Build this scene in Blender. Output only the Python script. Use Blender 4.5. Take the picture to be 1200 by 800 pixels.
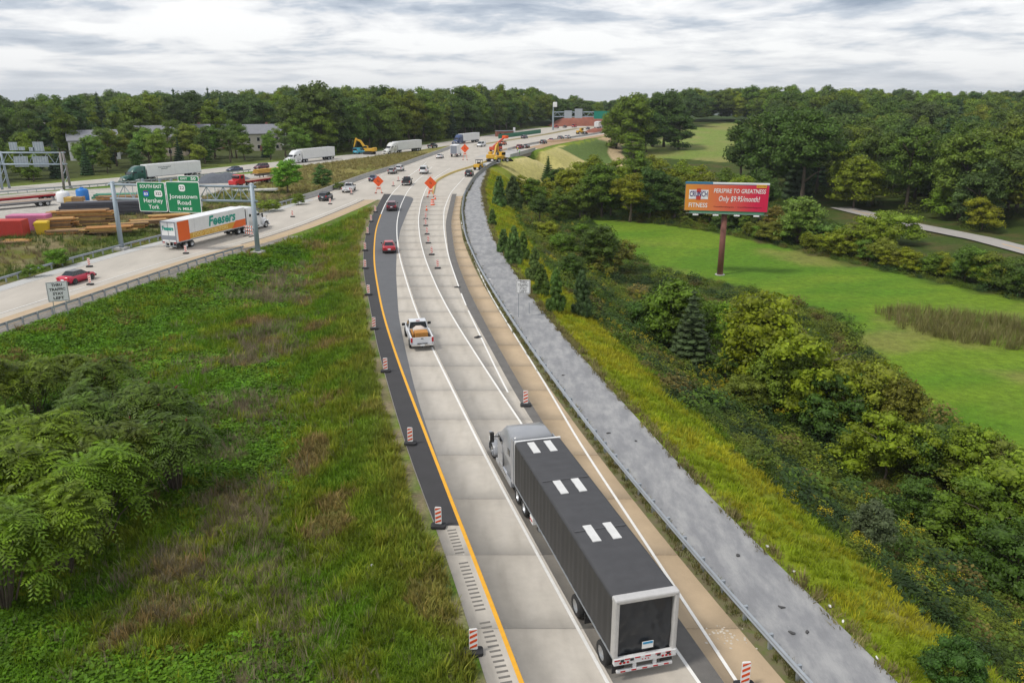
import bpy, bmesh, math, random
import numpy as np
from mathutils import Vector, Matrix
random.seed(7); RNG = np.random.default_rng(7)
for o in list(bpy.data.objects): bpy.data.objects.remove(o)
SC = bpy.context.scene; COL = SC.collection
R = math.radians
# ------------------------------------------------------------------ camera
FPX, PITCH, CAMH = 933.0, R(17.4), 21.6
cd = bpy.data.cameras.new('camera'); cam = bpy.data.objects.new('camera', cd); COL.objects.link(cam)
cam.location = (0, 0, CAMH); cam.rotation_euler = (R(90) - PITCH, R(0.0), 0)
cd.sensor_width = 36; cd.lens = 36 * FPX / 1200; cd.clip_start = 0.5; cd.clip_end = 20000
SC.camera = cam
# ------------------------------------------------------------------ world, sun, exposure
SUN_EL, SUN_AZ = R(55), R(-118)          # azimuth measured from +Y towards +X
w = bpy.data.worlds.new('World'); SC.world = w; w.use_nodes = True
nt = w.node_tree; nt.nodes.clear(); N = nt.nodes.new; LK = nt.links.new
def wmath(op, a, b=None, c=None):
    n = N('ShaderNodeMath'); n.operation = op
    for i, v in enumerate((a, b, c)):
        if v is None: continue
        if isinstance(v, (int, float)): n.inputs[i].default_value = v
        else: LK(v, n.inputs[i])
    return n.outputs[0]
tc = N('ShaderNodeTexCoord'); sep = N('ShaderNodeSeparateXYZ'); LK(tc.outputs['Generated'], sep.inputs[0])
zc = wmath('ADD', wmath('MAXIMUM', sep.outputs[2], 0.0), 0.12)
cx = wmath('DIVIDE', sep.outputs[0], zc); cy = wmath('DIVIDE', sep.outputs[1], zc)
cmb = N('ShaderNodeCombineXYZ'); LK(cx, cmb.inputs[0]); LK(cy, cmb.inputs[1])
def wnoise(scale, det, rough, off):
    mp = N('ShaderNodeMapping'); mp.inputs['Location'].default_value = off; LK(cmb.outputs[0], mp.inputs[0])
    n = N('ShaderNodeTexNoise'); n.inputs['Scale'].default_value = scale; n.inputs['Detail'].default_value = det
    n.inputs['Roughness'].default_value = rough; n.inputs['Distortion'].default_value = 0.25; LK(mp.outputs[0], n.inputs['Vector']); return n.outputs['Fac']
n1 = wnoise(1.15, 10, 0.60, (3.1, 1.7, 0)); n2 = wnoise(0.50, 4, 0.5, (8.2, 5.1, 2))
cl = wmath('ADD', wmath('MULTIPLY', n1, 0.68), wmath('MULTIPLY', n2, 0.38))
rp = N('ShaderNodeValToRGB'); LK(cl, rp.inputs[0]); e = rp.color_ramp.elements
e[0].position = 0.47; e[0].color = (1.0, 1.0, 1.0, 1); e[1].position = 0.66; e[1].color = (0.30, 0.36, 0.46, 1)
a = e.new(0.535); a.color = (0.80, 0.81, 0.84, 1); a = e.new(0.575); a.color = (0.56, 0.61, 0.69, 1)
# towards the horizon the layers merge into even grey-white
hz = wmath('SUBTRACT', 1.0, wmath('MULTIPLY', wmath('MINIMUM', wmath('MAXIMUM', sep.outputs[2], 0.0), 0.12), 1 / 0.12))
mixh = N('ShaderNodeMix'); mixh.data_type = 'RGBA'; LK(wmath('MULTIPLY', wmath('POWER', hz, 2.0), 0.75), mixh.inputs[0])
LK(rp.outputs[0], mixh.inputs[6]); mixh.inputs[7].default_value = (0.72, 0.74, 0.77, 1)
bgc = N('ShaderNodeBackground'); LK(mixh.outputs[2], bgc.inputs[0]); bgc.inputs[1].default_value = 0.62
sky = N('ShaderNodeTexSky'); sky.sky_type = 'NISHITA'; sky.sun_disc = False; sky.sun_elevation = SUN_EL; sky.sun_rotation = SUN_AZ
bgs = N('ShaderNodeBackground'); LK(sky.outputs[0], bgs.inputs[0]); bgs.inputs[1].default_value = 0.08
ms = N('ShaderNodeMixShader'); ms.inputs[0].default_value = 0.93; LK(bgs.outputs[0], ms.inputs[1]); LK(bgc.outputs[0], ms.inputs[2])
wo = N('ShaderNodeOutputWorld'); LK(ms.outputs[0], wo.inputs[0])
sl = bpy.data.lights.new('sun', 'SUN'); sl.energy = 1.5; sl.angle = R(10); sl.color = (1.0, 0.95, 0.87)
sun = bpy.data.objects.new('sun', sl); COL.objects.link(sun)
sd = Vector((math.sin(SUN_AZ) * math.cos(SUN_EL), math.cos(SUN_AZ) * math.cos(SUN_EL), math.sin(SUN_EL)))
sun.rotation_euler = sd.to_track_quat('Z', 'Y').to_euler(); sun.location = (0, 0, 200)
SC.view_settings.view_transform = 'Standard'; SC.view_settings.look = 'None'; SC.view_settings.exposure = 0.80; SC.view_settings.gamma = 1.0
SC.render.engine = 'CYCLES'; SC.cycles.max_bounces = 4; SC.cycles.diffuse_bounces = 2; SC.cycles.glossy_bounces = 2; SC.cycles.transmission_bounces = 2; SC.cycles.transparent_max_bounces = 4

# ------------------------------------------------------------------ helpers
ST, CT = math.sin(PITCH), math.cos(PITCH)
def G(px, py, z=0.0):
    """ground point (world) seen at a photo position, on the level z"""
    u = (px - 600) / FPX; v = (py - 400) / FPX; t = (CAMH - z) / (ST + v * CT)
    return Vector((u * t, t * (CT - v * ST), z))
def atY(px, py, Y):
    u = (px - 600) / FPX; v = (py - 400) / FPX; t = Y / (CT - v * ST)
    return Vector((u * t, Y, CAMH - t * (ST + v * CT)))
def tag(o, label=None, cat=None, group=None, kind=None):
    if label: o['label'] = label
    if cat: o['category'] = cat
    if group: o['group'] = group
    if kind: o['kind'] = kind
    return o
def thing(name, label, cat, loc=(0, 0, 0), rz=0.0, group=None):
    o = bpy.data.objects.new(name, None); COL.objects.link(o); o.location = loc; o.rotation_euler = (0, 0, rz)
    o.empty_display_size = 0.3
    return tag(o, label, cat, group)
def link(name, me, parent=None, loc=None, rot=None, scale=None, color=None):
    o = bpy.data.objects.new(name, me); COL.objects.link(o)
    if parent is not None: o.parent = parent
    if loc is not None: o.location = loc
    if rot is not None: o.rotation_euler = rot
    if scale is not None: o.scale = (scale,) * 3 if isinstance(scale, (int, float)) else scale
    if color is not None: o.color = (*color, 1)
    return o
KIDS = {}
def copy_tree(o, parent=None):
    c = o.copy(); COL.objects.link(c); c.parent = parent
    for ch in o.children: copy_tree(ch, c)
    return c
class MB:
    def __init__(s): s.v = []; s.f = []
    def add(s, vs, fs):
        b = len(s.v); s.v += [tuple(p) for p in vs]; s.f += [tuple(i + b for i in q) for q in fs]; return s
    def box(s, c, d, rz=0.0, rot=None):
        m = rot if rot is not None else Matrix.Rotation(rz, 3, 'Z'); c = Vector(c)
        vs = [c + m @ Vector((x * d[0] / 2, y * d[1] / 2, z * d[2] / 2)) for z in (-1, 1) for x, y in ((-1, -1), (1, -1), (1, 1), (-1, 1))]
        return s.add(vs, [(3, 2, 1, 0), (4, 5, 6, 7), (0, 1, 5, 4), (1, 2, 6, 5), (2, 3, 7, 6), (3, 0, 4, 7)])
    def bb(s, x0, x1, y0, y1, z0, z1): return s.box(((x0 + x1) / 2, (y0 + y1) / 2, (z0 + z1) / 2), (x1 - x0, y1 - y0, z1 - z0))
    def beam(s, p, q, a, b=None):
        p, q = Vector(p), Vector(q); d = q - p
        if d.length < 1e-6: return s
        m = d.to_track_quat('X', 'Z').to_matrix(); return s.box((p + q) / 2, (d.length, a, b or a), rot=m)
    def cyl(s, p, q, r0, r1=None, n=10, cap=True):
        p, q = Vector(p), Vector(q); r1 = r0 if r1 is None else r1; m = (q - p).to_track_quat('Z', 'Y').to_matrix()
        vs = []
        for c, r in ((p, r0), (q, r1)):
            for i in range(n):
                a_ = 2 * math.pi * i / n; vs.append(c + m @ Vector((math.cos(a_) * r, math.sin(a_) * r, 0)))
        fs = [(i, (i + 1) % n, n + (i + 1) % n, n + i) for i in range(n)]
        if cap: fs += [tuple(range(n - 1, -1, -1)), tuple(range(n, 2 * n))]
        return s.add(vs, fs)
    def tube(s, pts, rs, n=7):
        pts = [Vector(p) for p in pts]; rs = rs if hasattr(rs, '__len__') else [rs] * len(pts); vs = []
        for i, p in enumerate(pts):
            d = (pts[min(i + 1, len(pts) - 1)] - pts[max(i - 1, 0)]); m = d.to_track_quat('Z', 'Y').to_matrix()
            for k in range(n):
                a_ = 2 * math.pi * k / n; vs.append(p + m @ Vector((math.cos(a_) * rs[i], math.sin(a_) * rs[i], 0)))
        fs = [(i * n + k, i * n + (k + 1) % n, (i + 1) * n + (k + 1) % n, (i + 1) * n + k) for i in range(len(pts) - 1) for k in range(n)]
        fs += [tuple(range(n - 1, -1, -1)), tuple(range((len(pts) - 1) * n, len(pts) * n))]
        return s.add(vs, fs)
    def loft(s, rings, cap=True):
        n = len(rings[0]); vs = [p for r in rings for p in r]
        fs = [(i * n + k, i * n + (k + 1) % n, (i + 1) * n + (k + 1) % n, (i + 1) * n + k) for i in range(len(rings) - 1) for k in range(n)]
        if cap: fs += [tuple(range(n - 1, -1, -1)), tuple(range((len(rings) - 1) * n, len(rings) * n))]
        return s.add(vs, fs)
    def prism(s, prof, y0, y1):
        """side profile (x, z) extruded across y"""
        n = len(prof); vs = [(x, y0, z) for x, z in prof] + [(x, y1, z) for x, z in prof]
        return s.add(vs, [(i, (i + 1) % n, n + (i + 1) % n, n + i) for i in range(n)] + [tuple(range(n - 1, -1, -1)), tuple(range(n, 2 * n))])
    def pane(s, q, inset=0.06, out=0.012, th=0.012):
        """thin plate lying just proud of the quad q (corners in order), shrunk by inset metres"""
        q = [Vector(p) for p in q]; c = sum(q, Vector()) / 4; nrm = (q[1] - q[0]).cross(q[3] - q[0]).normalized()
        if nrm.dot(c - s.ref) < 0: nrm = -nrm
        r = []
        for i in range(4):
            e1 = (q[(i + 1) % 4] - q[i]).normalized(); e2 = (q[i - 1] - q[i]).normalized(); r.append(q[i] + (e1 + e2) * inset)
        top = [p + nrm * out for p in r]; bot = [p + nrm * (out - th) for p in r]
        return s.add(bot + top, [(3, 2, 1, 0), (4, 5, 6, 7), (0, 1, 5, 4), (1, 2, 6, 5), (2, 3, 7, 6), (3, 0, 4, 7)])
    ref = Vector((0, 0, 1))
    def mesh(s, name, mat=None, smooth=False):
        me = bpy.data.meshes.new(name); me.from_pydata(s.v, [], s.f)
        bm = bmesh.new(); bm.from_mesh(me); bmesh.ops.recalc_face_normals(bm, faces=bm.faces[:]); bm.to_mesh(me); bm.free()
        if mat: me.materials.append(mat)
        if smooth: me.polygons.foreach_set('use_smooth', [True] * len(me.polygons))
        return me
    def build(s, name, mat, parent=None, smooth=False, bevel=0, color=None, loc=None, rot=None):
        o = link(name, s.mesh(name, mat, smooth), parent, loc, rot, None, color)
        if bevel:
            m = o.modifiers.new('bevel', 'BEVEL'); m.width = bevel; m.segments = 2; m.limit_method = 'ANGLE'; m.angle_limit = R(35)
        return o
def npmesh(name, v, faces, mat=None):
    """fast mesh from arrays; faces (n,3) or (n,4)"""
    me = bpy.data.meshes.new(name); v = np.asarray(v, np.float32); faces = np.asarray(faces, np.int32); k = faces.shape[1]
    me.vertices.add(len(v)); me.vertices.foreach_set('co', v.ravel()); me.loops.add(faces.size); me.loops.foreach_set('vertex_index', faces.ravel())
    me.polygons.add(len(faces)); me.polygons.foreach_set('loop_start', np.arange(0, faces.size, k, dtype=np.int32)); me.update(calc_edges=True)
    if mat: me.materials.append(mat)
    return me
# ------------------------------------------------------------------ materials
MATS = {}
def mat(name, col=(0.5, 0.5, 0.5), rough=0.6, metal=0.0, var=0.0, vscale=1.0, bump=0.0, bscale=20.0, objcol=False, col2=None, spec=None, rnd=0.0, coat=0.0, emit=None, stretch=None):
    if name in MATS: return MATS[name]
    m = bpy.data.materials.new(name); m.use_nodes = True; t = m.node_tree; b = t.nodes['Principled BSDF']
    b.inputs['Roughness'].default_value = rough; b.inputs['Metallic'].default_value = metal
    if spec is not None: b.inputs['Specular IOR Level'].default_value = spec
    if coat: b.inputs['Coat Weight'].default_value = coat; b.inputs['Coat Roughness'].default_value = 0.08
    new, lk = t.nodes.new, t.links.new
    src = None
    if objcol:
        oi = new('ShaderNodeObjectInfo'); src = oi.outputs['Color']
    else:
        rg = new('ShaderNodeRGB'); rg.outputs[0].default_value = (*col, 1); src = rg.outputs[0]
    geo = new('ShaderNodeNewGeometry'); vec = geo.outputs['Position']
    if stretch:
        mp = new('ShaderNodeMapping'); mp.inputs['Scale'].default_value = stretch; lk(vec, mp.inputs[0]); vec = mp.outputs[0]
    if var or col2:
        nz = new('ShaderNodeTexNoise'); nz.inputs['Scale'].default_value = vscale; nz.inputs['Detail'].default_value = 6; nz.inputs['Roughness'].default_value = 0.65
        lk(vec, nz.inputs['Vector'])
        if col2:
            r_ = new('ShaderNodeValToRGB'); r_.color_ramp.elements[0].position = 0.42; r_.color_ramp.elements[1].position = 0.62
            lk(nz.outputs['Fac'], r_.inputs[0]); mx = new('ShaderNodeMix'); mx.data_type = 'RGBA'; lk(r_.outputs[0], mx.inputs[0]); lk(src, mx.inputs[6]); mx.inputs[7].default_value = (*col2, 1); src = mx.outputs[2]
        if var:
            mr = new('ShaderNodeMapRange'); mr.inputs['From Min'].default_value = 0.25; mr.inputs['From Max'].default_value = 0.75
            mr.inputs['To Min'].default_value = 1 - var; mr.inputs['To Max'].default_value = 1 + var; lk(nz.outputs['Fac'], mr.inputs[0])
            vm = new('ShaderNodeVectorMath'); vm.operation = 'SCALE'; lk(src, vm.inputs[0]); lk(mr.outputs[0], vm.inputs['Scale']); src = vm.outputs[0]
    if rnd:
        oi = new('ShaderNodeObjectInfo'); mr = new('ShaderNodeMapRange'); mr.inputs['To Min'].default_value = 1 - rnd; mr.inputs['To Max'].default_value = 1 + rnd
        lk(oi.outputs['Random'], mr.inputs[0]); vm = new('ShaderNodeVectorMath'); vm.operation = 'SCALE'; lk(src, vm.inputs[0]); lk(mr.outputs[0], vm.inputs['Scale']); src = vm.outputs[0]
    lk(src, b.inputs['Base Color'])
    if emit: lk(src, b.inputs['Emission Color']); b.inputs['Emission Strength'].default_value = emit
    if bump:
        nb = new('ShaderNodeTexNoise'); nb.inputs['Scale'].default_value = bscale; nb.inputs['Detail'].default_value = 4; lk(vec, nb.inputs['Vector'])
        bp = new('ShaderNodeBump'); bp.inputs['Strength'].default_value = bump; bp.inputs['Distance'].default_value = 0.05; lk(nb.outputs['Fac'], bp.inputs['Height']); lk(bp.outputs[0], b.inputs['Normal'])
    MATS[name] = m; return m
def leafmat(name, rnd=0.35, transl=0.3, rough=0.55, attr=None, inst=False, nsc=.45, namp=.28):
    """foliage: tint of the object (or of the scatter point), varied leaf by leaf and patch by patch"""
    m = bpy.data.materials.new(name); m.use_nodes = True; t = m.node_tree; b = t.nodes['Principled BSDF']; new, lk = t.nodes.new, t.links.new
    b.inputs['Roughness'].default_value = rough; b.inputs['Specular IOR Level'].default_value = 0.25
    if attr:
        at = new('ShaderNodeAttribute'); at.attribute_name = attr; at.attribute_type = 'INSTANCER' if inst else 'GEOMETRY'; src = at.outputs['Color']
    else:
        oi = new('ShaderNodeObjectInfo'); src = oi.outputs['Color']
    geo = new('ShaderNodeNewGeometry'); mr = new('ShaderNodeMapRange'); mr.inputs['To Min'].default_value = 1 - rnd; mr.inputs['To Max'].default_value = 1 + rnd; lk(geo.outputs['Random Per Island'], mr.inputs[0])
    nz = new('ShaderNodeTexNoise'); nz.inputs['Scale'].default_value = nsc; nz.inputs['Detail'].default_value = 3; lk(geo.outputs['Position'], nz.inputs['Vector'])
    m2 = new('ShaderNodeMapRange'); m2.inputs['From Min'].default_value = 0.3; m2.inputs['From Max'].default_value = 0.7; m2.inputs['To Min'].default_value = 1 - namp; m2.inputs['To Max'].default_value = 1 + namp; lk(nz.outputs['Fac'], m2.inputs[0])
    mm = new('ShaderNodeMath'); mm.operation = 'MULTIPLY'; lk(mr.outputs[0], mm.inputs[0]); lk(m2.outputs[0], mm.inputs[1])
    hs = new('ShaderNodeHueSaturation'); lk(src, hs.inputs['Color']); lk(mm.outputs[0], hs.inputs['Value'])
    m3 = new('ShaderNodeMapRange'); m3.inputs['To Min'].default_value = 0.485; m3.inputs['To Max'].default_value = 0.515; lk(nz.outputs['Fac'], m3.inputs[0]); lk(m3.outputs[0], hs.inputs['Hue'])
    lk(hs.outputs[0], b.inputs['Base Color'])
    tr = new('ShaderNodeBsdfTranslucent'); lk(hs.outputs[0], tr.inputs[0]); mx = new('ShaderNodeMixShader'); mx.inputs[0].default_value = transl
    lk(b.outputs[0], mx.inputs[1]); lk(tr.outputs[0], mx.inputs[2]); lk(mx.outputs[0], t.nodes['Material Output'].inputs[0])
    MATS[name] = m; return m
M_LEAF = leafmat('leaves'); M_FROND = leafmat('fronds', 0.25, 0.25, 0.5, nsc=1.3, namp=.42); M_SCAT = leafmat('scattered_leaves', 0.35, 0.25, 0.65, 'tint', True)
M_BARK = mat('bark', (0.13, 0.10, 0.075), 0.9, var=0.3, vscale=3, bump=0.4, bscale=12)
M_PAINT = mat('car_paint', objcol=True, rough=0.32, coat=0.35, var=0.06, vscale=1.2)
M_GLASS = mat('dark_glass', (0.018, 0.022, 0.026), 0.08, spec=0.6)
M_TYRE = mat('tyre_rubber', (0.018, 0.018, 0.018), 0.85); M_RIM = mat('rim_metal', (0.55, 0.56, 0.57), 0.35, 0.85)
M_BLACK = mat('black_plastic', (0.02, 0.02, 0.021), 0.6); M_CHROME = mat('chrome', (0.6, 0.6, 0.61), 0.22, 0.9)
M_REDL = mat('red_lens', (0.42, 0.012, 0.015), 0.25); M_WLENS = mat('clear_lens', (0.75, 0.75, 0.72), 0.15); M_PLATE = mat('number_plate', (0.72, 0.74, 0.76), 0.5)
M_WHITE = mat('white_sheet', (0.74, 0.745, 0.75), 0.45, var=0.05, vscale=0.7); M_GALV = mat('galvanised_steel', (0.36, 0.39, 0.42), 0.5, 0.55, var=0.12, vscale=1.5)
M_STEEL = mat('painted_grey_steel', (0.30, 0.36, 0.41), 0.55, 0.2, var=0.08, vscale=1); M_OBJ = mat('plain_coloured', objcol=True, rough=0.7, var=0.12, vscale=1.5)
M_WRITE = mat('white_lettering', (0.82, 0.83, 0.82), 0.5); M_INK = mat('black_lettering', (0.02, 0.02, 0.02), 0.6)
# ------------------------------------------------------------------ curves x(Y) of the roadway, surveyed on the ground plane
YY = np.arange(-80, 901, 1.0)
def curve(pts, sig=5.0, ext=True):
    p = sorted([(q[1], q[0]) for q in pts]); y = np.array([a for a, b in p]); x = np.array([b for a, b in p])
    s0 = (x[2] - x[0]) / (y[2] - y[0]); s1 = (x[-1] - x[-2]) / (y[-1] - y[-2])
    xx = np.interp(YY, y, x); xx = np.where(YY < y[0], x[0] + (YY - y[0]) * s0, xx); xx = np.where(YY > y[-1], x[-1] + (YY - y[-1]) * s1, xx)
    k = np.exp(-0.5 * (np.arange(-20, 21) / sig) ** 2); k /= k.sum()
    pad = np.concatenate([xx[0] + (np.arange(-20, 0)) * (xx[1] - xx[0]), xx, xx[-1] + np.arange(1, 21) * (xx[-1] - xx[-2])])
    return np.convolve(pad, k, 'valid')
def P(*a, z=0.0): return [tuple(G(x, y, z))[:2] for x, y in a]
def at(c, y): return np.interp(y, YY, c)
def tang(c, y): d = Vector((float(at(c, y + 2) - at(c, y - 2)), 4.0, 0)); return d.normalized()
def ang(d): return math.atan2(d.y, d.x)
c_left = curve(P((445,236),(435,254),(428,276),(425,300),(426,324),(434,362),(441,405),(454,450),(467,497),(487,560),(504,605),(516,622),(530,670),(545,720),(558,765),(570,800)))
c_yel = curve(P((500,190),(490,199),(478,207),(468,218),(460,226),(452,238),(446,252),(440,270),(438,296),(439,316),(443,338),(447,362),(459,402),(475,447),(495,499),(515,550),(527,585),(540,613),(557,659),(576,708),(611,800)))
c_w1 = curve(P((512,190),(500,202),(488,212),(477,225),(469,242),(465,260),(465,278),(468,302),(479,339),(490,372),(507,410),(527,450),(551,499),(580,559),(607,607),(635,660),(712,800)))
c_w2 = curve(P((525,199),(510,208),(499,221),(493,238),(490,258),(492,280),(498,304),(512,338),(527,367),(552,407),(580,450),(609,494),(788,758),(820,800)))
c_w3 = curve(P((560,197),(545,207),(528,226),(520,246),(520,270),(525,300),(538,338),(547,362),(560,387),(575,420),(594,460),(612,490)))
c_dl = curve(P((563,197),(547,207),(530,226),(522,262),(526,300),(539,345),(562,385),(585,425),(601,460),(619,485),(792,756),(820,797)))
c_dr = curve(P((567,197),(552,207),(535,226),(528,262),(533,300),(547,338),(551,345),(575,392),(600,435),(614,460),(634,495),(796,728),(848,800)))
c_edge = curve(P((541,240),(540,260),(550,292),(570,338),(590,372),(620,420),(650,467),(677,520),(715,572),(739,610),(860,794)))
c_rail = curve(P((586,188),(574,192),(556,206),(544,226),(541,246),(545,276),(560,310),(577,339),(600,375),(625,412),(650,445),(690,500),(739,560),(800,633),(860,704),(948,798), z=0.6))
c_sh = c_rail - 0.42
c_right = curve([(-10.6,175),(-10.3,218),(-7,255),(-3.9,268),(-1.0,281),(16,345),(33,388),(54,435),(80,520),(150,700)])   # edge of paving far off
c_gR = curve(P((575,190),(564,220),(567,240),(576,276),(602,318),(620,345),(650,382),(697,435),(800,549),(886,639),(957,702),(1025,770),(1051,798)) + [(3,282),(19,345),(36,388),(57,435),(84,520),(155,700)])
c_Bn = curve(P((-90,415),(0,384),(125,342),(250,300),(310,286),(375,264),(440,236)) + [(-27.4,185)])
c_Bw = c_Bn - 4.2
c_Bm = c_Bn - 8.0
c_Bf = curve(P((-60,352),(0,334),(62,315),(150,291),(240,269),(310,247),(370,230),(425,209),(470,195),(520,177)) + [(-24,335),(-10,400)])
c_Cn = curve([(-160,120),(-140,150)] + P((0,228),(130,217.5),(215,209.5),(300,200.5),(385,190.5),(450,181.5),(522,171.5)) + [(-12,400),(20,480)])
c_Cf = curve([(-172,125),(-148,158)] + P((0,220),(130,209),(215,201),(300,192),(385,184),(450,176.5),(550,162),(620,151),(720,144)))
FB = {}
def fbm(x, y, sc, oct=4, seed=0):
    if (seed, oct) not in FB: r_ = np.random.default_rng(seed); FB[(seed, oct)] = [r_.random((64, 64)) for _ in range(oct)]
    out = np.zeros(np.broadcast(x, y).shape); amp = 1.0; tot = 0
    for o_ in range(oct):
        T = FB[(seed, oct)][o_]; u = x * sc * 2 ** o_ + 13.7 * o_; v = y * sc * 2 ** o_ + 7.1 * o_
        i = np.floor(u).astype(int); j = np.floor(v).astype(int); fu = u - i; fv = v - j; fu = fu * fu * (3 - 2 * fu); fv = fv * fv * (3 - 2 * fv)
        g = lambda a, b: T[a % 64, b % 64]
        out += amp * ((g(i, j) * (1 - fu) + g(i + 1, j) * fu) * (1 - fv) + (g(i, j + 1) * (1 - fu) + g(i + 1, j + 1) * fu) * fv); tot += amp; amp *= 0.5
    return out / tot
def sst(a, b, x): t = np.clip((x - a) / (b - a), 0, 1); return t * t * (3 - 2 * t)
def terr(x, y):
    x = np.asarray(x, float); y = np.asarray(y, float)
    s = x - at(c_gR, y)
    floor_ = -9 + 5.5 * sst(300, 400, y) + 5.5 * sst(380, 560, y) + 0.9 * (fbm(x, y, 1 / 45, 3, 5) - 0.5)
    floor_ = floor_ + 9 * sst(150, 420, x - 0.15 * y)
    wdt = 24 - 6 * sst(120, 200, y)
    z = np.where(s > 0, floor_ * sst(-1.5, wdt, s) , 0.0)
    # median swale left of the ramp
    a = x - (at(c_Bn, y) + 3.2); b = (at(c_left, y) - 1.0) - x
    inm = (a > 0) & (b > 0) & (y < 175)
    z = np.where(inm, -1.3 * sst(0, 9, a) * sst(0, 7, b) + 0.28 * (fbm(x, y, 1 / 6, 4, 3) - 0.5) * sst(0, 2.5, a) * sst(0, 1.5, b), z)
    # bank dropping away beyond the second carriageway, then the storage yard
    c = at(c_Bf, y) - 1.5 - x
    z = np.where((c > 0) & (c < 40) & (y < 235), z - 0.7 * sst(0, 4, c) * (1 - sst(9, 16, c)) + 0.25 * (fbm(x, y, 1 / 5, 3, 8) - .5) * sst(0, 3, c) * (1 - sst(10, 15, c)), z)
    # underpass below the bridge
    e_ = np.abs(y - (300 + 0.15 * (x - 5)))
    z = np.where((x > -16) & (x < 60), np.minimum(z, -6.5 * (1 - sst(5, 13, e_)) * sst(-16, -10, x)), z)
    # far country rolls gently
    d = np.sqrt(x * x + y * y); z = z + sst(650, 1500, d) * (6 * (fbm(x, y, 1 / 500, 2, 9) - 0.4)) - 0.03 * np.clip(d - 750, 0, 4000)
    return z
def tz(x, y): return float(terr(np.array([x]), np.array([y]))[0])
def GT(px, py):
    """point of the terrain seen at a photo position"""
    z = 0.0
    for _ in range(25): p = G(px, py, z); z = 0.5 * z + 0.5 * tz(p.x, p.y)
    p.z = tz(p.x, p.y); return p
# ------------------------------------------------------------------ terrain
def geo_r(a, b, n): return list(np.geomspace(a, b, n))
XS = np.array(sorted([-v for v in geo_r(310, 6000, 14)] + list(np.arange(-300, -70, 4.)) + list(np.arange(-70, 60, 1.25)) + list(np.arange(60, 300, 4.)) + geo_r(310, 6000, 14)))
YS = np.array(list(-np.array(geo_r(90, 3000, 8)))[::-1] + list(np.arange(-80, 20, 5.)) + list(np.arange(20, 130, 1.25)) + list(np.arange(130, 360, 2.5)) + list(np.arange(360, 700, 8.)) + geo_r(710, 9000, 18))
TX, TY = np.meshgrid(XS, YS); TZ = terr(TX, np.clip(TY, -80, 900) if False else TY)
def inpoly(poly, x, y):
    ins = np.zeros(x.shape, bool); n = len(poly)
    for i in range(n):
        x0, y0 = poly[i][:2]; x1, y1 = poly[(i + 1) % n][:2]
        c = ((y0 > y) != (y1 > y)) & (x < (x1 - x0) * (y - y0) / ((y1 - y0) if y1 != y0 else 1e-9) + x0); ins ^= c
    return ins
FIELD = [tuple(GT(*p))[:2] for p in ((692,258),(760,261),(850,275),(960,300),(1080,328),(1200,352),(1400,400),(1400,600),(1200,530),(1110,495),(1060,445),(1010,402),(985,372),(905,346),(835,330),(765,312),(722,290))]
REED = [tuple(GT(*p))[:2] for p in ((1025,366),(1060,362),(1120,368),(1200,378),(1330,396),(1330,425),(1200,413),(1120,402),(1060,388))]
HILL = [tuple(GT(*p))[:2] for p in ((735,184),(760,168),(800,152),(850,144),(905,144),(905,186),(850,190),(790,186))]
YARD = [tuple(G(*p))[:2] for p in ((-120,236),(0,228),(130,219.5),(250,208),(330,201),(300,214),(240,230),(150,246),(40,262),(-120,280))]
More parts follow.
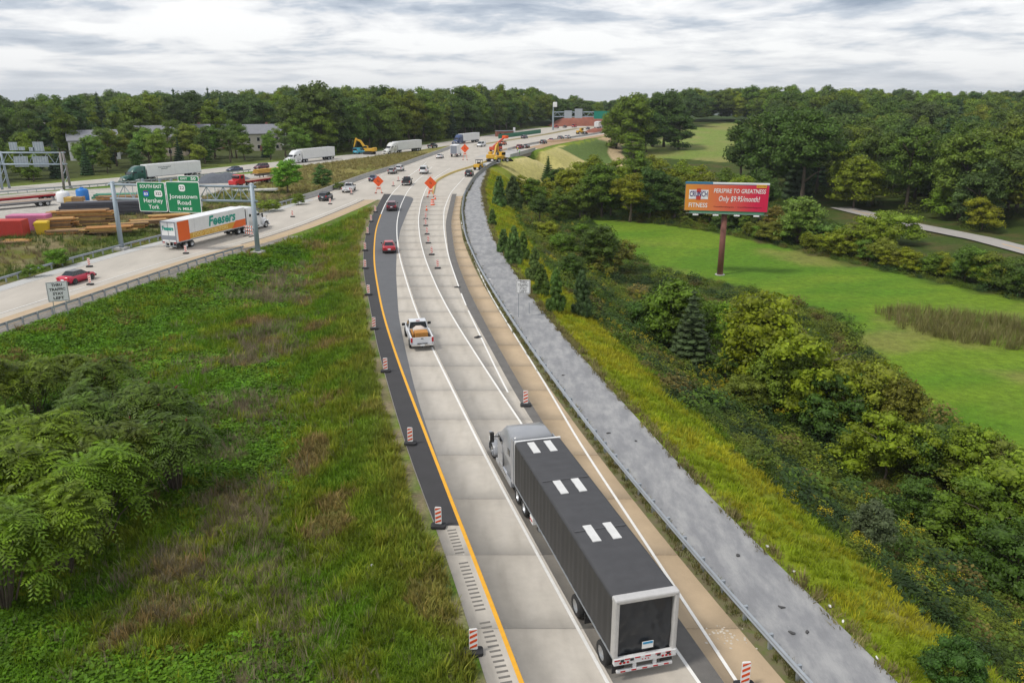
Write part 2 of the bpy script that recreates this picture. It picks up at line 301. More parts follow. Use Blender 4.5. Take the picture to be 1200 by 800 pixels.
def ground_colour(x, y):
    s = x - at(c_gR, y); n1 = fbm(x, y, 1 / 3.1, 4, 21); n2 = fbm(x, y, 1 / 14, 4, 22); n3 = fbm(x, y, 1 / 1.3, 3, 23)
    jx = x + 3 * (n1 - .5); jy = y + 3 * (n2 - .5)
    def C(*c): return np.array(c)[None, :] * np.ones((x.size, 1))
    def mix(a, b, f): return a * (1 - f[:, None]) + b * f[:, None]
    base = mix(C(.070, .145, .010), C(.115, .180, .014), sst(.35, .65, n2)); base = mix(base, C(.15, .12, .055), 0.7 * sst(.62, .78, n1))
    # slope of the ramp bank, undergrowth and valley
    strip = mix(C(.18, .23, .012), C(.22, .19, .045), sst(.55, .8, n1)); und = mix(C(.045, .072, .010), C(.085, .075, .025), sst(.5, .7, n1))
    v = mix(strip, und, sst(5.0, 8.5, s + 2 * (n1 - .5))); col = np.where((s > -.2)[:, None], v, base)
    # median of the right-hand ramps: dry streak down the swale
    mid = (at(c_left, y) - x); dry = sst(.46, .62, fbm(x, y, 1 / 7, 4, 31)) * (np.exp(-((mid - 11) / 4.5) ** 2)) * 0.9
    inm = (x > at(c_Bn, y)) & (x < at(c_left, y)); col = np.where(inm[:, None], mix(col, C(.17, .14, .075), dry), col)
    br = inm & (mid < 1.3 + 0.8 * n1); col = np.where(br[:, None], C(.20, .165, .10) * (0.7 + .6 * n3[:, None]), col)
    a = x - at(c_Bn, y); g = (a > -3) & (a < 3.4 + 1.6 * (n1 - .5)) & (y < 125); col = np.where(g[:, None], C(.22, .205, .185) * (.75 + .5 * n3[:, None]), col)
    c = at(c_Bf, y) - x; wd = (c > -1) & (c < 30) & (y < 240); col = np.where(wd[:, None], mix(mix(C(.20, .165, .085), C(.07, .10, .016), sst(.45, .62, n2)), C(.12, .12, .02), sst(.55, .7, n1)), col)
    md = (x < at(c_Bf, y) - 1) & (x > at(c_Cn, y)) & (y >= 175) & (x > -72); col = np.where(md[:, None], mix(C(.23, .20, .065), C(.14, .15, .03), sst(.4, .65, n1)), col)
    yd = inpoly(YARD, jx, jy); col = np.where(yd[:, None], C(.40, .38, .345) * (.8 + .4 * n1[:, None]), col)
    lc = (x < at(c_Cf, y) - 1) & (x < 60); col = np.where(lc[:, None], mix(C(.11, .14, .025), C(.06, .075, .02), sst(4, 16, at(c_Cf, y) - x)), col)
    fd = inpoly(FIELD, jx, jy) & (s > 8)
    fg = mix(C(.080, .170, .010), C(.125, .200, .014), sst(.3, .7, fbm(x * .35 + y * .2, y * 1.2 - x * .3, 1 / 9, 4, 41))); fg = mix(fg, C(.19, .18, .05), .7 * sst(.60, .78, n2)); fg = fg * (.85 + .3 * n3[:, None])
    col = np.where(fd[:, None], fg, col)
    hl = inpoly(HILL, jx, jy); col = np.where(hl[:, None], mix(C(.165, .225, .045), C(.22, .22, .07), sst(.4, .7, n2)), col)
    st = (s > .5) & (s < 22) & (((y > 258) & (y < 296)) | ((y > 306) & (y < 352))); col = np.where(st[:, None], mix(C(.47, .41, .175), C(.40, .36, .125), sst(.35, .7, n2)), col)
    gs = (s > 2) & (s < 26) & (y >= 340) & (y < 395); col = np.where(gs[:, None], C(.10, .15, .035), col)
    dt = (s > 0) & (y > 395) & (y < 620) & (s < 14); col = np.where(dt[:, None], C(.40, .29, .17), col)
    tr = np.abs(x - np.interp(y, [330, 360, 400, 440, 500], [47, 46, 50, 58, 75])) < 3.2; tr &= (y > 325) & (y < 500); col = np.where(tr[:, None], C(.44, .34, .20), col)
    d = np.sqrt(x * x + y * y); col = mix(col, C(.045, .075, .02), sst(520, 700, d))
    return np.clip(col, .005, .8)
gc = ground_colour(TX.ravel(), TY.ravel())
ny, nx = TX.shape; idx = np.arange(ny * nx).reshape(ny, nx)
fq = np.stack([idx[:-1, :-1], idx[:-1, 1:], idx[1:, 1:], idx[1:, :-1]], -1).reshape(-1, 4)
def attrmat(name, attr, var, scale, bump, bscale, rough=0.95):
    m = bpy.data.materials.new(name); m.use_nodes = True; t = m.node_tree; b = t.nodes['Principled BSDF']; new, lk = t.nodes.new, t.links.new
    b.inputs['Roughness'].default_value = rough; b.inputs['Specular IOR Level'].default_value = 0.15
    at_ = new('ShaderNodeAttribute'); at_.attribute_name = attr; geo = new('ShaderNodeNewGeometry'); src = at_.outputs['Color']
    for sc_, va in ((scale, var), (scale * 6, var * .7)):
        nz = new('ShaderNodeTexNoise'); nz.inputs['Scale'].default_value = sc_; nz.inputs['Detail'].default_value = 5; nz.inputs['Roughness'].default_value = .7; lk(geo.outputs['Position'], nz.inputs['Vector'])
        mr = new('ShaderNodeMapRange'); mr.inputs['From Min'].default_value = .25; mr.inputs['From Max'].default_value = .75; mr.inputs['To Min'].default_value = 1 - va; mr.inputs['To Max'].default_value = 1 + va; lk(nz.outputs['Fac'], mr.inputs[0])
        vm = new('ShaderNodeVectorMath'); vm.operation = 'SCALE'; lk(src, vm.inputs[0]); lk(mr.outputs[0], vm.inputs['Scale']); src = vm.outputs[0]
    lk(src, b.inputs['Base Color'])
    nb = new('ShaderNodeTexNoise'); nb.inputs['Scale'].default_value = bscale; nb.inputs['Detail'].default_value = 5; lk(geo.outputs['Position'], nb.inputs['Vector'])
    bp = new('ShaderNodeBump'); bp.inputs['Strength'].default_value = bump; bp.inputs['Distance'].default_value = .12; lk(nb.outputs['Fac'], bp.inputs['Height']); lk(bp.outputs[0], b.inputs['Normal'])
    MATS[name] = m; return m
M_GROUND = attrmat('ground_cover', 'tint', .35, .9, .9, 4.0)
def settint(me, col):
    a_ = me.color_attributes.new('tint', 'FLOAT_COLOR', 'POINT'); a_.data.foreach_set('color', np.concatenate([col, np.ones((len(col), 1))], 1).astype(np.float32).ravel())
me = npmesh('ground', np.stack([TX, TY, TZ], -1).reshape(-1, 3), fq, M_GROUND); settint(me, gc)
me.polygons.foreach_set('use_smooth', np.ones(len(me.polygons), bool)); ground = tag(link('ground', me), kind='structure')

# ------------------------------------------------------------------ paving
def ribbon(c0, c1, y0, y1, z, step=2.0, name='strip', m=None, parent=None, kind=None, th=0.0):
    n = max(2, int((y1 - y0) / step) + 1); ys = np.linspace(y0, y1, n)
    x0 = c0 if np.isscalar(c0) else at(c0, ys); x1 = c1 if np.isscalar(c1) else at(c1, ys)
    x0 = np.broadcast_to(x0, ys.shape); x1 = np.broadcast_to(x1, ys.shape)
    v = np.empty((2 * n, 3)); v[0::2, 0] = x0; v[1::2, 0] = x1; v[0::2, 1] = ys; v[1::2, 1] = ys; v[:, 2] = z
    f = [(2 * i, 2 * i + 1, 2 * i + 3, 2 * i + 2) for i in range(n - 1)]
    o = link(name, npmesh(name, v, f, m), parent)
    if kind: o['kind'] = kind
    return o
c_RR = np.where(YY < 235, c_sh, np.where(YY > 262, c_right, c_sh + (c_right - c_sh) * np.clip((YY - 235) / 27, 0, 1)))
def wear(m_):
    """wheel paths: rubber and oil darken two bands of each lane slab"""
    t_ = m_.node_tree; b_ = t_.nodes['Principled BSDF']; src = b_.inputs['Base Color'].links[0].from_socket; a_ = t_.nodes.new('ShaderNodeAttribute'); a_.attribute_name = 'lane'
    r_ = t_.nodes.new('ShaderNodeValToRGB'); e_ = r_.color_ramp.elements; e_[0].color = (1, 1, 1, 1); e_[1].color = (1, 1, 1, 1)
    for p_, v_ in ((.12, 1.0), (.26, .84), (.40, .97), (.52, .93), (.62, .97), (.76, .84), (.90, 1.0)): q_ = e_.new(p_); q_.color = (v_, v_ * .995, v_ * .985, 1)
    g_ = t_.nodes.new('ShaderNodeNewGeometry'); mp_ = t_.nodes.new('ShaderNodeMapping'); mp_.inputs['Scale'].default_value = (1.5, .22, 1); t_.links.new(g_.outputs['Position'], mp_.inputs[0]); n_ = t_.nodes.new('ShaderNodeTexNoise'); n_.inputs['Scale'].default_value = 1.0; n_.inputs['Detail'].default_value = 6; t_.links.new(mp_.outputs[0], n_.inputs['Vector'])
    rr_ = t_.nodes.new('ShaderNodeMapRange'); rr_.inputs['From Min'].default_value = .35; rr_.inputs['From Max'].default_value = .65; t_.links.new(n_.outputs['Fac'], rr_.inputs[0])
    mx_ = t_.nodes.new('ShaderNodeMix'); mx_.data_type = 'RGBA'; t_.links.new(rr_.outputs[0], mx_.inputs[0]); mx_.inputs[6].default_value = (1, 1, 1, 1); t_.links.new(a_.outputs['Fac'], r_.inputs[0]); t_.links.new(r_.outputs[0], mx_.inputs[7])
    mu_ = t_.nodes.new('ShaderNodeMix'); mu_.data_type = 'RGBA'; mu_.blend_type = 'MULTIPLY'; mu_.inputs[0].default_value = 1; t_.links.new(src, mu_.inputs[6]); t_.links.new(mx_.outputs[2], mu_.inputs[7]); t_.links.new(mu_.outputs[2], b_.inputs['Base Color'])
M_JOINT = mat('joint_filler', (.17, .155, .135), .95, var=.3, vscale=2)
M_CONC = mat('pale_concrete', (.435, .40, .35), .85, var=.08, vscale=1.6, bump=.15, bscale=14, rnd=.035)
wear(M_CONC)
M_CONCW = mat('worn_concrete', (.425, .39, .34), .88, var=.16, vscale=.30, stretch=(1, .35, 1), bump=.15, bscale=14)
M_TAN = mat('tan_concrete', (.40, .305, .20), .9, var=.14, vscale=.45, bump=.2, bscale=12, rnd=.05)
M_ASPN = mat('new_black_asphalt', (.042, .041, .043), .92, var=.14, vscale=.8, bump=.35, bscale=22)
M_ASPG = mat('grey_asphalt', (.105, .108, .115), .9, var=.10, vscale=.7, bump=.3, bscale=22)
M_ASPS = mat('patch_asphalt', (.125, .118, .11), .92, var=.2, vscale=1.2, bump=.35, bscale=18)
M_WLINE = mat('white_road_paint', (.72, .71, .68), .7, var=.10, vscale=3.0); M_YLINE = mat('yellow_road_paint', (.72, .36, .02), .7, var=.1, vscale=2.5)
M_GRAV = mat('track_gravel', (.235, .238, .248), .95, col2=(.285, .285, .285), vscale=.9, var=.2, stretch=(1.2, .45, 1), bump=.6, bscale=16)
hwy = ribbon(c_left, c_RR, -60, 178, .012, name='highway_ramp', m=M_JOINT, kind='structure')
main = ribbon(c_Bf + .4, c_Bn, -40, 168, .014, name='second_carriageway', m=M_CONCW, kind='structure')
far = ribbon(c_Bf + .4, c_RR, 168, 345, .020, name='joined_highway', m=M_CONCW, kind='structure')
opp = ribbon(c_Cf, c_Cn, 20, 345, .024, name='opposite_carriageway', m=mat('old_concrete', (.40, .375, .335), .88, var=.12, vscale=.25), kind='structure')
ribbon(c_Cf, c_RR, 345, 660, .022, name='distant_highway', m=M_CONCW, kind='structure', step=5)
track = ribbon(c_rail + .35, c_gR, -40, 262, .016, name='gravel_track', m=M_GRAV, kind='structure')
verge = ribbon(c_sh - .05, c_rail + .5, -40, 235, .008, name='rail_verge', m=mat('verge_soil', (.16, .135, .075), .95, col2=(.09, .11, .025), vscale=1.6, var=.3), kind='structure', step=1)
# concrete slabs of the ramp, laid lane by lane with open joints
def slab(c0, c1, y0, y1, m, parent, z0=.014, z1=.030, gap=.009, name='slab'):
    gap = gap if y0 < 60 else .005
    ys = np.linspace(y0 + gap, y1 - gap, 4); vs = []
    for zz in (z0, z1):
        for yv in ys: vs += [(float(at(c0, yv)) + gap, yv, zz), (float(at(c1, yv)) - gap, yv, zz)]
    f = [(8 + 2 * i, 9 + 2 * i, 11 + 2 * i, 10 + 2 * i) for i in range(3)] + [(2 * i, 2 * i + 2, 10 + 2 * i, 8 + 2 * i) for i in range(3)] + [(2 * i + 3, 2 * i + 1, 9 + 2 * i, 11 + 2 * i) for i in range(3)] + [(1, 0, 8, 9), (6, 7, 15, 14)]
    me_ = npmesh(name, vs, f, m); a_ = me_.attributes.new('lane', 'FLOAT', 'POINT'); a_.data.foreach_set('value', np.array([0., 1.] * 8, np.float32)); return link(name, me_, parent)
SL = 5.6
for k in range(-4, 31):
    y0 = 0.4 + k * SL; y1 = y0 + SL
    if y1 < 37: slab(c_left, c_yel + .1, y0, y1, M_CONC, hwy)
    elif y0 > 37 or y1 > 37:
        slab(c_left, c_yel + .1, y0, y1, M_CONC, hwy)
    slab(c_yel + .1, c_w1 + .22, y0, y1, M_CONC, hwy); slab(c_w1 + .22, c_w2 + .12, y0, y1, M_CONC, hwy)
    if float(at(c_dl, y0 + 3) - at(c_w2, y0 + 3)) > .35: slab(c_w2 + .12, c_dl, y0, y1, M_CONC, hwy)
    slab(c_dr, c_sh, y0, y1, M_TAN, hwy)
ribbon(c_dl - .03, c_dr + .03, -40, 178, .034, name='asphalt_strip', m=M_ASPS, parent=hwy)
c_asr = curve(P((463,228),(486,231),(477,250),(469,270),(465,292),(464,320),(467,370),(475,410),(487,460),(499,499),(508,522),(517,551),(529,586),(541,613)), sig=2.5)
c_asr = np.maximum(c_asr, c_yel + .12)
c_end = G(513, 616).y
ribbon(c_left + .05, c_yel, c_end, 178, .036, name='new_asphalt_shoulder', m=M_ASPN, parent=hwy, step=1)
ribbon(c_yel, c_asr, c_end, 176, .0362, name='grey_asphalt_lane', m=M_ASPG, parent=hwy, step=1)
# painted lines
def line(c, y0, y1, wd, m, parent, z=.044, name='lane_line', dash=None):
    if dash:
        y = y0
        while y < y1:
            ribbon(c - wd / 2, c + wd / 2, y, min(y + dash[0], y1), z, 1.5, name, m, parent); y += dash[0] + dash[1]
    else: ribbon(c - wd / 2, c + wd / 2, y0, y1, z, 1.5, name, m, parent)
line(c_yel, -30, 147, .20, M_YLINE, hwy, name='yellow_edge_line'); line(c_yel, 147.5, 178, .17, M_WLINE, hwy, name='white_edge_line')
line(c_w1, -30, 178, .15, M_WLINE, hwy); line(c_w2, -30, 178, .15, M_WLINE, hwy)
line(c_w3, G(594, 460).y, G(548, 364).y, .14, M_WLINE, hwy); line(c_w3, G(545, 358).y, G(540, 344).y, .14, M_WLINE, hwy); line(c_w3, G(537, 336).y, 178, .15, M_WLINE, hwy)
line(c_edge, -30, 140, .15, M_WLINE, hwy, name='white_edge_line')
for yy in (G(561, 328).y, G(586, 369).y):      # short survey ticks on the shoulder
    xe = float(at(c_edge, yy)); ribbon(xe + .05, xe + .95, yy, yy + .35, .045, .3, 'survey_mark', M_WLINE, hwy)
line(c_yel, 178, 262, .16, M_WLINE, far); line(c_w1, 178, 245, .15, M_WLINE, far); line(c_w2, 178, 240, .15, M_WLINE, far); line(c_w3, 178, 225, .15, M_WLINE, far)
c_tape = curve(P((600,178),(575,188),(560,194),(530,203),(510,213),(508,226),(505,232)) )
line(c_Bw, -30, 168, .16, M_WLINE, main); line(c_Bn - 1.0, -30, 160, .14, mat('faded_yellow_paint', (.55, .40, .16), .8, var=.2, vscale=2), main, name='yellow_edge_line')
ribbon(c_Bn - 2.6, c_Bn - .02, -30, 168, .030, name='tan_shoulder', m=M_TAN, parent=main)
ribbon(c_Bf + .6, c_Bf + 2.3, -30, 168, .030, name='outer_shoulder', m=mat('grey_concrete', (.42, .42, .41), .9, var=.1, vscale=.6), parent=main)
line(c_Bf + 2.5, -30, 330, .14, M_WLINE, main, name='white_edge_line')
ribbon(c_Bn - 2.95, c_Bn - 2.62, 117, 168, .034, name='tar_strip', m=M_ASPS, parent=main)
for fr in (.33, .67): line(c_Cf + (c_Cn - c_Cf) * fr, 60, 340, .16, M_WLINE, opp, dash=(3, 9), z=.03)
line(c_Cf + .9, 60, 340, .16, M_WLINE, opp, z=.03); line(c_Cn - .8, 60, 340, .16, M_WLINE, opp, z=.03)
# milled rumble strips in the near shoulder
rs = MB(); M_RUM = mat('rumble_groove', (.15, .14, .125), .95)
y = 12.0; k = 0
while y < c_end - .4:
    k += 1
    if k % 15 not in (13, 14):
        d = tang(c_yel, y); xc = float(at(c_yel, y)) - .58; q = MB(); q.box((xc, y, .0335), (.46, .115, .006), rz=ang(d) - math.pi / 2)
        link('rumble_groove', q.mesh('rumble_groove', M_RUM), hwy)
    y += .30
sp_ = MB(); rs_ = random.Random(3); c0_ = G(851, 745)
for k in range(46):
    a_ = rs_.gauss(0, .5); b_ = rs_.gauss(0, .42); q_ = rs_.uniform(.02, .09); n_ = 6; ph = rs_.random() * 6
    sp_.add([(c0_.x + a_ + math.cos(ph + 1.047 * i) * q_ * rs_.uniform(.5, 1.2), c0_.y + b_ + math.sin(ph + 1.047 * i) * q_ * rs_.uniform(.5, 1.2), .0345 + .00012 * k) for i in range(n_)], [tuple(range(n_))])
sp_.build('paint_spill', mat('dried_spill', (.50, .45, .37), .85, var=.2, vscale=4), hwy)
# tyre polish and stains are left to the concrete; litter and debris on the track
M_PIPE = mat('barrier_pipe', (.36, .38, .40), .4, .6)
# ------------------------------------------------------------------ guardrails and barriers
POST = MB().bb(-.06, .06, -.08, .08, -.4, .74).mesh('post', M_GALV); WPOST = MB().bb(-.1, .1, -.1, .1, -.4, .80).mesh('post', mat('weathered_timber', (.30, .25, .19), .9, var=.3, vscale=3))
def wbeam(pts, name, label, side, post=POST, sp=1.905, zt=.78, m=M_GALV, group=None, cat='guardrail'):
    """w-beam rail along points, posts behind it on `side` (+1 right of travel)"""
    root = thing(name, label, cat, (pts[0][0], pts[0][1], 0), 0, group); o0 = Vector((pts[0][0], pts[0][1], 0))
    prof = [(0.0, zt), (.04, zt - .02), (.085, zt - .06), (.085, zt - .09), (.02, zt - .14), (.02, zt - .17), (.085, zt - .22), (.085, zt - .25), (.04, zt - .29), (0.0, zt - .31), (-.012, zt - .30), (.01, zt - .15), (-.012, zt - .01)]
    rings = []; pv = [Vector((p[0], p[1], 0)) for p in pts]
    for i, p in enumerate(pv):
        d = (pv[min(i + 1, len(pv) - 1)] - pv[max(i - 1, 0)]).normalized(); nrm = Vector((d.y, -d.x, 0)) * -side
        rings.append([p - o0 + nrm * a_ + Vector((0, 0, b_)) for a_, b_ in prof])
    MB().loft(rings).build('rail', m, root)
    acc = 0.0; nxt = 0.3
    for i in range(len(pv) - 1):
        sl_ = (pv[i + 1] - pv[i]).length; d = (pv[i + 1] - pv[i]).normalized(); nrm = Vector((d.y, -d.x, 0)) * side
        while nxt <= acc + sl_:
            q = pv[i] + d * (nxt - acc) + nrm * .13; o = link('post', post, root, q - o0 + Vector((0, 0, 0)), (0, 0, ang(d))); nxt += sp
        acc += sl_
    return root
ys = np.arange(14, 181, 2.0); wbeam([(float(at(c_rail, y_)), y_) for y_ in ys], 'guardrail', 'galvanised guardrail curving along the tan shoulder beside the gravel track', 1)
ys = np.arange(50, 113.5, 2.0); wbeam([(float(at(c_Bn, y_)) + 1.15, y_) for y_ in ys], 'guardrail', 'steel guardrail on close set posts between the second carriageway and the grass', 1, sp=1.905)
ys = np.arange(60, 168, 2.0); wbeam([(float(at(c_Bf, y_)) - .1, y_) for y_ in ys], 'guardrail', 'pale guardrail with lower rub rail on the far side of the second carriageway', -1, zt=.86)
ys = np.arange(130, 232, 3.0); wbeam([(float(at(c_Cn, y_)) + .9, y_) for y_ in ys], 'guardrail', 'dark guardrail between the opposite carriageway and the storage yard', 1)
def jersey(c, y0, y1, step, name, label, m, h=.82, cat='barrier', off=0.0, w0=.30, w1=.09):
    ys = np.arange(y0, y1 - .01, step); root = thing(name, label, cat, (float(at(c, y0)) + off, y0, 0)); o0 = Vector(root.location); pr = [(-w0, 0), (-w0, .08), (-w1 - .06, .33), (-w1, h), (w1, h), (w1 + .06, .33), (w0, .08), (w0, 0)]
    for yv in ys:
        p = Vector((float(at(c, yv)) + off, yv, .01)); q = Vector((float(at(c, yv + step)) + off, yv + step, .01)); d = (q - p).normalized(); nrm = Vector((d.y, -d.x, 0))
        b = MB(); b.loft([[e_ - o0 + nrm * a_ + Vector((0, 0, z_)) for a_, z_ in pr] for e_ in (p + d * .02, q - d * .02)]); b.build('segment', m, root)
    return root
M_BARR = mat('barrier_concrete', (.37, .365, .35), .9, var=.15, vscale=.8, bump=.1)
jersey(c_Bf, 168, 330, 6.0, 'concrete_barrier', 'long grey concrete barrier along the dry grass median', M_BARR, h=1.05)
jersey(c_rail, 181, 252, 5.0, 'concrete_barrier', 'dark weathered concrete parapet on the outer curve by the gravel track', mat('dark_concrete', (.20, .20, .185), .9, var=.2, vscale=.8), h=.9)
jersey(c_tape, 178, 262, 4.0, 'lane_divider', 'yellow and cream temporary lane divider curb curving to the works', mat('yellow_divider', (.55, .42, .13), .75, var=.2, vscale=1.5), h=.5, w0=.22, w1=.08)
# bridge over the underpass
bx = thing('bridge', 'concrete road bridge with open underpass beside the straw covered slopes', 'bridge', (4, 300, 0))
def bpt(c, y, off=0.0): return Vector((float(at(c, y)) + off, y, 0)) - Vector((4, 300, 0))
pts_ = np.linspace(282, 318, 10); b = MB()
b.loft([[bpt(c_right, y_, 0.3) + Vector((0, 0, z_)) if k < 1 else bpt(c_right, y_, o_) + Vector((0, 0, z_)) for k, (o_, z_) in enumerate(((.3, .05), (.3, .95), (-.05, .95), (-.05, .05)))] for y_ in pts_]); b.build('parapet', M_BARR, bx)
b = MB(); b.loft([[bpt(c_right, y_, o_) + Vector((0, 0, z_)) for o_, z_ in ((.5, .04), (-14, .017), (-14, -.35), (.5, -.35))] for y_ in pts_]); b.build('deck', M_BARR, bx)
for k in range(4):
    b = MB(); b.loft([[bpt(c_right, y_, o_ - 3.2 * k) + Vector((0, 0, z_)) for o_, z_ in ((.2, -.36), (-.3, -.36), (-.3, -1.6), (.2, -1.6))] for y_ in np.linspace(287, 313, 6)]); b.build('girder', mat('rusty_girder', (.20, .17, .15), .8, var=.2), bx)
for y_ in (288.5, 312):
    b = MB(); b.box(bpt(c_right, y_, -6.5) + Vector((0, 0, -4)), (14, 1.2, 5.6)); b.build('abutment', M_BARR, bx)
# ------------------------------------------------------------------ foliage meshes
def unit(v): return v / np.maximum(np.linalg.norm(v, axis=1, keepdims=True), 1e-9)
def leaf_quads(c, n, size, r_, asp=1.7):
    """diamond leaves: centre c (N,3), facing n, length size (N,)"""
    N_ = len(c); t = unit(np.cross(n, unit(r_.normal(size=(N_, 3))))); b = np.cross(n, t); L = (size / 2)[:, None]; W = L / asp
    fold = n * (size * .10)[:, None]
    v = np.stack([c - t * L, c + b * W + fold, c + t * L, c - b * W + fold], 1).reshape(-1, 3)
    return v, np.arange(4 * N_).reshape(-1, 4)
_bm = bmesh.new(); bmesh.ops.create_icosphere(_bm, subdivisions=2, radius=1); ICO_V = np.array([v.co[:] for v in _bm.verts]); ICO_F = np.array([[v.index for v in f.verts] for f in _bm.faces]); _bm.free()
def foliage(name, seed, clumps, per, size, core=.60, down=-.45, asp=1.7, m=None):
    """clumps: (centre, radii); each a shell of leaves round a smaller leafy core, all one crown"""
    r_ = np.random.default_rng(seed); V = []; F = []; o_ = 0
    for c, rad in clumps:
        c = np.array(c); rad = np.array(rad); k = int(1.35 * per * (rad[0] * rad[2]) / .9) + 12
        d = unit(r_.normal(size=(k * 2, 3))); d = d[d[:, 2] > down][:k]; k = len(d)
        p = c + d * rad * r_.uniform(.62, 1.10, (k, 1)); n = unit(d * .7 + r_.normal(size=(k, 3)) * .45 + np.array([0, 0, .35]))
        v, f = leaf_quads(p, n, size * r_.uniform(.6, 1.3, k), r_, asp); V.append(v); F.append(np.concatenate([f[:, :3], f[:, [0, 2, 3]]]) + o_); o_ += len(v)
        if core:
            v = c + ICO_V * rad * core * r_.uniform(.82, 1.12, (len(ICO_V), 1)); V.append(v); F.append(ICO_F + o_); o_ += len(v)
    return npmesh(name, np.concatenate(V), np.concatenate(F), m or M_LEAF)
def ell_clumps(seed, n, cz, rx, rz, cr, top=0.0, lobes=None, bottom=-.9):
    r_ = np.random.default_rng(seed); out = []
    tries = 0
    while len(out) < n and tries < 6000:
        tries += 1
        d = unit(r_.normal(size=(1, 3)))[0]
        if d[2] < bottom: continue
        k = r_.uniform(.45, .86); L = lobes[r_.integers(len(lobes))] if lobes else (0, 0, 0, 1)
        taper = 1 - top * max(0, d[2]); p = np.array([L[0] + d[0] * rx * k * taper * L[3], L[1] + d[1] * rx * k * taper * L[3], cz + L[2] + d[2] * rz * k * L[3]])
        q = cr * r_.uniform(.55, 1.45)
        if all(np.linalg.norm(p - c_) > .5 * (q + w_[0]) for c_, w_ in out): out.append((p, np.array([q, q, q * r_.uniform(.65, .85)])))
    return out
def trunk_mesh(name, seed, h, r0, limbs=6, spread=2.0, lean=.2):
    r_ = random.Random(seed); b = MB(); pts = [(0, 0, -.4)]; x = y = 0
    for i in range(1, 6): x += r_.uniform(-lean, lean); y += r_.uniform(-lean, lean); pts.append((x, y, h * i / 5))
    b.tube(pts, [r0 * (1.25 if i == 0 else 1 - .8 * i / 5) for i in range(6)], 7)
    for i in range(limbs):
        z = h * r_.uniform(.35, .85); a_ = i * 2.4 + r_.random(); q = Vector(pts[min(5, max(1, int(z / h * 5)))]); q.z = z; l = spread * r_.uniform(.6, 1.1)
        e_ = q + Vector((math.cos(a_) * l, math.sin(a_) * l, l * .8)); b.tube([q, (q + e_) / 2 + Vector((0, 0, .15)), e_], [r0 * .42, r0 * .28, r0 * .1], 5)
    return b.mesh(name, M_BARK, True)
TREES = {}
def deft(key, crown, trunk): TREES[key] = (crown, trunk)
deft('round', foliage('crown', 1, ell_clumps(1, 44, 5.5, 3.8, 4.6, 1.15), 105, .36), trunk_mesh('trunk', 1, 6.5, .26))
deft('oval', foliage('crown', 2, ell_clumps(2, 42, 5.4, 2.8, 4.8, .98), 125, .34), trunk_mesh('trunk', 2, 7, .22))
deft('lobed', foliage('crown', 3, ell_clumps(3, 44, 5.6, 2.5, 2.6, 1.0, lobes=[(-1.7, .3, -.3, 1), (1.6, -.5, .2, .95), (.1, .2, 1.7, .95), (.2, 1.5, -.5, .9), (0, -1.5, .3, .9)]), 115, .35), trunk_mesh('trunk', 3, 6.2, .27))
deft('tall', foliage('crown', 4, ell_clumps(4, 46, 5.6, 2.3, 4.5, .85, lobes=[(0, 0, 0, 1), (.5, .3, .3, .9), (-.6, -.2, -.6, .9)]), 140, .30), trunk_mesh('trunk', 4, 8, .2))
deft('edge', foliage('crown', 5, ell_clumps(5, 46, 4.6, 3.1, 5.1, 1.05, top=.25), 110, .35), trunk_mesh('trunk', 5, 5, .2))
deft('airy', foliage('crown', 6, ell_clumps(6, 30, 6.4, 3.0, 3.5, .85, lobes=[(-1, 0, -.8, .9), (1.1, .4, .3, .9), (0, -.6, 1.0, .9)]), 120, .30, core=.5), trunk_mesh('trunk', 6, 7.8, .22, 9, 2.4))
deft('wild', foliage('crown', 7, ell_clumps(7, 46, 5.6, 2.2, 2.9, .95, lobes=[(-1.9, .4, -1.2, .9), (1.4, -1.1, .1, 1.0), (.4, .9, 1.8, .75), (-.5, -1.4, 1.1, .7), (1.6, 1.3, -1.5, .8)]), 115, .33), trunk_mesh('trunk', 7, 7, .24, 8, 2.2))
deft('wild2', foliage('crown', 8, ell_clumps(8, 40, 5.2, 1.9, 3.6, .9, lobes=[(-1.2, 0, .6, .9), (1.3, .2, -.8, 1.0), (0, 1.2, -1.6, .8), (.3, -.9, 1.0, .6)]), 120, .31), trunk_mesh('trunk', 8, 7, .22, 7, 2.0))
def conifer(name, seed, rings=13, rb=2.1, lf=.5):
    r_ = np.random.default_rng(seed); cl_ = []
    for i in range(rings):
        f = i / (rings - 1); z = .7 + 9.0 * f; rad = rb * (1 - f) ** .85 + .12; k = max(2, int(9 * (1 - f)) + 2)
        for j in range(k):
            a_ = 2 * math.pi * (j + r_.random() * .6) / k; q = .42 * (1 - f) + .22
            cl_.append(((math.cos(a_) * rad * .72, math.sin(a_) * rad * .72, z - .15 * rad), (q * 1.15, q * 1.15, q * .75)))
        cl_.append(((0, 0, z), (rad * .62, rad * .62, .55)))
    return foliage(name, seed, cl_, 90, lf * .6, asp=3.2, core=.8, down=-.7)
deft('spruce', conifer('crown', 11), trunk_mesh('trunk', 11, 9.3, .16, 0, lean=.02))
def juniper(name, seed, rb=2.2):
    r_ = np.random.default_rng(seed); cl_ = []
    for i in range(70):
        f = r_.random() ** 1.15; z = .7 + 8.7 * f; rad = rb * (1 - f) ** .62 * (1 if f > .12 else .85) + .15; a_ = r_.random() * 6.283; q = r_.uniform(.5, .8) * (1 - .55 * f)
        cl_.append(((math.cos(a_) * rad * .74, math.sin(a_) * rad * .74, z), (q, q, q * 1.5)))
    for i in range(9): f = i / 9; cl_.append(((0, 0, .6 + 8.6 * f), (rb * (1 - f) ** .62 * .72, rb * (1 - f) ** .62 * .72, 1.0)))
    return foliage(name, seed, cl_, 170, .30, asp=3.0, core=.8, down=-.8)
deft('juniper', juniper('crown', 12), trunk_mesh('trunk', 12, 6, .22, 0, lean=.03))
